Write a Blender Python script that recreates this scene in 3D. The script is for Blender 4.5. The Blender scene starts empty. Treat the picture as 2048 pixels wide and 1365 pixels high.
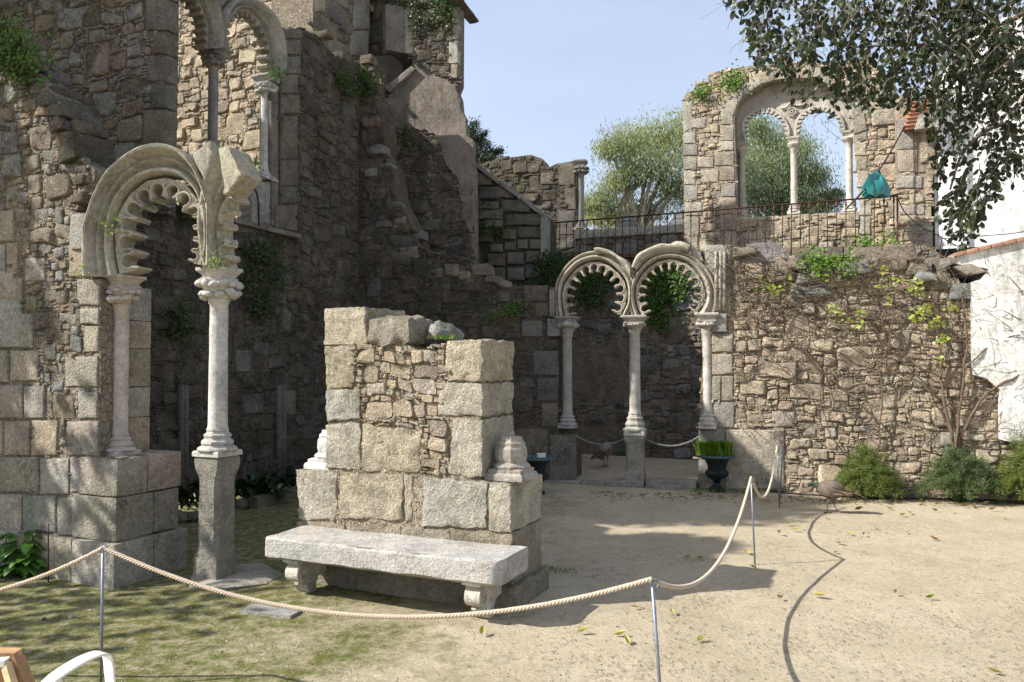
import bpy, bmesh, math, random
import numpy as np
from mathutils import Vector, noise, geometry

# ---------------------------------------------------------------- camera, sky, sun, exposure
sc = bpy.context.scene
TILT = math.radians(1.73)
CAMZ = 1.75
F = 1593.0                       # focal length in photo pixels (photo 2048 wide)
cd = bpy.data.cameras.new('camera'); cam = bpy.data.objects.new('camera', cd)
sc.collection.objects.link(cam); sc.camera = cam
cd.sensor_width = 36; cd.lens = 36 * F / 2048; cd.clip_end = 3000; cd.clip_start = 0.05
cam.location = (0, 0, CAMZ); cam.rotation_euler = (math.radians(90) + TILT, 0, 0)

LX, LY, LZ = 1.0, 0.20, -0.86     # direction the sunlight travels
SUN_EL = math.atan2(-LZ, math.hypot(LX, LY))
w = bpy.data.worlds.new('World'); sc.world = w; w.use_nodes = True
nt = w.node_tree; nt.nodes.clear()
sky = nt.nodes.new('ShaderNodeTexSky'); sky.sky_type = 'NISHITA'; sky.sun_disc = False
sky.sun_elevation = SUN_EL; sky.sun_rotation = math.atan2(-LX, -LY)
sky.air_density = 1.0; sky.dust_density = 3.0; sky.ozone_density = 1.6; sky.altitude = 300
bg = nt.nodes.new('ShaderNodeBackground'); bg.inputs[1].default_value = 0.122
wo = nt.nodes.new('ShaderNodeOutputWorld')
# thin high haze: the clear sky colour veiled with pale white, a little uneven like cirrus
tcw = nt.nodes.new('ShaderNodeTexCoord'); mpw = nt.nodes.new('ShaderNodeMapping'); mpw.inputs['Scale'].default_value = (1, 1, 2.5)
nzw = nt.nodes.new('ShaderNodeTexNoise'); nzw.inputs['Scale'].default_value = 1.7; nzw.inputs['Detail'].default_value = 7; nzw.inputs['Roughness'].default_value = .55
rpw = nt.nodes.new('ShaderNodeMapRange'); rpw.inputs[1].default_value = .35; rpw.inputs[2].default_value = .75; rpw.inputs[3].default_value = .40; rpw.inputs[4].default_value = .66
mxw = nt.nodes.new('ShaderNodeMix'); mxw.data_type = 'RGBA'; mxw.inputs[7].default_value = (4.1, 4.6, 5.6, 1)
nt.links.new(tcw.outputs['Generated'], mpw.inputs[0]); nt.links.new(mpw.outputs[0], nzw.inputs['Vector']); nt.links.new(nzw.outputs[0], rpw.inputs[0])
nt.links.new(rpw.outputs[0], mxw.inputs[0]); nt.links.new(sky.outputs[0], mxw.inputs[6])
nt.links.new(mxw.outputs[2], bg.inputs[0]); nt.links.new(bg.outputs[0], wo.inputs[0])
sd = bpy.data.lights.new('sun', 'SUN'); sun = bpy.data.objects.new('sun', sd)
sc.collection.objects.link(sun); sd.energy = 5.0; sd.angle = math.radians(0.55); sd.color = (1, .965, .91)
sun.rotation_euler = Vector((LX, LY, LZ)).to_track_quat('-Z', 'Y').to_euler()
sun.location = (-20, -4, 20)
sc.view_settings.view_transform = 'Standard'; sc.view_settings.look = 'None'
sc.view_settings.exposure = 0.78; sc.view_settings.gamma = 1; sc.view_settings.use_curve_mapping = False
sc.cycles.max_bounces = 6; sc.cycles.transparent_max_bounces = 8

# ---------------------------------------------------------------- helpers
C = sc.collection
CT, ST = math.cos(TILT), math.sin(TILT)
def ray(px, py):
    a = (px - 1024) / F; b = (682.5 - py) / F
    return Vector((a, CT - b * ST, ST + b * CT))
ORI = Vector((0, 0, CAMZ))
def at(px, py, d):                                   # point seen at a photo pixel, at distance d along y
    r = ray(px, py); return ORI + r * (d / r.y)
def gnd(px, py, z=0.0):                              # ground point seen at a photo pixel
    r = ray(px, py); return ORI + r * ((z - CAMZ) / r.z)
def xd(px, d): return (px - 1024) / F * d

class Plane:
    def __init__(s, x, y, deg):
        a = math.radians(deg); s.o = Vector((x, y, 0)); s.u = Vector((math.cos(a), math.sin(a), 0))
        s.n = Vector((math.sin(a), -math.cos(a), 0)); s.deg = deg
        if s.n.dot(ORI - s.o) < 0: s.n = -s.n
    def uv(s, px, py):
        r = ray(px, py); t = (s.o - ORI).dot(s.n) / r.dot(s.n); h = ORI + r * t
        return ((h - s.o).dot(s.u), h.z)
    def uvo(s, px, py, off):
        r = ray(px, py); t = (s.o + s.n * off - ORI).dot(s.n) / r.dot(s.n); h = ORI + r * t
        return ((h - s.o).dot(s.u), h.z)
    def P(s, u, v, off=0.0):
        p = s.o + s.u * u + s.n * off; return Vector((p.x, p.y, v))
    def px(s, px, py, off=0.0):
        u, v = s.uvo(px, py, off); return s.P(u, v, off)
    def back(s, k):                                   # parallel plane k metres behind
        q = s.o - s.n * k; return Plane(q.x, q.y, s.deg)

WL = {}
def thing(name, label, cat, loc=(0, 0, 0), group=None, kind=None):
    o = bpy.data.objects.new(name, None); C.objects.link(o); o.location = loc; o.empty_display_size = .1
    o['label'] = label; o['category'] = cat
    if group: o['group'] = group
    if kind: o['kind'] = kind
    WL[o.name] = Vector(loc); return o
def mesh(name, V, Fc, mat, parent=None, tint=None, smooth=True, kind=None, label=None, cat=None, group=None, base=False, sharp=None):
    if not V: return None
    A = np.array([tuple(v) for v in V], dtype=np.float64)
    c = A.mean(0)
    if base: c[2] = A[:, 2].min()
    A = A - c
    me = bpy.data.meshes.new(name); me.from_pydata(A.tolist(), [], Fc)
    me.materials.append(mat)
    if smooth: me.polygons.foreach_set('use_smooth', [True] * len(me.polygons))
    if tint is not None:
        at_ = me.color_attributes.new('tint', 'FLOAT_COLOR', 'POINT')
        T = np.ones((len(V), 4), dtype=np.float32)
        T[:, :3] = np.array(tint, dtype=np.float32).reshape(-1, 3) if np.ndim(tint) > 1 else np.array(tint, dtype=np.float32)
        at_.data.foreach_set('color', T.ravel())
    if sharp and smooth:
        me.set_sharp_from_angle(angle=math.radians(sharp))
    o = bpy.data.objects.new(name, me); C.objects.link(o)
    L = Vector(c)
    if parent is not None:
        o.parent = parent; o.location = L - WL[parent.name]
    else: o.location = L
    WL[o.name] = L
    if kind: o['kind'] = kind
    if label: o['label'] = label
    if cat: o['category'] = cat
    if group: o['group'] = group
    return o
class MB:
    def __init__(s): s.v = []; s.f = []; s.t = []
    def add(s, V, Fc, tint=(1, 1, 1)):
        k = len(s.v); s.v += [tuple(q) for q in V]; s.f += [tuple(i + k for i in f) for f in Fc]
        s.t += [tint] * len(V)
    def build(s, name, mat, parent=None, **k):
        return mesh(name, s.v, s.f, mat, parent, tint=s.t, **k)

def box(c, sx, sy, sz, rot=0):
    cs, sn = math.cos(rot), math.sin(rot); V = []
    for z in (-1, 1):
        for x, y in ((-1, -1), (1, -1), (1, 1), (-1, 1)):
            X, Y = x * sx / 2, y * sy / 2
            V.append((c[0] + X * cs - Y * sn, c[1] + X * sn + Y * cs, c[2] + z * sz / 2))
    return V, [(3, 2, 1, 0), (4, 5, 6, 7), (0, 1, 5, 4), (1, 2, 6, 5), (2, 3, 7, 6), (3, 0, 4, 7)]
def lathe(cx, cy, prof, n=20, rot=0.0, jit=0.0, rfun=None):
    V = []; Fc = []
    for k, (r, z) in enumerate(prof):
        for i in range(n):
            a = rot + 2 * math.pi * i / n
            rr = r * (rfun(a, k, z) if rfun else 1)
            if jit: rr += jit * noise.noise(Vector((cx + math.cos(a) * r * 1.0, cy + math.sin(a) * r, z)) * 9)
            V.append((cx + rr * math.cos(a), cy + rr * math.sin(a), z))
    m = len(prof)
    for k in range(m - 1):
        for i in range(n):
            j = (i + 1) % n
            Fc.append((k * n + i, k * n + j, (k + 1) * n + j, (k + 1) * n + i))
    Fc.append(tuple(range(n - 1, -1, -1))); Fc.append(tuple((m - 1) * n + i for i in range(n)))
    return V, Fc
def tube(P, R, n=6, cap=True):
    P = [Vector(p) for p in P]; V = []; Fc = []; m = len(P)
    if not hasattr(R, '__len__'): R = [R] * m
    up = Vector((0.13, 0.21, 1)).normalized(); prev = None
    for k in range(m):
        t = (P[min(k + 1, m - 1)] - P[max(k - 1, 0)])
        if t.length < 1e-9: t = Vector((0, 0, 1))
        t.normalize()
        if prev is None:
            a = t.cross(up)
            if a.length < .1: a = t.cross(Vector((1, 0, 0)))
            a.normalize()
        else:
            a = prev - t * prev.dot(t)
            if a.length < 1e-6: a = t.cross(up)
            a.normalize()
        prev = a; b = t.cross(a)
        for i in range(n):
            q = 2 * math.pi * i / n
            V.append(P[k] + (a * math.cos(q) + b * math.sin(q)) * R[k])
    for k in range(m - 1):
        for i in range(n):
            j = (i + 1) % n
            Fc.append((k * n + i, k * n + j, (k + 1) * n + j, (k + 1) * n + i))
    if cap: Fc.append(tuple(range(n - 1, -1, -1))); Fc.append(tuple((m - 1) * n + i for i in range(n)))
    return V, Fc
def catmull(P, k=6):
    P = [Vector(p) for p in P]; out = []
    for i in range(len(P) - 1):
        p0 = P[max(i - 1, 0)]; p1 = P[i]; p2 = P[i + 1]; p3 = P[min(i + 2, len(P) - 1)]
        for j in range(k):
            t = j / k
            out.append(.5 * ((2 * p1) + (p2 - p0) * t + (2 * p0 - 5 * p1 + 4 * p2 - p3) * t * t + (3 * p1 - p0 - 3 * p2 + p3) * t ** 3))
    out.append(P[-1]); return out
def resample(P, n):
    d = [0]
    for i in range(1, len(P)): d.append(d[-1] + (P[i] - P[i - 1]).length)
    out = []; k = 0
    for i in range(n):
        s = d[-1] * i / (n - 1)
        while k < len(P) - 2 and d[k + 1] < s: k += 1
        t = (s - d[k]) / max(1e-9, d[k + 1] - d[k]); out.append(P[k].lerp(P[k + 1], min(1, max(0, t))))
    return out
def inside(p, poly):
    x, y = p; r = False; j = len(poly) - 1
    for i in range(len(poly)):
        xi, yi = poly[i]; xj, yj = poly[j]
        if (yi > y) != (yj > y) and x < (xj - xi) * (y - yi) / (yj - yi) + xi: r = not r
        j = i
    return r
def parea(poly):
    return .5 * sum(poly[i - 1][0] * poly[i][1] - poly[i][0] * poly[i - 1][1] for i in range(len(poly)))
def jitter(V, amp, fr, seed=0):
    out = []
    for v in V:
        v = Vector(v); out.append(v + noise.noise_vector(v * fr + Vector((seed, 0, 0))) * amp)
    return out

# ---------------------------------------------------------------- materials
def NN(nt, t, **k):
    n = nt.nodes.new(t)
    for a, b in k.items(): setattr(n, a, b)
    return n
def new_mat(name):
    m = bpy.data.materials.new(name); m.use_nodes = True; nt = m.node_tree
    return m, nt, nt.nodes['Principled BSDF'], nt.links
def mixc(nt, a, b, fac, mode='MIX'):
    n = nt.nodes.new('ShaderNodeMix'); n.data_type = 'RGBA'; n.blend_type = mode
    for s, v in ((0, fac), (6, a), (7, b)):
        if hasattr(v, 'links') or hasattr(v, 'is_linked'): nt.links.new(v, n.inputs[s])
        else: n.inputs[s].default_value = v if not hasattr(v, '__len__') else (*v[:3], 1)
    return n.outputs[2]
def ramp(nt, x, stops):
    n = nt.nodes.new('ShaderNodeValToRGB'); el = n.color_ramp.elements
    while len(el) < len(stops): el.new(.5)
    for e, (p, c) in zip(el, stops):
        e.position = p; e.color = (*c, 1) if hasattr(c, '__len__') else (c, c, c, 1)
    nt.links.new(x, n.inputs[0]); return n.outputs[0]
def ntex(nt, co, scale, detail=6, rough=.6, dist=0.0):
    n = NN(nt, 'ShaderNodeTexNoise'); n.inputs['Scale'].default_value = scale; n.inputs['Detail'].default_value = detail
    n.inputs['Roughness'].default_value = rough; n.inputs['Distortion'].default_value = dist
    if co is not None: nt.links.new(co, n.inputs['Vector'])
    return n.outputs[0]
def fmath(nt, op, a, b=0.0):
    n = NN(nt, 'ShaderNodeMath', operation=op)
    for i, v in enumerate((a, b)):
        if hasattr(v, 'links') or hasattr(v, 'is_linked'): nt.links.new(v, n.inputs[i])
        else: n.inputs[i].default_value = v
    return n.outputs[0]
def stone_mat(name, rough_bump=1.0, lichen=.45, lich_col=(.055, .05, .04), moss=.0, chips=0.0, fine=1.0, stain=.0, pale=.0, smear=0.0, mort_c=(.46, .385, .28)):
    m, nt, b, L = new_mat(name)
    geo = NN(nt, 'ShaderNodeNewGeometry'); co = geo.outputs['Position']
    tint = NN(nt, 'ShaderNodeAttribute'); tint.attribute_name = 'tint'
    n1 = ntex(nt, co, 5.0, 8, .65); n2 = ntex(nt, co, 120, 4, .7); n3 = ntex(nt, co, 1.7, 6, .7, .4); n4 = ntex(nt, co, 28, 7, .72)
    c = mixc(nt, tint.outputs['Color'], ramp(nt, n1, [(.28, .62), (.5, 1.0), (.75, 1.28)]), 1.0, 'MULTIPLY')
    c = mixc(nt, c, ramp(nt, n2, [(.33, .52), (.48, 1.0), (.7, 1.25)]), .75, 'MULTIPLY')
    c = mixc(nt, c, ramp(nt, n4, [(.35, .72), (.6, 1.15)]), .7, 'MULTIPLY')
    c = mixc(nt, c, (.46, .34, .22), ramp(nt, ntex(nt, co, 3.3, 5, .6, .3), [(.55, 0.0), (.72, .4)]))
    c = mixc(nt, c, mort_c, ramp(nt, fmath(nt, 'ADD', fmath(nt, 'MULTIPLY', ntex(nt, co, 7.5, 6, .7, .5), .7), fmath(nt, 'MULTIPLY', n4, .3)), [(.53, 0.0), (.60, smear)]))
    if lichen > 0:
        lm = ramp(nt, fmath(nt, 'MULTIPLY', ramp(nt, n3, [(.42, 0.0), (.66, 1.0)]), ramp(nt, ntex(nt, co, 22, 6, .7), [(.40, 0.0), (.6, 1.0)])), [(0.05, 0.0), (.7, lichen)])
        c = mixc(nt, c, lich_col, lm)
        wl = ramp(nt, ntex(nt, co, 13, 4, .6), [(.66, 0.0), (.74, .5)])
        c = mixc(nt, c, (.5, .5, .46), wl)
    if pale > 0:
        c = mixc(nt, c, (.62, .6, .56), ramp(nt, ntex(nt, co, 2.6, 7, .7, .5), [(.45, 0.0), (.62, pale)]))
    if moss > 0:
        sep = NN(nt, 'ShaderNodeSeparateXYZ'); L.new(geo.outputs['Normal'], sep.inputs[0])
        mm = fmath(nt, 'MULTIPLY', ramp(nt, sep.outputs[2], [(.25, 0.0), (.8, 1.0)]), ramp(nt, ntex(nt, co, 6, 6, .7), [(.4, 0.0), (.6, moss)]))
        c = mixc(nt, c, (.10, .115, .03), mm)
    if stain > 0:                                     # dark rain streaks running down
        mp = NN(nt, 'ShaderNodeMapping'); mp.inputs['Scale'].default_value = (3.2, 3.2, .28); L.new(co, mp.inputs[0])
        c = mixc(nt, c, (.035, .032, .028), ramp(nt, ntex(nt, mp.outputs[0], 1.6, 8, .7), [(.5, 0.0), (.68, stain)]))
    L.new(c, b.inputs['Base Color']); b.inputs['Roughness'].default_value = .93
    b.inputs['Specular IOR Level'].default_value = .2
    h = fmath(nt, 'ADD', fmath(nt, 'MULTIPLY', n4, 1.0), fmath(nt, 'MULTIPLY', n2, .30 * fine))
    h = fmath(nt, 'ADD', h, fmath(nt, 'MULTIPLY', n1, .9))
    h = fmath(nt, 'ADD', h, fmath(nt, 'MULTIPLY', ramp(nt, ntex(nt, co, 55, 3, .6), [(.36, 0.0), (.50, 1.0)]), .32 * fine))
    if chips > 0:
        v = NN(nt, 'ShaderNodeTexVoronoi', feature='DISTANCE_TO_EDGE'); v.inputs['Scale'].default_value = 15
        wv = NN(nt, 'ShaderNodeVectorMath', operation='ADD'); nv = NN(nt, 'ShaderNodeTexNoise'); nv.inputs['Scale'].default_value = 6
        L.new(co, nv.inputs['Vector'])
        sc_ = NN(nt, 'ShaderNodeVectorMath', operation='SCALE'); sc_.inputs['Scale'].default_value = .22; L.new(nv.outputs[1], sc_.inputs[0])
        L.new(co, wv.inputs[0]); L.new(sc_.outputs[0], wv.inputs[1]); L.new(wv.outputs[0], v.inputs['Vector'])
        vd = ramp(nt, v.outputs[0], [(0.0, 0.0), (.10, 1.0)])
        h = fmath(nt, 'ADD', h, fmath(nt, 'MULTIPLY', vd, chips))
    bp = NN(nt, 'ShaderNodeBump'); bp.inputs['Strength'].default_value = 1.0; bp.inputs['Distance'].default_value = .022 * rough_bump
    L.new(h, bp.inputs['Height']); L.new(bp.outputs[0], b.inputs['Normal'])
    return m
M_ST = stone_mat('rubble_stone', 1.45, .55, moss=.35, smear=.85)
M_DK = stone_mat('shaded_wall_rubble', 1.7, .75, moss=.5, stain=.45, smear=.6, mort_c=(.17, .135, .10))  # rubble for walls in shade: darkened mortar smears, more lichen, moss and rain stain
M_GR = stone_mat('granite_ashlar', 1.6, .4, smear=.3)
M_BLD = stone_mat('weathered_boulder', 1.5, .65, moss=.7)
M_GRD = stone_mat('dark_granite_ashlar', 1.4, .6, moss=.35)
M_MON = stone_mat('rough_granite', 2.1, .5, lich_col=(.20, .18, .09), moss=.6, stain=.22, smear=.45, mort_c=(.46, .39, .28))
M_MO = stone_mat('lime_mortar', 1.5, .35, chips=.9, moss=.2)
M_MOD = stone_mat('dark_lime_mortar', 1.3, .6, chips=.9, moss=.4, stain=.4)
M_PL = stone_mat('old_plaster', 1.1, .6, fine=.8, stain=.6)
M_MB = stone_mat('carved_marble', .35, .30, fine=.4)
M_MBS = stone_mat('marble_shaft', .16, .28, fine=.3)
M_LIM = stone_mat('carved_limestone', .5, .5, lich_col=(.10, .095, .06), moss=.5, fine=.5)
M_BEN = stone_mat('weathered_marble_slab', .6, .30, fine=.8, lich_col=(.10, .09, .08))
M_WHT = stone_mat('limewash_plaster', .25, .35, fine=.2, stain=.12, lich_col=(.32, .31, .25))
M_WHS = stone_mat('stained_limewash', .2, .7, fine=.3, stain=.6, lich_col=(.22, .21, .16))

def plain(name, col, rough=.7, metal=0, var=.25, sc_=30, bump=.0, spec=.3):
    m, nt, b, L = new_mat(name); geo = NN(nt, 'ShaderNodeNewGeometry')
    t = NN(nt, 'ShaderNodeAttribute'); t.attribute_name = 'tint'
    n = ntex(nt, geo.outputs['Position'], sc_, 6, .65)
    c = mixc(nt, col, ramp(nt, n, [(.3, 1 - var), (.7, 1 + var)]), 1.0, 'MULTIPLY')
    c = mixc(nt, c, t.outputs['Color'], 1.0, 'MULTIPLY')
    L.new(c, b.inputs['Base Color']); b.inputs['Roughness'].default_value = rough; b.inputs['Metallic'].default_value = metal
    b.inputs['Specular IOR Level'].default_value = spec
    if bump:
        bp = NN(nt, 'ShaderNodeBump'); bp.inputs['Distance'].default_value = bump; L.new(n, bp.inputs['Height']); L.new(bp.outputs[0], b.inputs['Normal'])
    return m
def leaf_mat(name, col, rough=.45, trans=.35, spec=.4):
    m, nt, b, L = new_mat(name); t = NN(nt, 'ShaderNodeAttribute'); t.attribute_name = 'tint'
    c = mixc(nt, col, t.outputs['Color'], 1.0, 'MULTIPLY')
    L.new(c, b.inputs['Base Color']); b.inputs['Roughness'].default_value = rough; b.inputs['Specular IOR Level'].default_value = spec
    tr = NN(nt, 'ShaderNodeBsdfTranslucent'); L.new(mixc(nt, c, (1.0, 1.15, .5), 1.0, 'MULTIPLY'), tr.inputs[0])
    mx = NN(nt, 'ShaderNodeMixShader'); mx.inputs[0].default_value = trans
    L.new(b.outputs[0], mx.inputs[1]); L.new(tr.outputs[0], mx.inputs[2]); L.new(mx.outputs[0], nt.nodes['Material Output'].inputs[0])
    return m
M_IVY = leaf_mat('wall_plant_leaf', (.085, .14, .03)); M_GLOSS = leaf_mat('glossy_dark_leaf', (.024, .036, .012), .42, .16, .32)
M_EUC = leaf_mat('eucalyptus_leaf', (.25, .28, .17), .5, .4); M_CON = leaf_mat('conifer_leaf', (.04, .06, .03), .6, .15)
M_FERN = leaf_mat('fern_leaf', (.13, .165, .06), .5, .35); M_HYD = leaf_mat('broad_leaf', (.07, .16, .025), .35, .35, .5)
M_ASP = leaf_mat('dark_broad_leaf', (.025, .045, .018), .4, .15, .4); M_GRS = leaf_mat('grass_blade', (.12, .2, .035), .5, .35)
M_YEL = leaf_mat('yellow_green_leaf', (.30, .36, .05), .45, .4); M_DRY = leaf_mat('fallen_leaf', (.33, .29, .08), .6, .25)
M_BARK = plain('bark', (.16, .125, .09), .9, bump=.01); M_VINE = plain('vine_bark', (.12, .09, .065), .9, bump=.004, sc_=60)
M_EBARK = plain('pale_bark', (.38, .33, .26), .9, bump=.01)
M_IRON = plain('rusty_iron', (.11, .06, .045), .75, .3, .4, 40, .001); M_STEEL = plain('steel_post', (.22, .23, .25), .5, .7, .25, 25)
M_ROPE = plain('rope_fibre', (.50, .41, .31), .95, var=.2, sc_=200, bump=.002); M_CAST = plain('painted_cast_iron', (.012, .020, .022), .5, .1, .5, 30, .002)
M_CASTL = plain('worn_painted_rim', (.06, .10, .095), .6, .1, .5, 40, .002); M_CHAIN = plain('chain_steel', (.33, .33, .33), .5, .7)
M_BLK = plain('black_rubber', (.02, .02, .022), .6); M_WOOD = plain('varnished_wood', (.36, .23, .12), .5, bump=.001)
M_WPL = plain('white_painted_arm', (.78, .76, .70), .35, var=.04, spec=.5); M_BRK = plain('brick', (.42, .2, .13), .9, bump=.006, sc_=50)
M_TILE = plain('roof_tile', (.36, .21, .14), .9, bump=.006); M_FEA = plain('feather', (.20, .165, .135), .8, var=.35, sc_=45, bump=.006)
M_DIRT = plain('soil', (.09, .065, .045), .95, bump=.01)

TINTS = dict(
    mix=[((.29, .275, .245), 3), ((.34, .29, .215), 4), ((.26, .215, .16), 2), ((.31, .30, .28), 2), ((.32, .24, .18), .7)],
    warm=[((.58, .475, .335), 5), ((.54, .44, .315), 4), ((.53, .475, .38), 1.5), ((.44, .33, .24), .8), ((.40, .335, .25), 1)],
    dark=[((.14, .126, .10), 4), ((.158, .133, .098), 3), ((.112, .098, .072), 2), ((.165, .156, .138), 1.5), ((.16, .124, .086), .5)],  # stones of walls in shadow: part of the shade is in this tint
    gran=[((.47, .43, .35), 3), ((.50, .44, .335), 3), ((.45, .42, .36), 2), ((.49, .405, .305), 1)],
    dgran=[((.205, .19, .155), 3), ((.215, .185, .14), 2), ((.19, .18, .16), 1.5)])  # darker copy of gran for shaded walls, shade partly in the colour
def pick(rng, key):
    L = TINTS[key]; s = rng.random() * sum(k for _, k in L)
    for c, k in L:
        s -= k
        if s <= 0: break
    f = rng.uniform(.82, 1.15); return tuple(x * f * rng.uniform(.97, 1.03) for x in c)

# ---------------------------------------------------------------- stones
def stone_geo(pl, poly, h, back, bev, rng, gap=.006, rounded=True, lod=0):
    n = len(poly); cu = sum(p[0] for p in poly) / n; cv = sum(p[1] for p in poly) / n
    if parea(poly) < 0: poly = poly[::-1]
    def shr(p, k):
        du, dv = p[0] - cu, p[1] - cv; d = math.hypot(du, dv) + 1e-9; f = max(.15, 1 - k / d); return (cu + du * f, cv + dv * f)
    Q = []
    if rounded:
        for i in range(n):
            a = poly[i]; b = poly[(i + 1) % n]; c_ = poly[i - 1]
            e1 = math.hypot(b[0] - a[0], b[1] - a[1]); e0 = math.hypot(c_[0] - a[0], c_[1] - a[1])
            if min(e0, e1) < .018: Q.append(a); continue
            k = rng.uniform(.08, .22)
            Q.append((a[0] + (c_[0] - a[0]) * k, a[1] + (c_[1] - a[1]) * k)); Q.append((a[0] + (b[0] - a[0]) * k, a[1] + (b[1] - a[1]) * k))
    else:
        for i in range(n):
            a = poly[i]; b = poly[(i + 1) % n]; m = max(1, min(4, int(math.hypot(b[0] - a[0], b[1] - a[1]) / .09)))
            for k in range(m):
                t = k / m; Q.append((a[0] + (b[0] - a[0]) * t, a[1] + (b[1] - a[1]) * t))
    jt = .002 + .018 * math.sqrt(abs(parea(poly))) if rounded else .0035
    Q = [shr((p[0] + rng.uniform(-jt, jt), p[1] + rng.uniform(-jt, jt)), gap) for p in Q]
    m = len(Q); tx, tz = rng.uniform(-.2, .2), rng.uniform(-.2, .2)
    if not rounded: tx *= .12; tz *= .12
    sd = rng.uniform(0, 99)
    rings = [(0, -back, 0), (bev * .12, h * .45, 0), (bev * .55, h * .86, .5), (bev * 1.2, h, 1)]
    if lod: rings = [(0, -back, 0), (bev * .3, h * .6, 0), (bev * 1.2, h, 1)]
    V = []; Fc = []
    R = math.sqrt(abs(parea(poly)))
    for k, off, wt in rings:
        for q in Q:
            p = shr(q, k)
            o = off + wt * ((p[0] - cu) * tx + (p[1] - cv) * tz) + wt * (.014 if rounded else .005) * noise.noise(Vector((p[0] * 11, p[1] * 11, sd)))
            V.append(pl.P(p[0], p[1], o))
    nr = len(rings)
    if R > .16 and not lod:
        for q in Q:
            p = (cu + (q[0] - cu) * .45, cv + (q[1] - cv) * .45)
            V.append(pl.P(p[0], p[1], h + (p[0] - cu) * tx + (p[1] - cv) * tz + (.018 if rounded else .006) * noise.noise(Vector((p[0] * 9, p[1] * 9, sd)))))
        nr += 1
    V.append(pl.P(cu, cv, h + (.012 if rounded else .003) * rng.uniform(-.6, 1)))
    for k in range(nr - 1):
        for i in range(m):
            j = (i + 1) % m; Fc.append((k * m + i, k * m + j, (k + 1) * m + j, (k + 1) * m + i))
    for i in range(m): Fc.append(((nr - 1) * m + i, (nr - 1) * m + (i + 1) % m, len(V) - 1))
    # make faces look outward
    if pl.u.cross(Vector((0, 0, 1))).dot(pl.n) < 0: Fc = [f[::-1] for f in Fc]
    return V, Fc
def rubble_cells(region, sizes, rng, an=1.35, skip=None, reg2=None):
    # random rubble brought to courses: blocky stones of falling size, slivers in what is left between them
    us = [p[0] for p in region]; vs = [p[1] for p in region]
    cw = max(.032, sizes[-1][0] * 1.15); ch = cw * .72
    u0, u1, v0, v1 = min(us) - .2, max(us) + .2, min(vs) - .2, max(vs) + .2
    nx, ny = int((u1 - u0) / cw) + 1, int((v1 - v0) / ch) + 1
    occ = np.zeros((ny, nx), dtype=bool); rects = []
    sd = rng.uniform(0, 50); cells = []
    def warp(a, b):
        q = noise.noise_vector(Vector((a * 1.3, b * 1.3, sd))) * .06 + noise.noise_vector(Vector((a * 5, b * 5, sd))) * .028
        return (a + q.x, b + q.y)
    def okc(x, y, w_, h_):
        for i, j in ((0, 0), (w_, 0), (w_, h_), (0, h_)):
            c_ = warp(u0 + (x + i) * cw, v0 + (y + j) * ch)
            if not inside(c_, region) or (skip and skip(c_)): return False
        return True
    for r, frac in sizes[:-1]:
        area = 0; want = frac * 1.5 * nx * ny; tries = int(want / max(1, (2 * r / cw) * (1.6 * r / ch)) * 14)
        for _ in range(tries):
            if area > want: break
            w_ = max(2, int(round(2 * r * rng.uniform(.75, 1.65) / cw))); h_ = max(1, int(round(2 * r * rng.uniform(.55, 1.05) / ch)))
            x = rng.randrange(0, max(1, nx - w_)); y = rng.randrange(0, max(1, ny - h_))
            if not occ[y:y + h_, x:x + w_].any() and okc(x, y, w_, h_):
                occ[y:y + h_, x:x + w_] = True; rects.append((x, y, w_, h_)); area += w_ * h_
    for y in range(ny):
        for x in range(nx):
            if occ[y, x]: continue
            k = rng.choice((1, 2, 2, 3, 3, 4, 5)); w_ = 1
            while w_ < k and x + w_ < nx and not occ[y, x + w_]: w_ += 1
            h_ = 2 if (rng.random() < .4 and y + 1 < ny and not occ[y + 1, x:x + w_].any()) else 1
            occ[y:y + h_, x:x + w_] = True
            if w_ * h_ == 1 and rng.random() < .35: continue
            if rng.random() < .06: continue
            rects.append((x, y, w_, h_))
    for x, y, w_, h_ in rects:
        a, b, c, d = u0 + x * cw, v0 + y * ch, u0 + (x + w_) * cw, v0 + (y + h_) * ch
        ce = warp((a + c) / 2, (b + d) / 2)
        if not inside(ce, region) or (skip and skip(ce)): continue
        W_, H_ = c - a, d - b; e = min(W_, H_); pts = []
        for (X, Y, sx, sy) in ((a, b, 1, 1), (c, b, -1, 1), (c, d, -1, -1), (a, d, 1, -1)):
            k1 = e * rng.choice((.06, .1, .2, .34, .5)) * rng.uniform(.6, 1.1); k2 = e * rng.choice((.06, .12, .25, .36)) * rng.uniform(.6, 1.1)
            P1, P2 = (X + sx * k1, Y), (X, Y + sy * k2)
            pts += [P2, P1] if sx * sy > 0 else [P1, P2]
        if W_ > e * 1.7:
            pts.insert(2, ((a + c) / 2 + rng.uniform(-.2, .2) * W_, b + rng.uniform(-.05, .10) * e)); pts.insert(7, ((a + c) / 2 + rng.uniform(-.2, .2) * W_, d - rng.uniform(-.05, .12) * e))
        th = rng.uniform(-.11, .11); mx, my = (a + c) / 2, (b + d) / 2; cc, ss = math.cos(th), math.sin(th)
        cells.append([warp(mx + (p[0] - mx) * cc - (p[1] - my) * ss, my + (p[0] - mx) * ss + (p[1] - my) * cc) for p in pts])
    return cells
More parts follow.
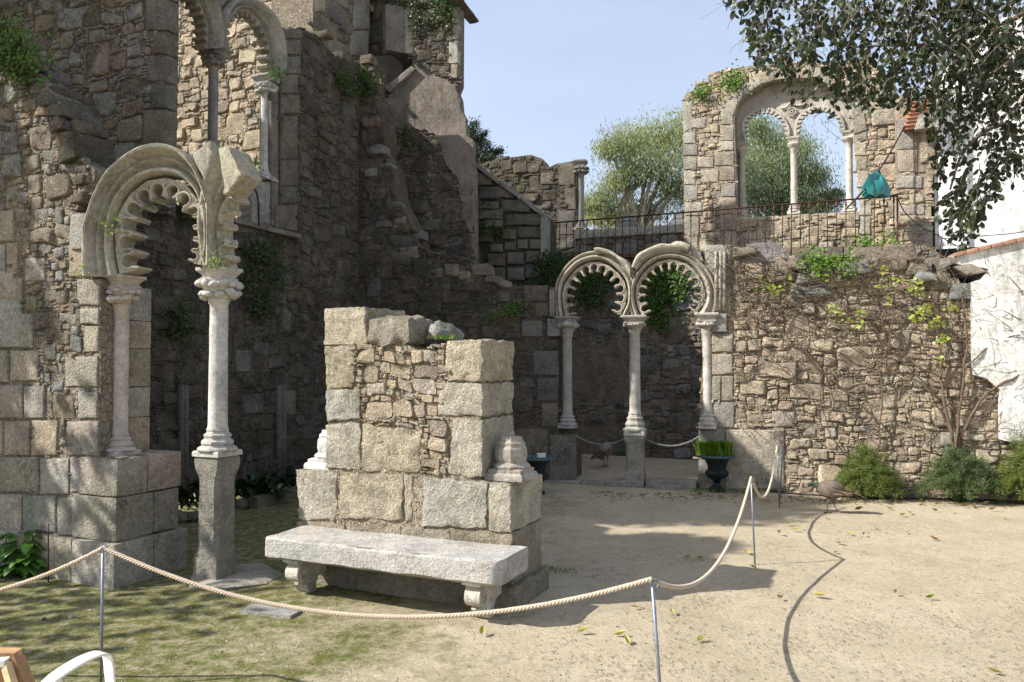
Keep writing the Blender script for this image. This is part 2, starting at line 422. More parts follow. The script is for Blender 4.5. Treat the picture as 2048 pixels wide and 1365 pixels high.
def extrude_poly(pl, poly, off0, off1, holes=()):
    # solid from the polygon: front at off0, back at off1
    loops = [list(poly)] + [list(h) for h in holes]
    tris = geometry.tessellate_polygon([[Vector((p[0], p[1], 0)) for p in l] for l in loops])
    flat = [p for l in loops for p in l]; n = len(flat)
    V = [pl.P(p[0], p[1], off0) for p in flat] + [pl.P(p[0], p[1], off1) for p in flat]
    Fc = [tuple(t) for t in tris] + [tuple(i + n for i in t[::-1]) for t in tris]
    k = 0
    for l in loops:
        m = len(l)
        for i in range(m):
            a, b = k + i, k + (i + 1) % m; Fc.append((a, b, b + n, a + n))
        k += m
    return V, Fc
def fixn(o):
    bm = bmesh.new(); bm.from_mesh(o.data); bmesh.ops.recalc_face_normals(bm, faces=bm.faces); bm.to_mesh(o.data); bm.free()
def block3d(pl, quad, d0, d1, bev=.012, amp=.006, cuts=2, seed=0, fr=7, det=0.0):
    bm = bmesh.new(); vs = []
    for d in (d0, d1):
        for (u, v) in quad: vs.append(bm.verts.new(pl.P(u, v, d)))
    for f in ((0, 1, 2, 3), (7, 6, 5, 4), (0, 4, 5, 1), (1, 5, 6, 2), (2, 6, 7, 3), (3, 7, 4, 0)): bm.faces.new([vs[i] for i in f])
    bmesh.ops.recalc_face_normals(bm, faces=bm.faces)
    bmesh.ops.bevel(bm, geom=bm.edges[:], offset=bev, segments=2, affect='EDGES', profile=.6)
    if cuts:
        es = [e for e in bm.edges if e.calc_length() > bev * 3]
        bmesh.ops.subdivide_edges(bm, edges=es, cuts=cuts, use_grid_fill=True)
    bmesh.ops.triangulate(bm, faces=[f for f in bm.faces if len(f.verts) > 4])
    for v in bm.verts: v.co += noise.noise_vector(v.co * fr + Vector((seed * 3.7, 0, 0))) * amp
    if det:
        for v in bm.verts: v.co += noise.noise_vector(v.co * 24) * det + noise.noise_vector(v.co * 55) * det * .7
    bm.verts.index_update()
    V = [v.co.copy() for v in bm.verts]; Fc = [tuple(v.index for v in f.verts) for f in bm.faces]; bm.free()
    return V, Fc
def quad(pl, q):                                      # pixel rect or pixel quad -> uv quad (l-top, r-top, r-bottom, l-bottom)
    if len(q) == 4 and not hasattr(q[0], '__len__'): q = [(q[0], q[1]), (q[2], q[1]), (q[2], q[3]), (q[0], q[3])]
    return [pl.uv(*p) for p in q]

def build_wall(root, pl, outline, sizes, seed, tints='mix', mat=None, mort=None, holes=(), ash=(), ashmat=None, ashtint='gran',
               thick=.5, prot=.03, proud=.018, mtint=(.42, .34, .25), zmin=-.06, inset=.0, uvin=False, noston=None, keep=300, name='stone', core_off=0.0, an=1.35, ash_back=.12, gap=.007):
    rng = random.Random(seed); mat = mat or M_ST; mort = mort or M_MO; ashmat = ashmat or M_GR
    U = outline if uvin else [pl.uv(*p) for p in outline]
    U = [(p[0], max(p[1], zmin)) for p in U]
    H = [[pl.uv(*p) for p in h] for h in holes]
    # core
    cu = sum(p[0] for p in U) / len(U); cv = sum(p[1] for p in U) / len(U)
    core = []
    m = len(U)
    for i in range(m):
        a = U[i]; b = U[(i + 1) % m]; L = math.hypot(b[0] - a[0], b[1] - a[1]); k = max(1, int(L / .25))
        for j in range(k):
            t = j / k; p = (a[0] + (b[0] - a[0]) * t, a[1] + (b[1] - a[1]) * t); core.append(p)
    V, Fc = extrude_poly(pl, core, core_off, core_off - thick, H)
    o = mesh('mortar_core', V, Fc, mort, root, tint=mtint, smooth=False); fixn(o)
    Aq = [quad(pl, q) for q in ash]
    NS = [[pl.uv(*p) for p in q] for q in (noston or ())]
    def skip(p):
        return any(inside(p, q) for q in Aq) or any(inside(p, q) for q in NS) or any(inside(p, q) for q in H)
    cells = rubble_cells(U, sizes, rng, an, skip)
    if zmin > -1: cells = [[(p[0], max(p[1], zmin)) for p in c] for c in cells]
    def size_in_view(c):
        A = abs(parea(c)); cu = sum(p[0] for p in c) / len(c); cv = sum(p[1] for p in c) / len(c); p = pl.P(cu, cv)
        x = p.x / max(p.y, .1) * F + 1024; y = 682 - (p.z - CAMZ) / max(p.y, .1) * F
        return A / max(.5, p.y) ** 2 * (1 if -40 < x < 2090 and -40 < y < 1400 else .001)
    cells = [c for c in cells if abs(parea(c)) > .0006]
    cells.sort(key=size_in_view, reverse=True)
    keep = max(0, keep - len(Aq)); rest = MB()
    for i, c in enumerate(cells):
        R = math.sqrt(abs(parea(c)))
        h = .78 * prot * rng.uniform(.1, .95) * min(1.4, .5 + R / .22)
        V, Fc = stone_geo(pl, c, core_off + h, .05, min(.035, R * .15) * rng.uniform(.6, 1.2), rng, gap=min(gap, R * .05), lod=(i >= keep))
        t = pick(rng, tints)
        if i < keep: mesh(name, V, Fc, mat, root, tint=t, sharp=48)
        else: rest.add(V, Fc, t)
    if rest.v: rest.build('small_rubble', mat, root, kind='stuff', sharp=48)
    for i, q in enumerate(Aq):
        V, Fc = stone_geo(pl, q, core_off + proud * rng.uniform(.8, 1.2), ash_back, .014, rng, gap=.005, rounded=False)
        mesh('block', V, Fc, ashmat, root, tint=pick(rng, ashtint), sharp=50)
    return U
# ---------------------------------------------------------------- planes of the ruin
PL_L = Plane(-3.18, 6.42, -24)        # left pier front
PL_B = Plane(-3.75, 8.6, -24)         # tower behind it
PL_C = Plane(-3.38, 13.5, -24)        # sunlit tower further back
PL_CS = Plane(-3.38, 13.5, 66)        # its shaded side
PL_G = Plane(-3.90, 9.0, 69.5)        # cloister wall running back on the left
PL_F = Plane(-2.46, 12.86, -16.4)     # long wall with the small arcade, right rubble wall
PL_M = Plane(0.0, 5.8, -24)           # bench monument front
PL_T = Plane(0.67, 15.5, -26)         # terrace retaining wall under the railing
PL_U = Plane(3.37, 15.5, -28.7)       # upper window wall
PL_D = Plane(-2.46, 14.0, -16.4)      # plastered tower
PL_S = Plane(-0.5, 14.9, -16.4)       # stair wall
PL_V = Plane(0.4, 17.2, -16.4)        # far fragment
def fix_n():
    pass
# ---------------------------------------------------------------- ground
def ground_h(x, y):
    h = .022 * noise.noise(Vector((x * .9, y * .9, 3))) + .006 * noise.noise(Vector((x * 3.5, y * 3.5, 1)))
    return h - .006
def build_ground():
    def axis(lo, hi, f0, f1, step):
        a = list(np.arange(f0, f1 + 1e-6, step)); s = step
        x = f1
        while x < hi: s *= 1.35; x += s; a.append(min(x, hi))
        s = step; x = f0; b = []
        while x > lo: s *= 1.35; x -= s; b.append(max(x, lo))
        return b[::-1] + a
    X = axis(-600, 600, -5.5, 8, .09); Y = axis(-600, 900, 2.2, 16.5, .09)
    V = []; 
    for y in Y:
        for x in X: V.append((x, y, ground_h(x, y) if abs(x) < 9 and 1 < y < 17 else -.006))
    nx = len(X); Fc = [(j * nx + i, j * nx + i + 1, (j + 1) * nx + i + 1, (j + 1) * nx + i) for j in range(len(Y) - 1) for i in range(nx - 1)]
    m, nt, b, L = new_mat('sand_and_moss')
    geo = NN(nt, 'ShaderNodeNewGeometry'); co = geo.outputs['Position']
    n1 = ntex(nt, co, 1.3, 6, .65, .3); n2 = ntex(nt, co, 40, 6, .7); n3 = ntex(nt, co, 220, 3, .7); n4 = ntex(nt, co, 6, 7, .7, .2)
    c = mixc(nt, (.405, .338, .228), (.495, .418, .298), ramp(nt, n1, [(.35, 0.0), (.65, 1.0)]))
    c = mixc(nt, c, (.31, .26, .19), ramp(nt, n4, [(.50, 0.0), (.75, .7)]))
    c = mixc(nt, c, ramp(nt, n3, [(.3, .55), (.5, 1.0), (.72, 1.35)]), .8, 'MULTIPLY')
    c = mixc(nt, c, ramp(nt, n2, [(.3, .8), (.7, 1.15)]), 1.0, 'MULTIPLY')
    # moss grows on the left and round the monument; the boundary wanders
    sx = NN(nt, 'ShaderNodeSeparateXYZ'); L.new(co, sx.inputs[0])
    wob = fmath(nt, 'MULTIPLY', fmath(nt, 'SUBTRACT', ntex(nt, co, .8, 5, .7, .5), .5), 5.2)
    e = fmath(nt, 'ADD', fmath(nt, 'ADD', fmath(nt, 'MULTIPLY', sx.outputs[0], -1.0), .45), wob)
    e = fmath(nt, 'ADD', e, fmath(nt, 'MULTIPLY', fmath(nt, 'SUBTRACT', sx.outputs[1], 6.0), .16))
    e = fmath(nt, 'ADD', e, fmath(nt, 'MULTIPLY', fmath(nt, 'SUBTRACT', n4, .5), 2.4))
    mm = ramp(nt, fmath(nt, 'MULTIPLY', e, .25), [(.12, 0.0), (.45, 1.0)])
    mm = fmath(nt, 'MULTIPLY', mm, ramp(nt, ntex(nt, co, 11, 8, .75), [(.34, .25), (.56, 1.0)]))
    far = ramp(nt, fmath(nt, 'MULTIPLY', fmath(nt, 'SUBTRACT', 4.4, fmath(nt, 'ADD', sx.outputs[1], fmath(nt, 'MULTIPLY', n1, 1.6))), -1.0), [(0.0, .35), (.6, 1.0)])
    mm = fmath(nt, 'MULTIPLY', mm, far)
    mossc = mixc(nt, (.07, .08, .016), (.15, .15, .045), ramp(nt, ntex(nt, co, 60, 4, .7), [(.35, 0.0), (.65, 1.0)]))
    c = mixc(nt, c, mossc, mm)
    L.new(c, b.inputs['Base Color']); b.inputs['Roughness'].default_value = .95; b.inputs['Specular IOR Level'].default_value = .15
    h = fmath(nt, 'ADD', fmath(nt, 'MULTIPLY', n2, .5), fmath(nt, 'MULTIPLY', n3, .35)); h = fmath(nt, 'ADD', h, fmath(nt, 'MULTIPLY', n4, 1.1))
    bp = NN(nt, 'ShaderNodeBump'); bp.inputs['Distance'].default_value = .021; L.new(h, bp.inputs['Height']); L.new(bp.outputs[0], b.inputs['Normal'])
    mesh('ground', V, Fc, m, kind='structure')
build_ground()
# raised upper terrace behind the cloister (earth fill, paved top)
TZ = 3.62
tp = [PL_T.P(-12, 0, -.3), PL_T.P(14, 0, -.3), Vector((60, 40, 0)), Vector((60, 90, 0)), Vector((-60, 90, 0)), Vector((-40, 26, 0))]
V = [(p.x, p.y, -.5) for p in tp] + [(p.x, p.y, TZ) for p in tp]; n = len(tp)
o = mesh('upper_terrace', V, [tuple(range(n))[::-1], tuple(range(n, 2 * n))] + [(i, (i + 1) % n, (i + 1) % n + n, i + n) for i in range(n)], plain('terrace_earth', (.3, .25, .18), .95), smooth=False, kind='structure'); fixn(o)

# ---------------------------------------------------------------- left pier
r = thing('ruined_wall', 'broken rubble and granite block wall at the far left holding the first arch', 'wall', (-3.8, 6.8, 0))
L_ash = [(-60, 600, 47, 695) , (-60, 545, 30, 598), (0, 420, 30, 484), (0, 488, 13, 552), (15, 485, 38, 550), (-5, 555, 47, 624), (-5, 627, 68, 697), (22, 700, 79, 763),
         (-60, 700, 20, 765), (-20, 770, 48, 838), (50, 772, 92, 838), (-40, 841, 8, 910), (10, 842, 62, 912), (64, 840, 118, 912), (-40, 914, 80, 985), (82, 916, 140, 990),
         (-60, 988, 46, 1062), (48, 990, 115, 1066), (117, 994, 160, 1072), (162, 1000, 188, 1074), (132, 712, 199, 775), (158, 782, 199, 838), (136, 842, 199, 912), (155, 558, 202, 612),
         (162, 617, 200, 650), (170, 652, 200, 705), (140, 490, 178, 556), (150, 428, 183, 488), (142, 914, 190, 985), (60, 570, 95, 565 + 0) if False else (52, 516, 93, 564)]
L_out = [(-160, -60), (-60, 20), (-20, 90), (40, 140), (85, 160), (115, 200), (125, 255), (150, 290), (170, 325), (190, 340), (185, 385), (165, 400), (150, 425), (183, 428), (183, 556), (202, 558), (200, 914), (238, 916), (238, 1165), (240, 1240), (-160, 1240)]
build_wall(r, PL_L, L_out, [(.12, .10), (.075, .25), (.042, .4), (.028, .35)], 11, 'mix', ash=L_ash, thick=.27, mort=M_MO, prot=.035, mtint=(.33, .28, .21))
# dressed pedestal at the corner: big full depth blocks
def pier_block(u0, u1, z0, z1, d0, d1, seed, root, mat=None, name='block', tint=None, amp=.006, bev=.012, pl=None):
    V, Fc = block3d(pl or PL_L, [(u0, z1), (u1, z1), (u1, z0), (u0, z0)], d0, d1, bev, amp, 2, seed)
    return mesh(name, V, Fc, mat or M_GR, root, tint=tint or pick(random.Random(seed), 'gran'), sharp=50)
uc = PL_L.uv(238, 1000)[0]
pier_block(uc - .42, uc + .015, .70, 1.0, .035, -.26, 1, r, M_MON); pier_block(uc - .40, uc + .012, .70, 1.002, -.27, -.62, 2, r)
pier_block(uc - .50, uc + .010, .345, .69, .033, -.33, 3, r, M_MON); pier_block(uc - .4, uc + .008, .345, .69, -.34, -.60, 4, r)
pier_block(uc - 1.25, uc - .45, -.1, .335, .075, -.30, 5, r); pier_block(uc - .44, uc + .05, -.1, .335, .08, -.30, 6, r); pier_block(uc - .4, uc + .052, -.1, .333, -.31, -.66, 7, r)
pier_block(uc - 2.6, uc - 1.27, -.1, .33, .07, -.2, 8, r)
# splayed top of the plinth course
# recessed jamb behind the engaged shaft
PJ = PL_L.back(.26); uj = PJ.uv(250, 800)[0]; ul = PJ.uv(190, 800)[0]
z = 1.0; k = 0
for dz in (.30, .26, .33, .24, .29):
    pier_block(ul, uj, z + .004, z + dz, 0, -.26, 20 + k, r, M_GR, pl=PJ, amp=.004, bev=.008); z += dz; k += 1
rng = random.Random(9)
for i in range(46):                                  # the torn, mossy core of the wall along its sloping break
    t = i / 45; path = [(-60, 20), (0, 110), (60, 150), (112, 200), (125, 255), (150, 300), (162, 345), (160, 400)]; k = min(6, int(t * 7)); f = t * 7 - k
    a_, b_ = path[k], path[min(7, k + 1)]; u, v = PL_L.uv(a_[0] + (b_[0] - a_[0]) * f + rng.uniform(-8, 8), a_[1] + (b_[1] - a_[1]) * f + rng.uniform(-4, 14)); s_ = rng.uniform(.05, .12)
    V, Fc = block3d(PL_L, [(u - s_, v + s_ * .5), (u + s_ * .8, v + s_ * .6), (u + s_, v - s_ * .5), (u - s_ * .9, v - s_ * .6)], rng.uniform(-.12, .08), -.34, .025, .03, 2, i * 3, 6)
    mesh('stone', V, Fc, M_DK, r, tint=pick(rng, 'dark'), sharp=50)
# tower behind, in shade
r = thing('stone_tower', 'tall shaded rubble tower with dressed corner stones behind the left arch', 'tower', (-4.5, 9, 0))
B_ash = [(317, -60, 341, -3), (293, 0, 340, 62), (308, 65, 339, 110), (295, 112, 338, 165), (304, 168, 337, 218), (288, 220, 336, 292), (310, 295, 335, 350), (290, 352, 334, 412)]
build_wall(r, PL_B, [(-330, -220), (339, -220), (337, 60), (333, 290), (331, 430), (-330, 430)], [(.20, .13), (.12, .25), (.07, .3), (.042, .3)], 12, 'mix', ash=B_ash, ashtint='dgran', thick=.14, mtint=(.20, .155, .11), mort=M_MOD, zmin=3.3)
# sunlit tower
r = thing('stone_tower', 'sunlit rubble tower face seen through the high left window, pale pitted mortar', 'tower', (-4.5, 14, 0))
C_ash = [(598, -80, 625, -20), (585, -18, 625, 28), (600, 30, 624, 78), (590, 80, 624, 130)]
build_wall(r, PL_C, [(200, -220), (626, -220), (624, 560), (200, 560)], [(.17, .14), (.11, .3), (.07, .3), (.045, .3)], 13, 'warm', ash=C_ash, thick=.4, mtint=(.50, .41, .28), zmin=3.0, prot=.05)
cs = [PL_CS.uv(x, y) for x, y in ((626, -160), (738, -160), (740, 60), (733, 140), (733, 560), (626, 560))]
build_wall(r, PL_CS, cs, [(.26, .25), (.16, .4), (.09, .4)], 14, 'mix', uvin=True, thick=.9, mtint=(.36, .30, .22), ash=[(700, -100, 735, -20), (706, -18, 738, 60), (700, 62, 736, 112), (628, -60, 650, 25)], zmin=3.0, mort=M_MO)

# cloister side wall G (lower wall with ledge, jamb, upper rubble)
r = thing('ruined_wall', 'dark tall rubble wall receding behind the left arches up to a ragged top', 'wall', (-3.3, 11, 0))
def cornerpx(y): return 718
G_out = [(150, 300), (300, 400), (400, 424), (470, 440), (545, 462), (560, 462), (560, 60), (603, 56), (640, 76), (668, 112), (718, 125), (718, 1000), (150, 1000)]
G_ash = [(470, 700, 500, 745), (552, 780, 590, 830), (560, 60, 603, 78), (563, 80, 600, 110), (560, 113, 600, 148), (562, 150, 594, 187), (560, 190, 598, 228), (562, 232, 594, 318), (560, 320, 596, 372), (562, 374, 592, 408), (548, 410, 594, 462), (400, 428, 470, 448), (472, 446, 540, 466)]
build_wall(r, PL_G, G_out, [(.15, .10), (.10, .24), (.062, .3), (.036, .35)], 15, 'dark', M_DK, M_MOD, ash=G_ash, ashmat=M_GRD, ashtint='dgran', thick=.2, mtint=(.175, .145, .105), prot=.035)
gx = PL_G.uv(718, 500)[0]
V, Fc = extrude_poly(PL_G, [(gx - .3, -.05), (gx + 2.6, -.05), (gx + 2.6, 6.4), (gx - .3, 6.4)], -.12, -.5); o = mesh('unseen_wall_extension', V, Fc, M_MOD, r, tint=(.2, .165, .12), smooth=False); fixn(o)  # unseen wall extension added to keep the sun off the recess
for q in ([(392, 421), (456, 436), (456, 445), (392, 430)], [(458, 436), (520, 452), (520, 462), (458, 446)], [(522, 453), (592, 470), (592, 479), (522, 463)]):
    V, Fc = block3d(PL_G, quad(PL_G, q), .10, -.18, .012, .008, 3, q[0][0]); mesh('ledge_slab', V, Fc, M_GRD, r, tint=(.27, .25, .21), sharp=50)
for px in (356, 366, 553, 562):
    T = tube([PL_G.P(*PL_G.uv(px, y_), .03) for y_ in (770, 830, 890, 955)], .045 if px < 400 else .05, 8); mesh('plaster_strip', jitter(T[0], .012, 7), T[1], M_PL, r, tint=(.17, .16, .14))
# buttress scar and long cross wall F (left part)
r = thing('ruined_wall', 'dark rubble cross wall behind the bench monument, its broken top stepping down to the small arcade', 'wall', (0, 12.5, 0))
F_out = [(700, 123), (722, 121), (748, 119), (742, 170), (756, 222), (768, 260), (762, 300), (786, 345), (794, 400), (822, 450), (838, 492), (862, 505), (900, 512), (945, 522), (958, 545), (985, 552), (1010, 575), (1050, 573), (1097, 571), (1100, 635), (1118, 640), (1118, 855), (1150, 862), (1150, 1000), (700, 1000)]
F_ash = [(1047, 571, 1097, 604), (1100, 575, 1116, 634), (1071, 606, 1098, 634), (1043, 641, 1086, 674), (1066, 701, 1118, 751), (1074, 755, 1117, 803), (1083, 806, 1116, 855), (1028, 858, 1097, 914), (1025, 917, 1097, 970), (1099, 868, 1152, 975), (1095, 637, 1122, 674)]
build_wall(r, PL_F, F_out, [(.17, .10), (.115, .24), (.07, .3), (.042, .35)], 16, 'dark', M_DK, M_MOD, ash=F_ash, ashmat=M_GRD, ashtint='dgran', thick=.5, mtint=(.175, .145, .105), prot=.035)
# rugged projecting scar stones along the corner
rng = random.Random(5)
for (px, py, s) in ((745, 245, .2), (752, 300, .17), (742, 345, .2), (770, 330, .13), (756, 392, .22), (790, 410, .13), (800, 445, .2), (770, 450, .17), (835, 470, .16), (820, 505, .2), (862, 515, .16), (905, 540, .2), (872, 548, .17), (960, 540, .2), (985, 558, .15), (930, 552, .16), (1005, 568, .12), (690, 116, .15), (735, 120, .17), (655, 70, .13)):
    pl = PL_F if px > 700 else PL_G; u, v = pl.uv(px, py); a = s * rng.uniform(.6, .95); b = s * rng.uniform(.35, .55)
    V, Fc = block3d(pl, [(u - a, v + b * .8), (u + a * .8, v + b), (u + a, v - b), (u - a * .9, v - b * .8)], rng.uniform(.0, .07), -.25, .035, .03, 2, px, 5)
    mesh('stone', V, Fc, M_DK, r, tint=pick(rng, 'mix'), sharp=50)

# plastered tower D
r = thing('stone_tower', 'plastered shaded tower with a jutting cap slab at the sky edge', 'tower', (-1.6, 14.4, 0))
plas = [(748, 300), (752, 232), (790, 172), (806, 150), (828, 138), (870, 150), (912, 170), (935, 260), (944, 330), (947, 470), (930, 440), (915, 350), (880, 285), (850, 262), (810, 255), (796, 300), (785, 350), (765, 340)]
D_out = [(812, -160), (918, -160), (916, 165), (910, 180), (915, 192), (917, 215), (928, 260), (938, 300), (944, 340), (947, 560), (700, 560), (716, 240), (742, 200), (776, 172), (806, 150), (828, 136), (812, 60)]
build_wall(r, PL_D, D_out, [(.16, .14), (.10, .3), (.06, .3), (.04, .3)], 17, 'dark', M_DK, M_MOD, noston=[plas], ash=[(903, 15, 917, 48), (905, 50, 917, 80), (898, 82, 917, 128), (902, 130, 916, 158), (811, 15, 826, 108)], ashtint='gran', thick=.3, mtint=(.31, .26, .21), zmin=2.5, prot=.04)
up = [PL_D.uv(*p) for p in plas]; cpl = []
for i in range(len(up)):
    a, b = up[i], up[(i + 1) % len(up)]
    for k in range(14):
        t = k / 14; q = (a[0] + (b[0] - a[0]) * t, a[1] + (b[1] - a[1]) * t); nn = noise.noise_vector(Vector((q[0] * 3, q[1] * 3, 0))) * .11 + noise.noise_vector(Vector((q[0] * 11, q[1] * 11, 0))) * .05; cpl.append((q[0] + nn.x, q[1] + nn.y))
V, Fc = extrude_poly(PL_D, cpl, .03, -.1); o = mesh('plaster_patch', V, Fc, M_PL, r, tint=(.235, .20, .165), smooth=False); fixn(o)
V, Fc = block3d(PL_D, quad(PL_D, [(888, -30), (915, -14), (930, 6), (908, 12)]), .3, -.8, .03, .02, 2, 4); mesh('cap_slab', V, Fc, M_DK, r, tint=(.25, .23, .2), sharp=50)
V, Fc = block3d(PL_D, quad(PL_D, [(776, 178), (828, 136), (836, 143), (784, 190)]), .12, -.2, .02, .01, 2, 6); mesh('vault_rib_stump', V, Fc, M_GRD, r, tint=(.27, .24, .2), sharp=50)
# dark side wall in the gap between the towers
PG = PL_D.back(1.1)
r = thing('ruined_wall', 'dark mossy wall in the narrow gap between the two tall towers', 'wall', (-2.6, 15.4, 0))
build_wall(r, PG, [(700, -180), (850, -180), (850, 300), (700, 300)], [(.24, .2), (.15, .3), (.08, .3)], 18, 'dark', M_DK, M_MOD, thick=.4, zmin=3, ash=[(765, 20, 812, 108), (742, 112, 806, 170)], ashmat=M_GRD, ashtint='dgran', mtint=(.12, .11, .09))
for nm, q in (('block', [(770, 8), (822, 14), (824, 110), (770, 100)]),):
    V, Fc = block3d(PL_D, quad(PL_D, q), .0, -1.0, .03, .02, 2, 8); mesh('block', V, Fc, M_GRD, r, tint=(.25, .23, .21), sharp=50)

# stair wall S
r = thing('stair_wall', 'dark stone stair parapet with a sloping coping between the plastered tower and the railing', 'wall', (0, 14.9, 0))
S_ash = [(953, 420, 1008, 440) , (958, 422, 983, 436), (970, 440, 1008, 457), (1010, 429, 1086, 452), (1036, 455, 1086, 477), (1060, 479, 1086, 500), (1004, 458, 1034, 480), (961, 460, 988, 486),
         (980, 488, 1008, 506), (1010, 484, 1034, 503), (1036, 480, 1058, 500), (976, 508, 1013, 534), (1016, 505, 1050, 530), (1052, 502, 1090, 526), (1015, 535, 1050, 562), (1052, 530, 1082, 558), (960, 535, 1012, 562), (950, 345, 985, 372), (958, 375, 1000, 400), (988, 374, 1030, 398), (1003, 400, 1062, 426), (950, 404, 1000, 420)]
build_wall(r, PL_S, [(940, 322), (965, 345), (1000, 372), (1060, 415), (1090, 435), (1092, 525), (1100, 600), (940, 600)], [(.14, .3), (.08, .4), (.05, .4)], 19, 'dark', M_GRD, M_MOD, ash=S_ash, ashmat=M_GRD, ashtint='dgran', thick=.9, proud=.07, zmin=2.5, mtint=(.13, .12, .09))
for q in ([(948, 322), (1000, 361), (1000, 371), (948, 332)], [(1002, 363), (1045, 393), (1045, 402), (1002, 373)], [(1047, 395), (1093, 430), (1091, 439), (1047, 404)]):
    V, Fc = block3d(PL_S, quad(PL_S, q), .12, -.3, .01, .006, 2, q[0][0]); mesh('coping_stone', V, Fc, M_GRD, r, tint=(.34, .33, .3), sharp=50)
V, Fc = block3d(PL_S, quad(PL_S, (1084, 436, 1093, 522)), .12, -.3, .01, .004, 2, 3); mesh('corner_stone', V, Fc, M_GRD, r, tint=(.36, .35, .31), sharp=50)
# far fragment V with an engaged column
r = thing('ruined_wall', 'broken far wall fragment with a marble column at its right end above the stair', 'wall', (1, 17.3, TZ))
build_wall(r, PL_V, [(930, 335), (985, 322), (1000, 312), (1022, 315), (1062, 310), (1085, 318), (1097, 336), (1112, 328), (1150, 322), (1153, 350), (1153, 520), (930, 520)], [(.16, .2), (.10, .3), (.06, .4)], 20, 'dark', M_DK, M_MOD, ash=[(1117, 326, 1150, 372), (1130, 374, 1152, 420), (1118, 422, 1150, 470), (1082, 345, 1108, 370)], ashmat=M_GRD, ashtint='dgran', thick=.5, zmin=2.5, mtint=(.2, .17, .13))
# low wall X
r = thing('low_wall', 'low rubble parapet with a slab top seen through the railing, left of the window wall', 'wall', (2.5, 16.8, TZ))
PX = PL_V.back(-.4)
build_wall(r, PX, [(1150, 462), (1375, 450), (1375, 540), (1150, 540)], [(.14, .3), (.09, .4), (.05, .4)], 21, 'mix', M_ST, M_MOD, thick=.45, zmin=2.5, mtint=(.2, .17, .13))
for a, b in ((1150, 1212), (1213, 1290), (1291, 1372)):
    V, Fc = block3d(PX, quad(PX, [(a, 462 - (a - 1150) * .06), (b, 462 - (b - 1150) * .06), (b, 479 - (b - 1150) * .06), (a, 479 - (a - 1150) * .06)]), .06, -.5, .012, .006, 2, a); mesh('coping_slab', V, Fc, M_GR, r, tint=pick(rng, 'gran'), sharp=50)

# terrace retaining wall, at the back of the recess
r = thing('retaining_wall', 'shaded rubble wall with remains of plaster at the back of the small arcade, below the railing', 'wall', (2, 14.6, 0))
pT = [(1190, 690), (1235, 660), (1262, 690), (1262, 800), (1180, 810), (1155, 760)]
pT2 = [(1130, 700), (1180, 660), (1200, 690), (1160, 800), (1130, 860), (1110, 860)]
pT3 = [(1130, 850), (1240, 845), (1290, 880), (1230, 905), (1120, 900)]
build_wall(r, PL_T, [(1020, 524), (1100, 520), (1300, 511), (1500, 503), (1850, 490), (1900, 520), (1900, 1000), (1020, 1000)], [(.17, .10), (.11, .22), (.07, .3), (.045, .35)], 22, 'mix', M_DK, M_MOD, noston=[pT, pT2, pT3], thick=.3, prot=.05, mtint=(.30, .25, .19))
k = 0
for a, b in ((1470, 1505), (1507, 1562), (1564, 1583), (1585, 1650), (1652, 1687), (1689, 1742), (1744, 1765), (1767, 1800), (1410, 1468), (1350, 1408), (1290, 1348), (1230, 1288), (1170, 1228), (1100, 1168)):
    sl = lambda x: 503 - (x - 1470) * .030; hh = 21 if a > 1465 else 7
    V, Fc = block3d(PL_T, quad(PL_T, [(a, sl(a)), (b, sl(b)), (b, sl(b) + hh), (a, sl(a) + hh)]), .13, -.45, .02, .008, 2, a); mesh('kerb_slab', V, Fc, M_GR, r, tint=pick(rng, 'dgran'), sharp=50)
# right rubble wall R
r = thing('rubble_wall', 'sunlit warm rubble wall on the right overgrown with bare vine stems and topped by loose boulders', 'wall', (5, 11, 0))
R_out = [(1397, 858), (1408, 666), (1453, 664), (1453, 628), (1425, 610), (1410, 560), (1410, 492), (1462, 490), (1500, 512), (1560, 528), (1600, 552), (1665, 556), (1700, 520), (1760, 512), (1800, 502), (1836, 520), (1850, 545), (1900, 558), (1935, 572), (1960, 600), (1960, 760), (2010, 790), (2010, 900), (2100, 900), (2100, 1060), (1397, 1060)]
R_ash = [(1409, 490, 1463, 570), (1428, 572, 1463, 628), (1423, 667, 1467, 705), (1423, 708, 1466, 750), (1424, 752, 1442, 802), (1443, 752, 1467, 803), (1428, 804, 1469, 857), (1398, 859, 1449, 972), (1451, 859, 1569, 978), (1543, 822, 1590, 855), (1605, 855, 1632, 875), (1880, 865, 1918, 893), (1415, 630, 1453, 664)]
build_wall(r, PL_F, R_out, [(.145, .07), (.095, .22), (.06, .38), (.034, .4)], 23, 'warm', M_ST, M_MO, ash=R_ash, thick=.55, prot=.04, mtint=(.43, .35, .25), an=1.5)
for (px, py, s, asp) in ((1530, 508, .30, .55), (1583, 528, .2, .8), (1650, 548, .17, .9), (1688, 560, .2, .8), (1615, 556, .16, .7), (1715, 535, .2, .5), (1740, 512, .22, .5), (1800, 508, .22, .8), (1836, 536, .14, .9), (1780, 530, .2, .6), (1850, 556, .13, .7), (1560, 552, .18, .6), (1620, 580, .25, .5), (1488, 505, .15, .7), (1890, 568, .2, .5), (1930, 582, .2, .5)):
    s *= 1.2; asp = max(asp, .75); u, v = PL_F.uv(px, py); a = s * .9; b = s * asp * .6
    V, Fc = block3d(PL_F, [(u - a * .8, v + b * .9), (u + a * .7, v + b), (u + a, v - b * .8), (u - a, v - b)], rng.uniform(.02, .12), -.4, .035, .05, 3, px, 5, .012)
    mesh('boulder', V, Fc, M_BLD, r, tint=tuple(c * 1.15 for c in pick(rng, 'mix')), sharp=60)

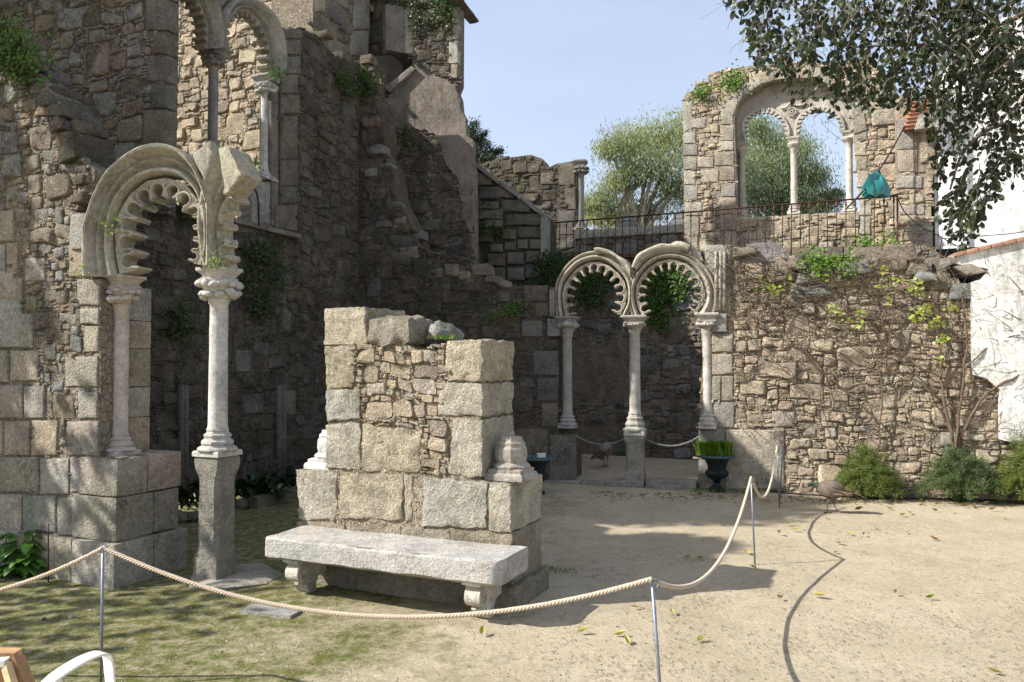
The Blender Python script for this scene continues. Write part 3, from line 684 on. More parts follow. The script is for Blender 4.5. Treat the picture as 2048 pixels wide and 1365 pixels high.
# upper window wall U
r = thing('window_wall', 'upper ruined wall of pale granite and rubble framing the twin arched window', 'wall', (5.2, 14.6, TZ))
hole = [(1472, 440), (1471, 380), (1469, 300), (1467, 232), (1474, 208), (1492, 190), (1520, 170), (1556, 160), (1606, 157), (1650, 164), (1683, 184), (1700, 210), (1708, 270), (1712, 330), (1719, 400), (1722, 425)]
U_out = [(1365, 200), (1375, 185), (1392, 180), (1395, 166), (1414, 165), (1416, 148), (1440, 142), (1500, 132), (1560, 128), (1620, 126), (1680, 122), (1740, 116), (1752, 128), (1762, 150), (1795, 190), (1812, 330), (1822, 560), (1370, 560)]
U_ash = [(1366, 203, 1385, 262), (1368, 264, 1392, 288), (1393, 236, 1412, 258), (1376, 238, 1410, 257), (1366, 290, 1396, 312), (1367, 314, 1394, 340), (1368, 342, 1392, 370), (1369, 372, 1396, 402), (1370, 404, 1404, 432), (1371, 434, 1400, 470), (1372, 472, 1396, 505),
         (1440, 252, 1468, 282), (1442, 218, 1467, 250), (1438, 283, 1468, 302), (1430, 304, 1469, 332), (1440, 334, 1470, 362), (1442, 366, 1471, 394), (1436, 396, 1472, 428), (1440, 430, 1473, 462), (1450, 464, 1474, 500),
         (1402, 340, 1438, 366), (1395, 314, 1428, 336), (1444, 190, 1470, 216),
         (1702, 200, 1732, 232), (1706, 234, 1730, 252), (1707, 254, 1735, 280), (1709, 282, 1733, 312), (1711, 314, 1735, 340), (1713, 342, 1737, 376), (1716, 378, 1742, 398), (1718, 400, 1744, 432), (1720, 434, 1742, 470), (1722, 472, 1742, 500)]
build_wall(r, PL_U, U_out, [(.15, .12), (.10, .24), (.06, .35), (.042, .35)], 24, 'warm', M_ST, M_MO, holes=[hole], ash=U_ash, thick=.55, mtint=(.46, .40, .30), zmin=2.8, prot=.045)
# voussoirs round the relieving arch
hv = [PL_U.uv(*p) for p in hole[3:13]]
cx_ = sum(p[0] for p in hv) / len(hv); cz_ = min(p[1] for p in hv)
hv3 = [Vector((p[0], p[1], 0)) for p in hv]; rs = resample(hv3, 13)
for i in range(12):
    a, b = rs[i], rs[i + 1]
    def outw(p, k):
        d = Vector((p.x - cx_, p.y - cz_ + .3, 0)).normalized(); return (p.x + d.x * k, p.y + d.y * k)
    kk = rng.uniform(.17, .24)
    V, Fc = block3d(PL_U, [outw(a, kk), outw(b, kk), outw(b, 0.004), outw(a, 0.004)], .04, -.3, .01, .004, 1, i)
    mesh('voussoir', V, Fc, M_GR, r, tint=pick(rng, 'gran'), sharp=50)
# sill under the window
V, Fc = block3d(PL_U, quad(PL_U, [(1474, 437), (1722, 424), (1724, 460), (1474, 470)]), .02, -.5, .012, .006, 2, 50)
PUs = PL_U.back(.06)
for q in ([(1474, 437), (1560, 433), (1560, 460), (1474, 464)], [(1562, 433), (1622, 429), (1622, 452), (1562, 459)], [(1624, 429), (1716, 424), (1716, 445), (1624, 452)]):
    V, Fc = block3d(PUs, quad(PUs, q), .06, -.42, .012, .006, 2, q[0][0]); mesh('sill_slab', V, Fc, M_GR, r, tint=pick(rng, 'gran'), sharp=50)
q = [PUs.uv(*p) for p in ((1474, 462), (1718, 446), (1724, 560), (1474, 560))]
V, Fc = extrude_poly(PUs, q, 0, -.4); o = mesh('parapet_core', V, Fc, M_MO, r, tint=(.4, .34, .26), smooth=False); fixn(o)
mb = MB()
for i, c in enumerate(rubble_cells(q, [(.18, .2), (.11, .3), (.06, .4)], random.Random(77))):
    V, Fc = stone_geo(PUs, c, .035, .05, .02, rng); mesh('stone', V, Fc, M_ST, r, tint=pick(rng, 'warm'), sharp=48)
# reveal and tympanum with two horseshoe lights
PTY = PL_U.back(.24)
oL = [(1494, 284), (1488, 268), (1487, 250), (1492, 238), (1502, 229), (1515, 222), (1531, 219), (1546, 221), (1558, 228), (1569, 240), (1576, 254), (1579, 266), (1578, 278)]
oR = [(1594, 276), (1592, 262), (1594, 247), (1600, 235), (1610, 225), (1624, 218), (1640, 215), (1656, 217), (1670, 224), (1681, 235), (1687, 248), (1689, 260), (1686, 270)]
outer = [(1698, 272), (1712, 270), (1706, 180), (1660, 150), (1560, 140), (1480, 170), (1455, 240), (1462, 290), (1480, 287)]
def tym(pl, pts): return [pl.uv(*p) for p in pts]
poly = tym(PTY, outer[::-1][0:0] + oL[0:1] + oL[1:] + [(1580, 288), (1594, 288)] + oR + [(1690, 275)] + outer)
V, Fc = extrude_poly(PTY, poly, 0, -.16); o = mesh('tympanum', V, Fc, M_LIM, r, tint=(.40, .37, .32), smooth=False); fixn(o)
for pts in (oL, oR):
    P3 = [PTY.P(*PTY.uv(*p), .03) for p in pts]; path = resample(catmull(P3, 4), 34)
    V, Fc = tube(path, .028, 8); mesh('arch_moulding', V, Fc, M_LIM, r, tint=(.5, .46, .4))
    cen = sum(path, Vector()) / len(path); cen.z -= .02
    for k in range(1, 33, 1):
        if k % 2: continue
        p = path[k]; d = (cen - p).normalized(); t = (path[k + 1] - path[k - 1]).normalized()
        a = p + d * .005 - PTY.n * .02; b = p + d * .085 - PTY.n * .02
        V = []
        for q in (a, b):
            ww = .032 if q is a else .022
            for s1, s2 in ((-1, -1), (1, -1), (1, 1), (-1, 1)): V.append(q + t * ww * s1 + PTY.n * .05 * s2)
        mesh('cusp', V, [(3, 2, 1, 0), (4, 5, 6, 7), (0, 1, 5, 4), (1, 2, 6, 5), (2, 3, 7, 6), (3, 0, 4, 7)], M_LIM, r, tint=(.46, .42, .36), smooth=False)
q = PTY.uv(1584, 225)
th = [PTY.P(q[0] + .075 * math.cos(a), q[1] + .075 * math.sin(a), .035) for a in [i * 2 * math.pi / 20 for i in range(21)]]
V, Fc = tube(th, .015, 6); mesh('roundel', V, Fc, M_LIM, r, tint=(.5, .46, .4))
V, Fc = tube([PTY.P(q[0] + .03 * math.cos(a), q[1] + .03 * math.sin(a), .035) for a in [i * 2 * math.pi / 12 for i in range(13)]], .014, 6); mesh('roundel', V, Fc, M_LIM, r, tint=(.5, .46, .4))
for pts in ([(1562, 218), (1572, 216), (1578, 211), (1583, 206)], [(1583, 206), (1590, 211), (1600, 212), (1610, 210)]):
    V, Fc = tube(catmull([PTY.P(*PTY.uv(*p), .035) for p in pts], 4), .02, 6); mesh('arch_moulding', V, Fc, M_LIM, r, tint=(.5, .46, .4))
hb = [PL_U.P(*PL_U.uv(*p), -.02) for p in hole[1:15]]
V, Fc = tube(resample(catmull(hb, 4), 40), .022, 6); mesh('edge_roll', V, Fc, M_LIM, r, tint=(.44, .39, .33))

# pier and white houses on the right
r = thing('stone_pier', 'pale stone pier with a brick corbel between the window wall and the white house', 'wall', (7.2, 13.2, 2))
PP = Plane(6.25, 13.15, -26)
build_wall(r, PP, [(1790, 190), (1872, 200), (1870, 300), (1862, 420), (1870, 545), (1850, 620), (1790, 620)], [(.2, .2), (.11, .3), (.06, .4)], 25, 'warm', M_ST, M_PL, ash=[(1794, 238, 1828, 300), (1792, 352, 1845, 378), (1798, 412, 1850, 430), (1838, 470, 1866, 530), (1796, 300, 1835, 345), (1838, 205, 1868, 232)], thick=.5, mtint=(.46, .37, .27), zmin=2.4)
for i in range(8):
    t = i / 7; u, v = PP.uv(1842 - t * 16, 213 + t * 46)
    V, Fc = block3d(PP, [(u - .14, v + .03), (u + .14, v + .034), (u + .13, v - .028), (u - .15, v - .028)], .36 - .03 * i, -.1, .006, .004, 1, i); mesh('brick', V, Fc, M_BRK, r, tint=(rng.uniform(.8, 1.15),) * 3, sharp=50)
V, Fc = block3d(PP, quad(PP, [(1858, 168), (1876, 172), (1874, 262), (1828, 268)]), .25, -.1, .015, .01, 2, 9); mesh('plaster_corbel', V, Fc, M_PL, r, tint=(.6, .55, .48), sharp=50)

r = thing('white_house', 'tall whitewashed house wall at the right edge behind the hanging tree leaves', 'building', (8.2, 12.4, 0))
PW = Plane(7.0, 12.9, -20)
uw = PW.uv(1872, 400)[0]
wq = [(uw - .02, 2.0), (uw + 6, 2.0), (uw + 6, 7.5), (uw + .75, 7.3), (uw - .02, 6.45)]
V, Fc = extrude_poly(PW, wq, 0, -3); o = mesh('wall', V, Fc, M_WHT, r, tint=(.80, .79, .76), smooth=False); fixn(o)
a = PW.uv(1876, 400)[0]
V, Fc = block3d(PW, [(a, 6.4), (a + .42, 6.4), (a + .42, 2.0), (a, 2.0)], .06, -.1, .01, .004, 2, 3); mesh('corner_strip', V, Fc, M_WHT, r, tint=(.85, .84, .82), sharp=50)
# lower stained wall with tile coping
r = thing('garden_wall', 'stained whitewashed garden wall with a terracotta coping at the right edge', 'wall', (6.8, 10.2, 0))
PQ = PL_F.back(-.05)
wp = [(1940, 566), (1960, 560), (1975, 540), (1905, 528), (1900, 514), (1960, 503), (2060, 478), (2160, 452), (2700, 310), (2700, 1500), (2110, 1200), (2110, 905), (2050, 890), (1998, 878), (1997, 780), (1975, 760), (1945, 750)]
up = [PQ.uv(*p) for p in wp]; cpl = []
for i in range(len(up)):
    a, b = up[i], up[(i + 1) % len(up)]
    for k in range(6):
        t = k / 6; q = (a[0] + (b[0] - a[0]) * t, a[1] + (b[1] - a[1]) * t); nn = noise.noise_vector(Vector((q[0] * 9, q[1] * 9, 0))) * .014; cpl.append((q[0] + nn.x, q[1] + nn.y))
V, Fc = extrude_poly(PQ, cpl, .04, -.3); o = mesh('lime_plaster', V, Fc, M_WHS, r, tint=(.74, .73, .68), smooth=False); fixn(o)
for i in range(9):
    a = 1905 + i * 25; s = -.235
    sl = lambda x: 512 + (x - 1905) * s
    V, Fc = block3d(PQ, quad(PQ, [(a, sl(a) - 4), (a + 24, sl(a + 24) - 4), (a + 24, sl(a + 24) + 4), (a, sl(a) + 4)]), .09, -.3, .006, .004, 1, i); mesh('coping_tile', V, Fc, M_TILE, r, tint=(rng.uniform(.85, 1.15),) * 3, sharp=50)
for q in ([(1872, 520), (1912, 514), (1908, 528), (1880, 540)], [(1905, 534), (1940, 528), (1975, 545), (1930, 552)]):
    V, Fc = block3d(PQ, quad(PQ, q), .06, -.4, .01, .008, 1, q[0][0]); mesh('step_slab', V, Fc, M_ST, r, tint=(.42, .38, .32), sharp=50)
# ---------------------------------------------------------------- carved stone kit
def mb_mesh(root, name, VF, mat, tint, **k):
    return mesh(name, VF[0], VF[1], mat, root, tint=tint, **k)
def band(pl, outer, inner, prof, N=48):
    # moulded archivolt between two pixel curves, prof = closed section (share across, depth)
    A = resample(catmull([Vector((*pl.uv(*p), 0)) for p in outer], 5), N); B = resample(catmull([Vector((*pl.uv(*p), 0)) for p in inner], 5), N)
    V = []; Fc = []; m = len(prof)
    for i in range(N):
        for s, o in prof:
            q = A[i].lerp(B[i], s); nz = noise.noise(Vector((q.x * 6, q.y * 6, o * 6))) * .006
            V.append(pl.P(q.x, q.y, o + nz))
    for i in range(N - 1):
        for k in range(m):
            l = (k + 1) % m; Fc.append((i * m + k, i * m + l, (i + 1) * m + l, (i + 1) * m + k))
    Fc.append(tuple(range(m))[::-1]); Fc.append(tuple((N - 1) * m + i for i in range(m)))
    return V, Fc
def cusp_unit(pl, p0, p1, inw, f0, f1, depth_k=.92, r_k=.33, bead=True):
    # one lobe of the scalloped fringe: pierced plate plus a raised bead
    c = (p0 + p1) / 2; t = (p1 - p0); w_ = t.length; t /= w_; m = Vector((-t.y, t.x, 0))
    if m.dot(inw - c) < 0: m = -m
    def L(a, b): return c + t * (a * w_) + m * (b * w_)
    cb = .46; arc = [(r_k * math.sin(q), cb - r_k * math.cos(q)) for q in [math.radians(x) for x in range(125, -126, -25)]]
    pts = [(-.49, -.06), (.49, -.06), (.49, .62), (.44, depth_k), (max(.33, r_k + .05), depth_k * .96)] + arc + [(-.33, depth_k * .96), (-.44, depth_k), (-.49, .62)]
    P2 = [L(*q) for q in pts]; n = len(P2)
    tr = geometry.tessellate_polygon([[Vector((q.x, q.y, 0)) for q in P2]])
    V = [pl.P(q.x, q.y, f0) for q in P2] + [pl.P(q.x, q.y, f1) for q in P2]
    Fc = [tuple(x) for x in tr] + [tuple(i + n for i in x[::-1]) for x in tr] + [(i, (i + 1) % n, (i + 1) % n + n, i + n) for i in range(n)]
    if bead:
        bp = [(.40, depth_k * .93)] + [((r_k + .06) * math.sin(q), cb - (r_k + .06) * math.cos(q)) for q in [math.radians(x) for x in range(115, -116, -23)]] + [(-.40, depth_k * .93)]
        T = tube([pl.P(L(*q).x, L(*q).y, f0 + .004) for q in bp], w_ * .062, 5)
        k = len(V); V += T[0]; Fc += [tuple(i + k for i in f) for f in T[1]]
        q = L(.5, .16); bl = lathe(0, 0, [(.0, 0), (.055, .01), (.06, .02), (.035, .05)], 6)
        k = len(V); V += [pl.P(q.x + v[0] * w_ * 1.3, q.y + v[1] * w_ * 1.3, f0 + v[2] * w_) for v in bl[0]]; Fc += [tuple(i + k for i in f) for f in bl[1]]
    return V, Fc
def cusps(root, pl, line, k, inw, f0, f1, mat, tint, depth_k=.92, name='cusp', r_k=.33, bead=True):
    P = resample(catmull([Vector((*pl.uv(*p), 0)) for p in line], 5), k + 1); I = Vector((*pl.uv(*inw), 0))
    rg = random.Random(k * 7)
    for i in range(k):
        V, Fc = cusp_unit(pl, P[i], P[i + 1], I, f0, f1, depth_k * rg.uniform(.93, 1.05), r_k, bead)
        f = rg.uniform(.88, 1.06); o = mesh(name, V, Fc, mat, root, tint=tuple(x * f for x in tint), smooth=True, sharp=35); fixn(o)
def lumps(cx, cy, z, rad, n, size, rng, flat=.8, a0=0, a1=2 * math.pi):
    V = []; Fc = []
    for i in range(n):
        a = a0 + (a1 - a0) * (i + rng.uniform(-.2, .2)) / n; c = Vector((cx + rad * math.cos(a), cy + rad * math.sin(a), z + rng.uniform(-.3, .3) * size))
        s = size * rng.uniform(.75, 1.2); R = [(0.001, -s * flat), (s * .7, -s * flat * .6), (s, 0), (s * .75, s * flat * .6), (0.001, s * flat)]
        T = lathe(c.x, c.y, [(q[0], c.z + q[1]) for q in R], 7, a)
        T = (jitter(T[0], s * .35, 14), T[1]); k = len(V); V += T[0]; Fc += [tuple(j + k for j in f) for f in T[1]]
    return V, Fc
def column(name, label, x, y, rot, spec, group=None, tint=(.55, .52, .47), mat=M_MBS, pmat=M_GR, cap='leaf', half=False):
    """spec: z levels ped0, ped1(base), sh0, sh1, cap1, ab1; rs shaft radius; pw pedestal half width"""
    r = thing(name, label, 'column', (x, y, spec['ped0']), group); tint = tuple(c * .88 for c in tint)
    rng = random.Random(int(x * 100)); rs = spec['rs']; p0, p1, s0, s1, c1, a1 = (spec[k] for k in ('ped0', 'ped1', 'sh0', 'sh1', 'cap1', 'ab1')); pw = spec.get('pw', 0)
    def oct_(prof, n=8, am=.0):
        V, Fc = lathe(x, y, prof, n, rot + math.pi / n); return (jitter(V, am, 8), Fc) if am else (V, Fc)
    if pw:
        hgt = p1 - p0; k = 1 / math.cos(math.pi / 8)
        sq = lambda r_, z: (r_ * k, z)
        # square foot, chamfered shaft, square head: built from square and octagon rings
        V = []; ring = []
        def ringpts(hw, ch, z):
            q = []
            for sx, sy in ((1, 1), (-1, 1), (-1, -1), (1, -1)):
                a = (sx * hw, sy * (hw - ch)); b = (sx * (hw - ch), sy * hw)
                q += ([a, b] if sx * sy > 0 else [b, a])
            return [(x + u * math.cos(rot) - v * math.sin(rot), y + u * math.sin(rot) + v * math.cos(rot), z) for u, v in q]
        lv = [(1.05, .06, 0), (1.05, .05, .02), (1.05, .07, .2), (.98, .25, .26), (.95, .30, .30)] + [(.95, .30, .30 + i * .07) for i in range(1, 8)] + [(.96, .26, .84), (1.03, .12, .885), (1.06, .05, .93), (1.06, .05, .97), (1.0, .05, 1.0)]
        for f, ch, t in lv: V += ringpts(pw * f, pw * ch, p0 + hgt * t)
        n = 8; Fc = [(i * n + j, i * n + (j + 1) % n, (i + 1) * n + (j + 1) % n, (i + 1) * n + j) for i in range(len(lv) - 1) for j in range(n)] + [tuple(range(n))[::-1], tuple((len(lv) - 1) * n + i for i in range(n))]
        mb_mesh(r, 'pedestal', (jitter(V, .006, 9), Fc), pmat, spec.get('ptint', (.38, .355, .30)), sharp=30)
    R = rs
    bs = [(R * 2.15, p1), (R * 2.15, p1 + (s0 - p1) * .14), (R * 2.0, p1 + (s0 - p1) * .2)]
    V, Fc = lathe(x, y, [(a * 1.18, b) for a, b in bs], 4, rot + math.pi / 4); mb_mesh(r, 'base_slab', (V, Fc), M_MB, tint, sharp=30)
    h = s0 - p1
    prof = [(R * 2.1, .18), (R * 2.2, .24), (R * 2.1, .30), (R * 1.8, .34), (R * 1.62, .40), (R * 1.78, .46), (R * 1.76, .54), (R * 1.5, .60), (R * 1.42, .68), (R * 1.52, .72), (R * 1.5, .78), (R * 1.25, .82), (R * 1.15, .9), (R * 1.22, .94), (R * 1.16, 1.0)]
    V, Fc = lathe(x, y, [(a, p1 + h * b) for a, b in prof], 8, rot + math.pi / 8); mb_mesh(r, 'moulded_base', (jitter(V, .003, 20), Fc), M_MB, tuple(c * .92 for c in tint), sharp=30)
    n = 10
    prof = [(R * 1.06, s0), (R * 1.0, s0 + .03)] + [(R * (1.0 - .06 * i / n), s0 + .03 + (s1 - s0 - .06) * i / n) for i in range(1, n + 1)] + [(R * 1.06, s1 - .02), (R * 1.06, s1)]
    mb_mesh(r, 'shaft', lathe(x, y, prof, 18, 0, .004), mat, tint, sharp=50)
    hc = c1 - s1
    prof = [(R * 1.15, 0), (R * 1.2, .08), (R * 1.1, .12), (R * 1.3, .3), (R * 1.65, .6), (R * 1.95, .85), (R * 2.0, 1.0)]
    mb_mesh(r, 'capital', (jitter(lathe(x, y, [(a, s1 + hc * b) for a, b in prof], 16)[0], .004, 20), lathe(x, y, prof, 16)[1]), M_MB, tint, sharp=50)
    if cap == 'leaf':
        V, Fc = lumps(x, y, s1 + hc * .36, R * 1.55, 10, hc * .34, rng, .7); mb_mesh(r, 'carved_leaves', (V, Fc), M_MB, tuple(c * .95 for c in tint))
        V, Fc = lumps(x, y, s1 + hc * .78, R * 1.95, 13, hc * .25, rng, .7); mb_mesh(r, 'carved_leaves', (V, Fc), M_MB, tint)
    elif cap == 'ring':
        V, Fc = lumps(x, y, s1 + hc * .78, R * 1.8, 22, hc * .24, rng, .9); mb_mesh(r, 'carved_leaves', (V, Fc), M_MB, tint)
    ha = a1 - c1; W = spec.get('aw', R * 2.5) * 1.414
    prof = [(W * .78, 0), (W * .80, .18), (W * .70, .22), (W * .74, .42), (W * .88, .62), (W * .90, .68), (W * .98, .72), (W, .78), (W, .96), (W * .96, 1.0)]
    V, Fc = lathe(x, y, [(a, c1 + ha * b) for a, b in prof], 4, rot + math.pi / 4); mb_mesh(r, 'abacus', (jitter(V, .003, 14), Fc), M_MB, tint, sharp=28)
    return r
RM = math.radians
# ---------------------------------------------------------------- first arch on the left
X1, Y1, X2, Y2 = -3.27, 6.66, -2.42, 6.57
zz = lambda py, d: at(1024, py, d).z
r = column('stone_column', 'engaged marble shaft on the big pedestal, leftmost column, carved capital', X1, Y1, RM(-24),
       dict(ped0=1.0, ped1=1.005, sh0=zz(868, 6.6), sh1=zz(612, 6.6), cap1=zz(575, 6.6), ab1=zz(551, 6.6), rs=.064, aw=.135), tint=(.52, .45, .40))
column('stone_column', 'freestanding marble column on a tall chamfered granite pedestal, left of the bench monument', X2, Y2, RM(-24),
       dict(ped0=-.02, ped1=zz(913, 6.5), sh0=zz(858, 6.5), sh1=zz(602, 6.5), cap1=zz(560, 6.5), ab1=zz(535, 6.5), rs=.077, pw=.12, aw=.132), tint=(.56, .53, .48), pmat=M_MON)
r = thing('stone_slab', 'flat worn slab under the freestanding left column', 'slab', (X2 + .1, Y2, 0))
V, Fc = block3d(PL_M, quad(PL_M, (0, 0, 1, 1)), 0, 1) if False else (jitter(lathe(X2 + .14, Y2 + .02, [(.36, -.05), (.38, .015), (.35, .03)], 7, .4)[0], .05, 3), lathe(0, 0, [(.44, -.05), (.46, .02), (.42, .045)], 7)[1])
mb_mesh(r, 'slab_top', (V, Fc), M_BEN, (.34, .31, .25), sharp=40)
PA = Plane(X2 - .03, Y2 - .12, math.degrees(math.atan2(Y2 - Y1, X2 - X1)))
r = thing('stone_arch', 'large scalloped horseshoe arch on the left with a broken springer stub', 'arch', (-2.85, 6.6, 2.5))
TA = (.40, .37, .30)
# section across the archivolt, from the outer rim to the soffit
PRO = [(0, -.15), (0, .10), (.03, .135), (.10, .15), (.17, .145), (.22, .115), (.27, .07), (.34, .055), (.41, .07), (.46, .085), (.52, .07), (.57, .035), (.66, .02), (.72, .04), (.77, .075), (.84, .10), (.92, .095), (.98, .065), (1.0, .03), (1.0, -.15)]
outer = [(184, 556), (183, 500), (184, 458), (195, 422), (206, 392), (231, 349), (264, 319), (302, 298), (340, 294), (372, 306), (394, 326), (410, 352), (424, 385), (429, 402)]
inner = [(240, 554), (233, 520), (231, 487), (234, 443), (247, 405), (272, 375), (302, 356), (340, 352), (372, 360), (391, 378), (404, 398), (410, 420), (412, 440), (413, 452)]
mb_mesh(r, 'archivolt', band(PA, outer, inner, PRO, 60), M_LIM, TA, sharp=50)
leg = band(PA, [(429, 392), (431, 430), (430, 480), (434, 535)], [(409, 425), (417, 455), (417, 500), (404, 532)], [(0, -.14), (0, .10), (.15, .13), (.3, .12), (.4, .08), (.5, .08), (.65, .11), (.85, .11), (1, .06), (1, -.14)], 24)
mb_mesh(r, 'archivolt', leg, M_LIM, (.46, .43, .34), sharp=50)
cusps(r, PA, [(246, 549), (240, 520), (236, 487), (240, 443), (253, 409), (276, 382), (304, 364), (340, 360), (368, 368), (386, 386), (398, 405)], 8, (322, 450), .03, -.17, M_LIM, (.44, .40, .32), .92, r_k=.28)
cusps(r, PA, [(401, 408), (409, 430), (411, 455), (411, 480), (409, 503), (400, 530)], 5, (322, 460), .05, -.12, M_LIM, (.46, .43, .34), .80, r_k=.28)
# stub of the next arch springing from the same column
outer2 = [(436, 536), (428, 500), (424, 460), (425, 420), (432, 385), (436, 340), (438, 292)]
inner2 = [(446, 536), (438, 500), (435, 460), (438, 425), (448, 395), (464, 370), (484, 352)]
PS = Plane(X2 - .02, Y2 - .08, -30)
mb_mesh(r, 'archivolt', band(PS, outer2, inner2, [(0, -.16), (0, .13), (.1, .15), (.3, .145), (.42, .10), (.55, .05), (.68, .04), (.8, .06), (.92, .055), (1, .02), (1, -.16)], 26), M_LIM, (.40, .37, .285), sharp=50)
V, Fc = block3d(PS, [PS.uvo(*p, .1) for p in ((438, 291), (462, 297), (482, 330), (487, 356), )[:2] + ((488, 352), (450, 396))], .12, -.10, .03, .022, 5, 3, 6, .008); mb_mesh(r, 'springer_block', (V, Fc), M_LIM, (.37, .34, .26), sharp=40)
V, Fc = block3d(PA, [PA.uv(*p) for p in ((398, 316), (437, 290), (440, 330), (424, 372))], .135, -.15, .02, .012, 3, 4); mb_mesh(r, 'springer_block', (V, Fc), M_LIM, (.40, .37, .29), sharp=40)
cusps(r, PS, [(444, 530), (438, 505), (436, 470), (439, 432), (451, 404), (468, 382)], 4, (560, 470), .02, -.10, M_LIM, (.47, .43, .33), .72, r_k=.27)
V, Fc = block3d(PL_L, [PL_L.uv(*p) for p in ((150, 430), (183, 427), (184, 500), (146, 500))], .05, -.4, .03, .012, 2, 14); mb_mesh(r, 'abutment_block', (V, Fc), M_GR, (.40, .38, .33), sharp=50)
fgr = [(.45, .40)]
# ---------------------------------------------------------------- high window on the left
r = thing('window_arcade', 'high twin arched gallery window on the left with dentilled arches and one dark column', 'window', (-3.3, 10, 3.6))
def gpos(px, off=-.12):
    u, v = PL_G.uvo(px, 300, off); return PL_G.P(u, 0, off)
gA, gB = gpos(425), gpos(531)
ring_prof = [(0, -.16), (0, .10), (.15, .12), (.3, .11), (.45, .06), (.6, .03), (.75, .07), (.9, .085), (1, .04), (1, -.16)]
o1 = [(434, 98), (433, 70), (438, 40), (450, 14), (470, -2), (498, 0), (524, 16), (548, 46), (560, 85), (562, 125), (556, 156)]
i1 = [(446, 98), (444, 75), (448, 52), (457, 32), (471, 20), (492, 20), (510, 36), (526, 62), (536, 92), (540, 125), (541, 154)]
mb_mesh(r, 'archivolt', band(PL_G, o1, i1, ring_prof, 44), M_LIM, (.30, .28, .24), sharp=50)
cusps(r, PL_G, i1, 15, (485, 110), .02, -.15, M_LIM, (.36, .33, .27), .8, r_k=.28)
o2 = [(434, 98), (436, 60), (428, 20), (410, -20), (380, -60), (340, -70)]
i2 = [(412, 98), (414, 70), (410, 40), (398, 10), (375, -20), (345, -30)]
mb_mesh(r, 'archivolt', band(PL_G, o2, i2, ring_prof, 24), M_LIM, (.28, .26, .22), sharp=50)
cusps(r, PL_G, i2, 9, (340, 90), .02, -.15, M_LIM, (.34, .31, .26), .8, r_k=.28)
q = [PL_G.uv(*p) for p in ((434, 60), (440, 20), (470, -8), (500, -6), (530, 10), (556, 40), (602, 56), (602, -80), (380, -80), (400, -40), (425, 5))]
V, Fc = extrude_poly(PL_G, [PL_G.uv(*p) for p in ((434, 45), (440, 14), (460, -6), (490, -12), (440, -30), (400, -60), (395, -40), (420, -10))], .03, -.14); o = mesh('spandrel', V, Fc, M_GRD, r, tint=(.25, .23, .2), smooth=False); fixn(o)
def z_at(p, py): return zz(py, p.y)
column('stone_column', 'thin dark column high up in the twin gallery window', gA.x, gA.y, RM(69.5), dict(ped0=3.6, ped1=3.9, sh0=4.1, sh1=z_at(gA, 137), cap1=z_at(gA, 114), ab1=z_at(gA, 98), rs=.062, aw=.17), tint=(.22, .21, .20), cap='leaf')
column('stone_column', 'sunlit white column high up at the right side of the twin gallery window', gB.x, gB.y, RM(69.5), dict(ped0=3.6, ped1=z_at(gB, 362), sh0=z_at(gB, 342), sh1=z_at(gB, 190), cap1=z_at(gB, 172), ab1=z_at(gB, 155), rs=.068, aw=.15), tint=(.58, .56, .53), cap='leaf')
V, Fc = block3d(PL_G, quad(PL_G, (506, 364, 548, 458)), -.02, -.24, .01, .005, 2, 5); mb_mesh(r, 'pier', (V, Fc), M_GR, (.42, .40, .36), sharp=50)
V, Fc = block3d(PL_G, quad(PL_G, (543, 160, 557, 452)), .0, -.2, .01, .004, 3, 6); mb_mesh(r, 'jamb', (V, Fc), M_GRD, (.22, .20, .17), sharp=50)

# ---------------------------------------------------------------- small arcade in the back wall
r = thing('stone_arcade', 'pair of scalloped horseshoe arches in the back wall with broken hood moulds', 'arch', (2, 11.6, 2.5))
TB = (.48, .43, .35)
PRB = [(0, -.13), (0, .05), (.1, .07), (.2, .06), (.32, .02), (.42, .03), (.52, .07), (.66, .10), (.82, .09), (.92, .05), (1, .02), (1, -.13)]
oL_ = [(1114, 636), (1112, 600), (1113, 568), (1127, 540), (1145, 521), (1166, 508), (1193, 503), (1219, 508), (1243, 524), (1258, 541), (1267, 562), (1268, 590), (1265, 612), (1256, 632)]
iL_ = [(1128, 635), (1124, 612), (1123, 587), (1129, 564), (1143, 545), (1162, 529), (1191, 521), (1216, 527), (1238, 543), (1252, 561), (1258, 587), (1256, 606), (1250, 620), (1245, 631)]
mb_mesh(r, 'archivolt', band(PL_F, oL_, iL_, PRB, 56), M_LIM, TB, sharp=50)
oR_ = [(1264, 632), (1258, 607), (1257, 582), (1262, 557), (1278, 531), (1303, 511), (1334, 503), (1366, 505), (1396, 520), (1418, 543), (1430, 572), (1433, 600), (1430, 626)]
iR_ = [(1279, 631), (1271, 610), (1269, 582), (1275, 560), (1291, 538), (1313, 522), (1336, 517), (1362, 520), (1386, 534), (1404, 557), (1413, 580), (1412, 605), (1397, 627)]
mb_mesh(r, 'archivolt', band(PL_F, oR_, iR_, PRB, 56), M_LIM, TB, sharp=50)
cusps(r, PL_F, [(1134, 634), (1128, 612), (1127, 588), (1133, 567), (1146, 549), (1164, 533), (1190, 525), (1213, 531), (1234, 546), (1248, 564), (1253, 587), (1251, 606), (1241, 630)], 13, (1191, 590), .04, -.10, M_LIM, (.50, .44, .35), .93)
cusps(r, PL_F, [(1285, 631), (1276, 610), (1273, 582), (1279, 562), (1294, 542), (1315, 527), (1336, 521), (1360, 524), (1382, 537), (1399, 559), (1408, 580), (1407, 605), (1392, 627)], 14, (1340, 585), .04, -.10, M_LIM, (.50, .44, .35), .93)
HP = [(0, -.12), (0, .11), (.25, .14), (.6, .135), (.85, .10), (1, .06), (1, -.12)]
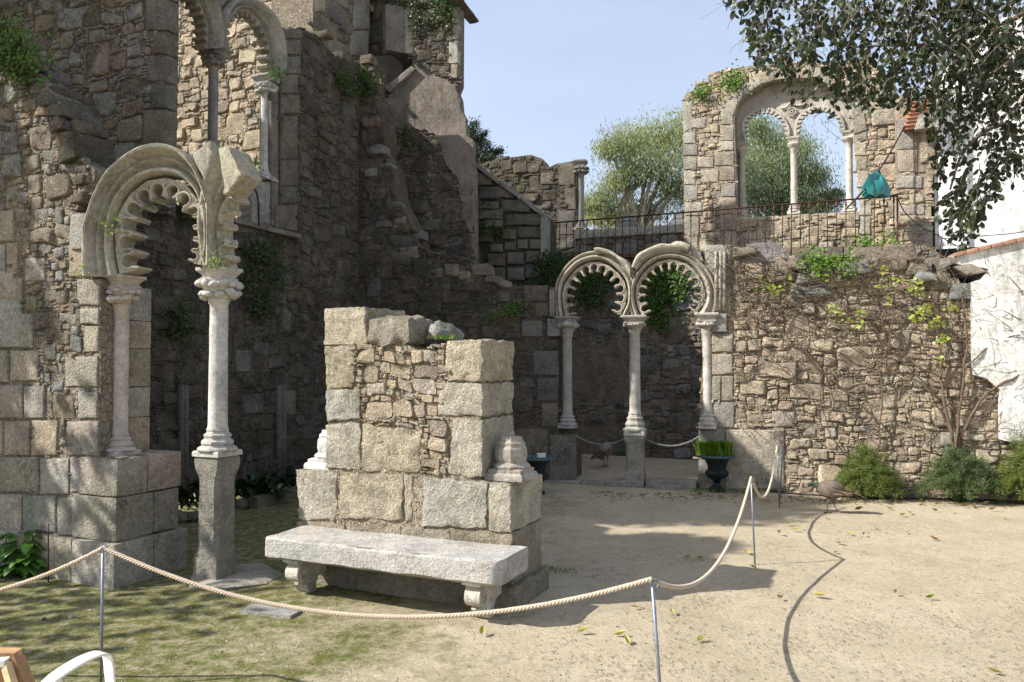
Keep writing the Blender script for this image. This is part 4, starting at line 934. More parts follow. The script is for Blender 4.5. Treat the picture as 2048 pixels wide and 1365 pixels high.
mb_mesh(r, 'hood_mould', band(PL_F, [(1191, 498), (1201, 497), (1222, 503), (1243, 516), (1257, 524), (1263, 538)], [(1193, 510), (1204, 510), (1221, 514), (1238, 524), (1252, 540), (1262, 556)], HP, 18), M_LIM, (.46, .42, .33), sharp=50)
mb_mesh(r, 'hood_mould', band(PL_F, [(1265, 536), (1276, 512), (1300, 498), (1324, 489), (1340, 491), (1350, 486), (1362, 485), (1381, 492)], [(1276, 542), (1287, 525), (1308, 510), (1330, 505), (1342, 504), (1354, 504), (1364, 505), (1375, 507)], HP, 22), M_LIM, (.46, .42, .33), sharp=50)
V, Fc = block3d(PL_F, [PL_F.uv(*p) for p in ((1380, 497), (1400, 505), (1408, 525), (1386, 515))], .06, -.12, .02, .015, 2, 4); mb_mesh(r, 'broken_stone', (V, Fc), M_LIM, (.42, .38, .3), sharp=50)
V, Fc = block3d(PL_F, [PL_F.uv(*p) for p in ((1256, 532), (1268, 530), (1270, 560), (1258, 548))], .05, -.1, .015, .012, 2, 5); mb_mesh(r, 'broken_stone', (V, Fc), M_LIM, (.40, .36, .28), sharp=50)
for x0 in (1433, 1441, 1449):
    V, Fc = tube([PL_F.P(*PL_F.uv(x0 + (3 if i == 2 else 0) * 0, y_), .05) for i, y_ in enumerate((622, 580, 540, 505))], .028, 7); mb_mesh(r, 'vertical_roll', (V, Fc), M_LIM, (.42, .38, .31))
for x0 in (1103, 1108):
    V, Fc = tube([PL_F.P(*PL_F.uv(x0, y_), .04) for y_ in (634, 605, 580)], .026, 7); mb_mesh(r, 'vertical_roll', (V, Fc), M_LIM, (.30, .28, .24))
V, Fc = block3d(PL_F, quad(PL_F, (1424, 628, 1453, 664)), .06, -.2, .01, .005, 2, 6); mb_mesh(r, 'capital_block', (V, Fc), M_GR, (.45, .42, .36), sharp=50)
V, Fc = block3d(PL_F, quad(PL_F, (1096, 638, 1122, 673)), .06, -.2, .01, .005, 2, 7); mb_mesh(r, 'capital_block', (V, Fc), M_GRD, (.32, .31, .28), sharp=50)
def fcol(px, lab, y0, y1, ys0, ys1, yc, ya, rs, pw, tint, aw, cap='ring', ptint=(.42, .385, .32)):
    p = PL_F.P(*PL_F.uvo(px, 800, -.03), -.03); d = p.y
    return column('stone_column', lab, p.x, d, RM(-16.4), dict(ped0=zz(y0, d), ped1=zz(y1, d), sh0=zz(ys0, d), sh1=zz(ys1, d), cap1=zz(yc, d), ab1=zz(ya, d), rs=rs, pw=pw, aw=aw, ptint=ptint), tint=tint, cap=cap)
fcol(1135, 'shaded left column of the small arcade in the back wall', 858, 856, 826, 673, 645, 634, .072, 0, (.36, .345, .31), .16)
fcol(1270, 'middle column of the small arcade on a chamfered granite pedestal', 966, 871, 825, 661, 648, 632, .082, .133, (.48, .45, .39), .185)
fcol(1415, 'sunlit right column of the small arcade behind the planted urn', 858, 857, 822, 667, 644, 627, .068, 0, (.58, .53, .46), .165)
r = thing('stone_kerb', 'worn kerb stones across the foot of the small arcade', 'kerb', (2, 11.6, 0))
for a, b, c, d_ in ((1086, 1164, 962, 0), (1167, 1290, 961, 1), (1293, 1394, 962, 2)):
    V, Fc = block3d(PL_F, [PL_F.uv(a, 960), PL_F.uv(b, 960), (PL_F.uv(b, 960)[0], -.05), (PL_F.uv(a, 960)[0], -.05)], .14, -.22, .03, .01, 2, a); mb_mesh(r, 'kerb_stone', (V, Fc), M_GR, (.42, .38, .31), sharp=50)
V, Fc = block3d(PL_F, [PL_F.uv(1318, 968), PL_F.uv(1366, 968), (PL_F.uv(1366, 968)[0], -.05), (PL_F.uv(1318, 968)[0], -.05)], .30, .15, .01, .004, 1, 3)
r = thing('stone_slab', 'small loose flat stone lying before the kerb of the small arcade', 'slab', (2.3, 11.2, 0))
g_ = gnd(1341, 980); mb_mesh(r, 'slab_top', (jitter(box((g_.x, g_.y + .1, .02), .36, .2, .06, RM(-14))[0], .008, 9), box((0, 0, 0), 1, 1, 1)[1]), M_GR, (.48, .43, .35), smooth=False)
# recess floor
V, Fc = extrude_poly(Plane(0, 0, 0), [(0, 0), (1, 0), (1, 1)], 0, 1)
fl = [PL_F.P(PL_F.uv(1086, 800)[0], .065, -.1), PL_F.P(PL_F.uv(1500, 800)[0], .065, -.1), Vector((4.2, 14.5, .065)), Vector((.2, 16.2, .065))]
mesh('recess_floor', [tuple(v) for v in fl] + [(v.x, v.y, -.1) for v in fl], [(0, 1, 2, 3), (0, 4, 5, 1), (1, 5, 6, 2), (2, 6, 7, 3), (3, 7, 4, 0)], bpy.data.materials['sand_and_moss'], smooth=False, kind='structure')

# window wall columns
r = bpy.data.objects['window_wall']
def ucol(px0, px1, lab, yb0, ys0, ys1, yc, ya, rs, tint):
    px = (px0 + px1) / 2; p = PL_U.P(*PL_U.uvo(px, 350, -.30), -.30); d = p.y
    column('stone_column', lab, p.x, d, RM(-28.7), dict(ped0=zz(yb0, d), ped1=zz(yb0, d), sh0=zz(ys0, d), sh1=zz(ys1, d), cap1=zz(yc, d), ab1=zz(ya, d), rs=rs, aw=rs * 1.9), tint=tint, cap='none')
ucol(1480, 1488, 'left slender column of the twin arched window above the railing', 438, 416, 310, 300, 287, .060, (.48, .43, .37))
ucol(1586, 1590, 'middle slender white column of the twin arched window above the railing', 430, 407, 300, 290, 276, .062, (.60, .55, .47))
ucol(1696, 1702, 'right slender white column of the twin arched window above the railing', 424, 400, 287, 278, 264, .061, (.66, .60, .51))
# far column on the wall fragment
p = PL_V.P(*PL_V.uvo(1161, 400, -.1), -.1)
column('stone_column', 'weathered column standing at the end of the far wall fragment against the sky', p.x, p.y, RM(-16), dict(ped0=zz(462, p.y), ped1=zz(462, p.y), sh0=zz(446, p.y), sh1=zz(350, p.y), cap1=zz(336, p.y), ab1=zz(322, p.y), rs=.085, aw=.14), tint=(.30, .28, .25), cap='leaf')
p = PX.P(*PX.uvo(1256, 440, -.2), -.2)
r = thing('column_base', 'dark moulded column base left on the low parapet behind the railing', 'column base', (p.x, p.y, zz(456, p.y)))
mb_mesh(r, 'moulding', lathe(p.x, p.y, [(.2, zz(458, p.y)), (.2, zz(450, p.y)), (.15, zz(447, p.y)), (.17, zz(443, p.y)), (.12, zz(438, p.y)), (.13, zz(434, p.y)), (.1, zz(433, p.y))], 12), M_MB, (.2, .2, .19), sharp=40)
p = PX.P(*PX.uvo(1360, 440, -.2), -.2)
r = thing('column_base', 'white moulded column base left on the low parapet next to the window wall', 'column base', (p.x, p.y, zz(456, p.y)))
mb_mesh(r, 'moulding', lathe(p.x, p.y, [(.2, zz(455, p.y)), (.2, zz(446, p.y)), (.15, zz(442, p.y)), (.17, zz(438, p.y)), (.12, zz(432, p.y)), (.13, zz(427, p.y)), (.1, zz(426, p.y))], 12), M_MB, (.6, .58, .54), sharp=40)

# ---------------------------------------------------------------- bench monument
r = thing('bench_monument', 'sunlit broken granite pier wall rising behind the stone bench, boulders on top', 'monument', (-.8, 6.2, 0))
TH = .575
def mblk(q, d0, d1, seed, tint=None, name='block', bev=.011, amp=.016, cuts=5, mat=M_MON):
    V, Fc = block3d(PL_M, quad(PL_M, q), d0, d1, bev, amp, 13, seed, 9, .009); return mb_mesh(r, name, (V, Fc), mat, tint or pick(random.Random(seed), 'gran'), sharp=55)
U = lambda px, py=800: PL_M.uv(px, py)[0]
Z = lambda px, py: PL_M.uv(px, py)[1]
# core
V, Fc = extrude_poly(PL_M, [PL_M.uv(*p) for p in ((655, 640), (735, 640), (830, 700), (890, 700), (960, 690), (960, 960), (1014, 975), (1014, 1180), (604, 1140), (600, 950), (655, 940))][::-1], -.008, -TH + .02)
o = mesh('mortar_core', V, Fc, M_MO, r, tint=(.44, .36, .26), smooth=False); fixn(o)
g1, g2, g3 = (.60, .55, .44), (.60, .52, .385), (.56, .53, .45)
mblk([(651, 618), (731, 614), (737, 688), (651, 690)], .012, -TH, 101, g2); mblk([(651, 692), (716, 690), (704, 776), (652, 779)], .006, -TH, 102, g2)
mblk([(652, 782), (721, 778), (722, 838), (653, 843)], .01, -TH, 103, g3); mblk([(653, 850), (721, 846), (720, 940), (653, 936)], .008, -TH, 104, g1)
mblk([(724, 850), (842, 852), (838, 944), (724, 945)], .0, -.3, 105, g2, amp=.022, cuts=5)
mblk([(896, 684), (965, 679), (965, 764), (888, 762)], .012, -TH, 106, g2); mblk([(880, 767), (965, 768), (965, 834), (878, 832)], .006, -TH, 107, g1)
mblk([(906, 838), (965, 838), (965, 957), (896, 952)], .004, -TH, 108, g1, amp=.015)
mblk([(738, 694), (735, 640), (775, 622), (815, 640), ] if False else [(738, 634), (818, 632), (826, 690), (738, 696)], .03, -.42, 109, (.42, .37, .30), 'boulder', .07, .035, 4)
mblk([(832, 640), (866, 648), (878, 682), (834, 682)], -.12, -.5, 110, (.46, .45, .42), 'boulder', .06, .05, 3)
mblk([(592, 940), (675, 944), (672, 1042), (596, 1040)], .0, -TH, 111, g1); mblk([(679, 949), (806, 948), (806, 1040), (679, 1036)], .008, -.3, 112, g2, cuts=5)
mblk([(809, 950), (826, 950), (824, 1046), (809, 1044)], -.005, -.3, 113, g2); mblk([(828, 955), (845, 952), (842, 1050), (827, 1048)], -.01, -.3, 114, g1)
mblk([(848, 955), (975, 966), (974, 1056), (844, 1052)], .008, -.3, 115, g3, cuts=5)
mblk([(978, 966), (1024, 967), (1023, 1066), (978, 1062)], .01, -TH, 116, g1, amp=.014)
for i, (a, b) in enumerate(((594, 690), (692, 800), (802, 900), (902, 1024))):
    mblk([(a, 1043 + (a - 594) * .055), (b, 1043 + (b - 594) * .055), (b, 1215), (a, 1185)], .004, -TH, 120 + i, (.42, .36, .27), amp=.01)
# flared foot course
ub0, ub1 = U(594, 1000), U(1024, 1000)
V, Fc = block3d(PL_M, [(ub0 - .05, .17), (ub1 + .05, .17), (ub1 + .06, -.08), (ub0 - .06, -.08)], .06, -TH - .06, .04, .008, 4, 9); mb_mesh(r, 'foot_course', (V, Fc), M_MON, (.36, .32, .25), sharp=50)
# right end blocks seen from the side, back part
PRr = Plane(0, 0, 0)
rg = random.Random(4)
cells = rubble_cells([PL_M.uv(*p) for p in ((704, 690), (735, 690), (830, 696), (893, 690), (888, 764), (878, 800), (880, 835), (905, 840), (896, 950), (842, 945), (842, 850), (724, 848), (722, 780), (704, 778))], [(.09, .3), (.055, .3), (.03, .3), (.02, .3)], rg, 1.3)
for c in cells:
    V, Fc = stone_geo(PL_M, c, rg.uniform(-.004, .022), .08, .008, rg, gap=.002); mb_mesh(r, 'stone', (V, Fc), M_MON, pick(rg, 'warm'), sharp=45)
for (a, b, seed) in ((Z(700, 700), 0, 1),): pass
# moulded marble bases left on both shoulders
def mbase(u, off, lab, hz, tint, sc_=1.0):
    p = PL_M.P(u, 0, off); z0 = hz
    rr = thing('column_base', lab, 'column base', (p.x, p.y, z0))
    V, Fc = lathe(p.x, p.y, [(.235 * sc_, z0), (.235 * sc_, z0 + .03), (.225 * sc_, z0 + .045), (.20 * sc_, z0 + .055), (.205 * sc_, z0 + .075), (.17 * sc_, z0 + .085)], 4, RM(-24 + 45)); mb_mesh(rr, 'base_slab', (V, Fc), M_MB, tint, sharp=30)
    V, Fc = lathe(p.x, p.y, [(.15 * sc_, z0 + .08), (.158 * sc_, z0 + .10), (.145 * sc_, z0 + .115), (.125 * sc_, z0 + .13), (.135 * sc_, z0 + .17), (.13 * sc_, z0 + .23), (.115 * sc_, z0 + .25), (.118 * sc_, z0 + .27), (.095 * sc_, z0 + .29), (.09 * sc_, z0 + .315)], 8, RM(-24 + 22.5)); mb_mesh(rr, 'moulded_base', (jitter(V, .003, 15), Fc), M_MB, tuple(c * .95 for c in tint), sharp=30)
zs = (Z(592, 938) + Z(1020, 966)) / 2
mbase(U(1000), -.20, 'grey moulded marble base on the right shoulder of the bench monument', zs - .0, (.36, .33, .285), .92)
mbase(U(636), -.20, 'white moulded marble base on the left shoulder of the bench monument', zs - .0, (.62, .59, .55), 1.0)
# bench
r = thing('stone_bench', 'long weathered marble bench slab on two scrolled brackets', 'bench', (-.9, 5.7, 0))
PB = PL_M.back(-.5); uL, uR = PB.uv(527, 1078)[0], PB.uv(1000, 1120)[0] - .02
zt, zb = .443, .283
out = []
def arcp(cx, cy, rad, a0, a1, n=7): return [(cx + rad * math.cos(RM(a0 + (a1 - a0) * i / n)), cy + rad * math.sin(RM(a0 + (a1 - a0) * i / n))) for i in range(n + 1)]
D = .53
out += [(uL, -D)] + [(uL, -D + (D - .03) * i / 4) for i in range(1, 4)] + arcp(uL + .03, -.03, .03, 180, 90, 4)
out += [(uL + .03 + (uR - .12 - uL) * i / 24, 0.0) for i in range(1, 24)] + arcp(uR - .09, -.09, .09, 90, 0, 8) + [(uR, -D * .5), (uR, -D)]
out += [(uR + (uL - uR) * i / 16, -D) for i in range(1, 16)]
V = []; lv = [(.03, zb), (0.0, zb + .02), (0, zb + .07), (0, zt - .05), (.004, zt - .015), (.02, zt)]
cuv = ((uL + uR) / 2, -D / 2); n = len(out)
for ins, z in lv:
    for (u, d_) in out:
        du, dd = cuv[0] - u, cuv[1] - d_; l = math.hypot(du, dd); k = ins / max(abs(dd), .1) if abs(dd) > .1 else ins / l
        x_, y_ = u + (ins if u < cuv[0] else -ins) * (1 if abs(u - cuv[0]) > 1.0 else 0), d_ + (ins if d_ < cuv[1] else -ins)
        V.append(PB.P(x_, z, y_))
m = len(lv)
V = jitter(V, .009, 6); V = jitter(V, .004, 22)
Fc = [(k * n + i, k * n + (i + 1) % n, (k + 1) * n + (i + 1) % n, (k + 1) * n + i) for k in range(m - 1) for i in range(n)] + [tuple(range(n))[::-1], tuple((m - 1) * n + i for i in range(n))]
bmo = mb_mesh(r, 'seat_slab', (V, Fc), M_BEN, (.42, .40, .365), sharp=35); fixn(bmo)
def bracket(u, w_, tint, flip=1):
    pts = [(-.03, zb), (.0 - .02, zb)]
    # profile in (offset from the wall side, z); front towards the viewer
    prof = [(-.40, zb + .005), (-.055, zb + .005), (-.045, zb - .02), (-.06, zb - .035)] + [(-.115 + .072 * math.cos(RM(a)), zb - .105 + .072 * math.sin(RM(a))) for a in range(60, -130, -20)] + [(-.17, zb - .19), (-.15, zb - .215), (-.17, zb - .245), (-.21, .0), (-.28, .0), (-.27, .06), (-.30, .11), (-.40, .13)]
    V, Fc = [], []
    n = len(prof)
    for s in (0, w_):
        for a, z in prof: V.append(PB.P(u + s, max(z, -.03), a))
    tr = geometry.tessellate_polygon([[Vector((a, z, 0)) for a, z in prof]])
    Fc = [tuple(t) for t in tr] + [tuple(i + n for i in t[::-1]) for t in tr] + [(i, (i + 1) % n, (i + 1) % n + n, i + n) for i in range(n)]
    o = mb_mesh(r, 'bracket', (V, Fc), M_LIM, tint, sharp=30); fixn(o)
    sp = [PB.P(u + w_ + .002, zb - .105 + rr * math.sin(a), -.115 + rr * math.cos(a)) for a, rr in [(t * .5, .062 * (1 - t / 30)) for t in range(26)]]
    T = tube(sp, .006, 5); b_ = mesh('volute', T[0], T[1], M_LIM, o, tint=tint)
    T = box(PB.P(u + w_ / 2, zb - .008, -.1), w_ + .02, .14, .02, RM(-24)); mesh('top_fillet', T[0], T[1], M_LIM, o, tint=tint, smooth=False)
bracket(PB.uv(562, 1150)[0], .115, (.52, .48, .41)); bracket(PB.uv(922, 1180)[0] , .115, (.54, .50, .42))
# flat paving slabs in the earth
for px, py, a, b, lab in ((545, 1225, .42, .2, 'flat paving slab sunk in the mossy ground at the left end of the bench'),):
    g_ = gnd(px, py); rr = thing('stone_slab', lab, 'slab', (g_.x, g_.y, 0)); V, Fc = block3d(Plane(0, 0, 0), [(0, 0), (1, 0), (1, 1), (0, 1)], 0, 1, .1, 0, 1)
    V = jitter(box((g_.x, g_.y, .0), a, b, .05, RM(-14))[0], .03, 4); mb_mesh(rr, 'slab_top', (V, box((0, 0, 0), 1, 1, 1)[1]), M_BEN, (.30, .29, .26), smooth=False)
# ---------------------------------------------------------------- leaves and plants
def leafcloud(spots, size, rng, tint=(1, 1, 1), var=.35, elong=1.6, droop=.0, normal=None, fold=.25, lobes=False):
    """spots: points; one folded leaf (2-4 tris) at each"""
    mb = MB(); V = mb.v; Fc = mb.f; T = mb.t
    for p in spots:
        a = rng.uniform(0, 6.283); el = rng.uniform(-.5, .6) - droop
        d = Vector((math.cos(a) * math.cos(el), math.sin(a) * math.cos(el), math.sin(el)))
        n = Vector((rng.gauss(0, 1), rng.gauss(0, 1), rng.gauss(.6, 1)))
        if normal is not None: n = n * .6 + normal * 1.6
        n.normalize(); s = d.cross(n)
        if s.length < .1: continue
        s.normalize(); d = n.cross(s).normalized() if normal is not None else d; n = s.cross(d)
        L = size * rng.uniform(.6, 1.25); W = L / elong; k = len(V); p = Vector(p)
        V += [p, p + d * L * .45 + s * W * .5 + n * W * fold, p + d * L, p + d * L * .45 - s * W * .5 + n * W * fold]
        Fc += [(k, k + 1, k + 2), (k, k + 2, k + 3)]
        f = 1 + rng.uniform(-var, var); g = rng.uniform(.85, 1.2); T += [(tint[0] * f * g, tint[1] * f, tint[2] * f)] * 4
    return mb
def plant_patch(name, label, cat, pl, poly, n, size, mat, seed, off=.06, dep=.10, tint=(1, 1, 1), group=None, stems=True):
    rng = random.Random(seed); U = [pl.uv(*p) for p in poly]; us = [p[0] for p in U]; vs = [p[1] for p in U]
    cu, cv = sum(us) / len(us), sum(vs) / len(vs); sp = []
    cl = []
    while len(cl) < max(3, n // 22):
        u, v = rng.uniform(min(us), max(us)), rng.uniform(min(vs), max(vs))
        if inside((u, v), U): cl.append((u, v))
    while len(sp) < n:
        c = rng.choice(cl); r_ = size * 2.2; u, v = c[0] + rng.gauss(0, r_), c[1] + rng.gauss(0, r_ * .8)
        sp.append(pl.P(u, v, off + rng.uniform(-.03, dep)))
    r = thing(name, label, cat, tuple(pl.P(cu, min(vs), off)), group)
    leafcloud(sp, size, rng, tint, elong=1.15, normal=pl.n).build('foliage', mat, r, smooth=False, kind='stuff')
    if stems:
        mb = MB()
        for c in cl[:14]: mb.add(*tube([pl.P(cu, min(vs), 0), pl.P((cu + c[0]) / 2 + .02, (cv + c[1]) / 2, off * .5), pl.P(c[0], c[1], off)], .003, 4))
        mb.build('stems', M_VINE, r)
    return r
WP = [
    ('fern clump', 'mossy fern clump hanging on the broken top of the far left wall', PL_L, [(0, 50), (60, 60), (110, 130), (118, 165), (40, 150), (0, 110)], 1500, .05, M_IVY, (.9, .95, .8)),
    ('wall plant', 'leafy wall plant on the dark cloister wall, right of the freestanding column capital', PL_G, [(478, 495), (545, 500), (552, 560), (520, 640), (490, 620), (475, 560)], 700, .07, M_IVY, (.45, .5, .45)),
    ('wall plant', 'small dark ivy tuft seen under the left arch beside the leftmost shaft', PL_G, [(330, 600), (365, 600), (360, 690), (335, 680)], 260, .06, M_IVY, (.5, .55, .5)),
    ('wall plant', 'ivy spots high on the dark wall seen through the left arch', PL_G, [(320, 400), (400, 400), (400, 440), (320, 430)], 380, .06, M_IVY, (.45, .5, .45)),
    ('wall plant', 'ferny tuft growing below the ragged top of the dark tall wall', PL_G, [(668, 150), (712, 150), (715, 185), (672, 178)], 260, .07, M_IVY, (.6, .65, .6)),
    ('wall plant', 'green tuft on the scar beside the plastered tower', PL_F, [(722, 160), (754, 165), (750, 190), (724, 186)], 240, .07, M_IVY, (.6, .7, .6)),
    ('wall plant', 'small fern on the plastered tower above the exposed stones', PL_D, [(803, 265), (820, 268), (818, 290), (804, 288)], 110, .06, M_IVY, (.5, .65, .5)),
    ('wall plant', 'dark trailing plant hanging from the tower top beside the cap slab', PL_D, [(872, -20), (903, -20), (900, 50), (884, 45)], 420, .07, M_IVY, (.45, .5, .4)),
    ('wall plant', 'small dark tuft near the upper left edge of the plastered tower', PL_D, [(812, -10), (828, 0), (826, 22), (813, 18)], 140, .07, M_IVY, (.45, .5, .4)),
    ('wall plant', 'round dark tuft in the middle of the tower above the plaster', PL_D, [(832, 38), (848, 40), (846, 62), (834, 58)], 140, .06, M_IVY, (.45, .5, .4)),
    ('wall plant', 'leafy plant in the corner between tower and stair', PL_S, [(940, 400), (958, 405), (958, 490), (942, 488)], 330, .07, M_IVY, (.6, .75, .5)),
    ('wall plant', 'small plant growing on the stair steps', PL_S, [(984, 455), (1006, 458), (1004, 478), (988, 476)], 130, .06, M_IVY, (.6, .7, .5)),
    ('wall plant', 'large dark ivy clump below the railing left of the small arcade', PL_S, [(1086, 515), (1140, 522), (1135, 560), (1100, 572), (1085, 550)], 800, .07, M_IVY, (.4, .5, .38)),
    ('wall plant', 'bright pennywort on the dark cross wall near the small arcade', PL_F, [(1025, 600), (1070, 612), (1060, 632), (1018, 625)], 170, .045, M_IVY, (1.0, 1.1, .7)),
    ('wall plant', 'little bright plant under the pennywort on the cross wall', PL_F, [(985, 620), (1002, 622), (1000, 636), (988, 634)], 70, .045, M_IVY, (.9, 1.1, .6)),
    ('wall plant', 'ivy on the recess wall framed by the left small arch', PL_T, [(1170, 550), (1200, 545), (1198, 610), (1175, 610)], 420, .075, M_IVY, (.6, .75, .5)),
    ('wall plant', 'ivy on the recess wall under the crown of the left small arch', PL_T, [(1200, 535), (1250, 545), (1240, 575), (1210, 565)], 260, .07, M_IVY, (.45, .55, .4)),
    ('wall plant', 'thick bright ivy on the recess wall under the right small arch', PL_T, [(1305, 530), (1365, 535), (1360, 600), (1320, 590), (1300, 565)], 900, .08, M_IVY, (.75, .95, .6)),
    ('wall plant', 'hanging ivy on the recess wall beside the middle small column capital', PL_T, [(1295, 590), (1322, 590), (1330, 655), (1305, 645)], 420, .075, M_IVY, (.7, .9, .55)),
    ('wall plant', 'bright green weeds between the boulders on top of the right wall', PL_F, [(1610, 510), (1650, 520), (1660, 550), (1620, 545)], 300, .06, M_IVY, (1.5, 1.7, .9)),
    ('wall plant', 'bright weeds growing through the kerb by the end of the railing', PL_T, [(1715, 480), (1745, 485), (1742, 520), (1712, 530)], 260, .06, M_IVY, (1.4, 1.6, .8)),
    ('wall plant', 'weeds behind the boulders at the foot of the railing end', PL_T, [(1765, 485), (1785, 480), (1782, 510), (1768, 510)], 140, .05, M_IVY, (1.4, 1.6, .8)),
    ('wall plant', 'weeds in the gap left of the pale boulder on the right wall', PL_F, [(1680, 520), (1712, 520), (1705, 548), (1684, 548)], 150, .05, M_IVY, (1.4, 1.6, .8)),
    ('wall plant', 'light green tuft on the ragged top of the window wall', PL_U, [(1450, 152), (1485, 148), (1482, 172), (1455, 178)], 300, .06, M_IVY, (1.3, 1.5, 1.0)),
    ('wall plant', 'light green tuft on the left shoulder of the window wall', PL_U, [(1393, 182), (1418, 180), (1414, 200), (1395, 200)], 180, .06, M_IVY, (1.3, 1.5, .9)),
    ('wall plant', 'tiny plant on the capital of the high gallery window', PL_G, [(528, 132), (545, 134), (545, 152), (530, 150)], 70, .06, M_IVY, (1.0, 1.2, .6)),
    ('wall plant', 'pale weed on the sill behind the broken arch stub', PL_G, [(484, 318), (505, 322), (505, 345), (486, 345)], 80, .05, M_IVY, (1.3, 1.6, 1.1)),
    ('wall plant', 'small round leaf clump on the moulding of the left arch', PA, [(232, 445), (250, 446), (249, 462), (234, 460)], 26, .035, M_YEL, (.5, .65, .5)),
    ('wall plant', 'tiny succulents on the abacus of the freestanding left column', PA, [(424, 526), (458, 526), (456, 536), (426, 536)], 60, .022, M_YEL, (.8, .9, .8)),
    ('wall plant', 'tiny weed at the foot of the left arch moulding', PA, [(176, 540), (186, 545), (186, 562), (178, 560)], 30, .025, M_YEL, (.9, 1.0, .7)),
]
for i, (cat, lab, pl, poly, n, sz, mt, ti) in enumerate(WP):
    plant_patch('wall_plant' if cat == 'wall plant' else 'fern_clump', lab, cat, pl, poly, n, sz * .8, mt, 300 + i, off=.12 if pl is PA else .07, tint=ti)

# monument top grass
def grass(name, label, spots, h, n, mat, seed, tint=(1, 1, 1), root=None, spread=.03):
    rng = random.Random(seed); mb = MB()
    for _ in range(n):
        p = Vector(rng.choice(spots)) + Vector((rng.gauss(0, spread), rng.gauss(0, spread), 0)); a = rng.uniform(0, 6.283); l = h * rng.uniform(.5, 1.3); w_ = l * .05 + .0012
        d = Vector((math.cos(a), math.sin(a), 0)); s = Vector((-d.y, d.x, 0)) * w_; q = p + d * l * .25 + Vector((0, 0, l * .7)); e = p + d * l * rng.uniform(.4, .8) + Vector((0, 0, l * rng.uniform(.7, 1.05)))
        f = rng.uniform(.7, 1.25); mb.add([p - s, p + s, q + s * .7, q - s * .7, e], [(0, 1, 2, 3), (3, 2, 4)], tuple(t * f for t in tint))
    if root is None: root = thing(name, label, 'grass', tuple(spots[0]))
    mb.build('blades', mat, root, smooth=False, kind='stuff'); return root
grass('grass_tuft', 'little green grass tuft between the boulders on top of the bench monument', [tuple(PL_M.P(*PL_M.uv(855 + i * 5, 678), -.1 - .04 * (i % 3))) for i in range(7)], .035, 160, M_GRS, 1)
gs = [tuple(gnd(x, y)) for x, y in ((1098, 1140), (1120, 1143), (1135, 1141), (1092, 1138))]
grass('grass_tuft', 'sparse green sprouts at the right foot of the bench monument', gs, .03, 160, M_GRS, 2, spread=.05)
gs = [tuple(gnd(x, y)) for x, y in ((1420, 983), (1450, 985), (1480, 987), (1400, 986), (1500, 988))]
grass('grass_tuft', 'green sprouts at the foot of the planted urn', gs, .05, 300, M_GRS, 3, spread=.09)

# ---------------------------------------------------------------- urns
def urn(label, x, y, H, R, seed):
    r = thing('urn', label, 'urn', (x, y, 0), 'cast iron garden urns beside the small arcade')
    z = lambda t: t * H
    V, Fc = lathe(x, y, [(R * .50, -.01), (R * .50, z(.05)), (R * .36, z(.09)), (R * .2, z(.16)), (R * .16, z(.22)), (R * .24, z(.25)), (R * .15, z(.28)), (R * .2, z(.32))], 20); mb_mesh(r, 'foot', (V, Fc), M_CAST, (1, 1, 1), sharp=45)
    gad = lambda a, k, zz_: 1 + (.045 * abs(math.sin(a * 9)) if z(.31) < zz_ < z(.56) else 0)
    prof = [(R * .2, z(.31)), (R * .42, z(.35)), (R * .62, z(.43)), (R * .68, z(.50)), (R * .62, z(.56)), (R * .52, z(.60)), (R * .55, z(.70)), (R * .66, z(.84)), (R * .84, z(.93)), (R * .80, z(.93)), (R * .60, z(.86))]
    V, Fc = lathe(x, y, prof, 54, 0, 0, gad); mb_mesh(r, 'bowl', (V, Fc), M_CAST, (1, 1, 1), sharp=50)
    lip = lambda a, k, zz_: 1 + .035 * math.sin(a * 24)
    V, Fc = lathe(x, y, [(R * .80, z(.925)), (R * 1.0, z(.93)), (R * 1.04, z(.955)), (R * 1.0, z(.99)), (R * .86, z(1.0)), (R * .80, z(.97))], 96, 0, 0, lip); mb_mesh(r, 'rim', (V, Fc), M_CASTL, (1, 1, 1), sharp=60)
    V, Fc = lathe(x, y, [(R * .78, z(.90)), (R * .78, z(.935)), (R * .3, z(.95))], 20); mb_mesh(r, 'soil', (V, Fc), M_DIRT, (1, 1, 1))
    return r
g1_ = gnd(1434, 982)
urn('dark cast iron urn holding bright grass, in front of the granite slab', g1_.x, g1_.y, .50, .235, 1)
spots = [(g1_.x + rng.gauss(0, .09), g1_.y + rng.gauss(0, .08), .47) for _ in range(40)]
gt = grass('potted_grass', 'bright green tufted plant growing in the right urn', spots, .2, 2600, M_GRS, 5, tint=(1.25, 1.3, .8), spread=.025)
u2 = at(1073, 975, 10.9); urn('dark cast iron urn half hidden behind the bench monument, small box on its rim', u2.x, u2.y, .50, .235, 2)
T = jitter(box((u2.x + .06, u2.y - .03, .52), .11, .07, .05, .3)[0], .002, 9); r = thing('small_box', 'small pale box lying on the left urn', 'box', (u2.x, u2.y, .5)); mb_mesh(r, 'box_body', (T, box((0, 0, 0), 1, 1, 1)[1]), M_WPL, (.8, .8, .78), smooth=False)
T = box((u2.x + .06, u2.y - .03, .549), .115, .075, .008, .3); mb_mesh(r, 'lid', T, M_WPL, (.9, .9, .88), smooth=False)

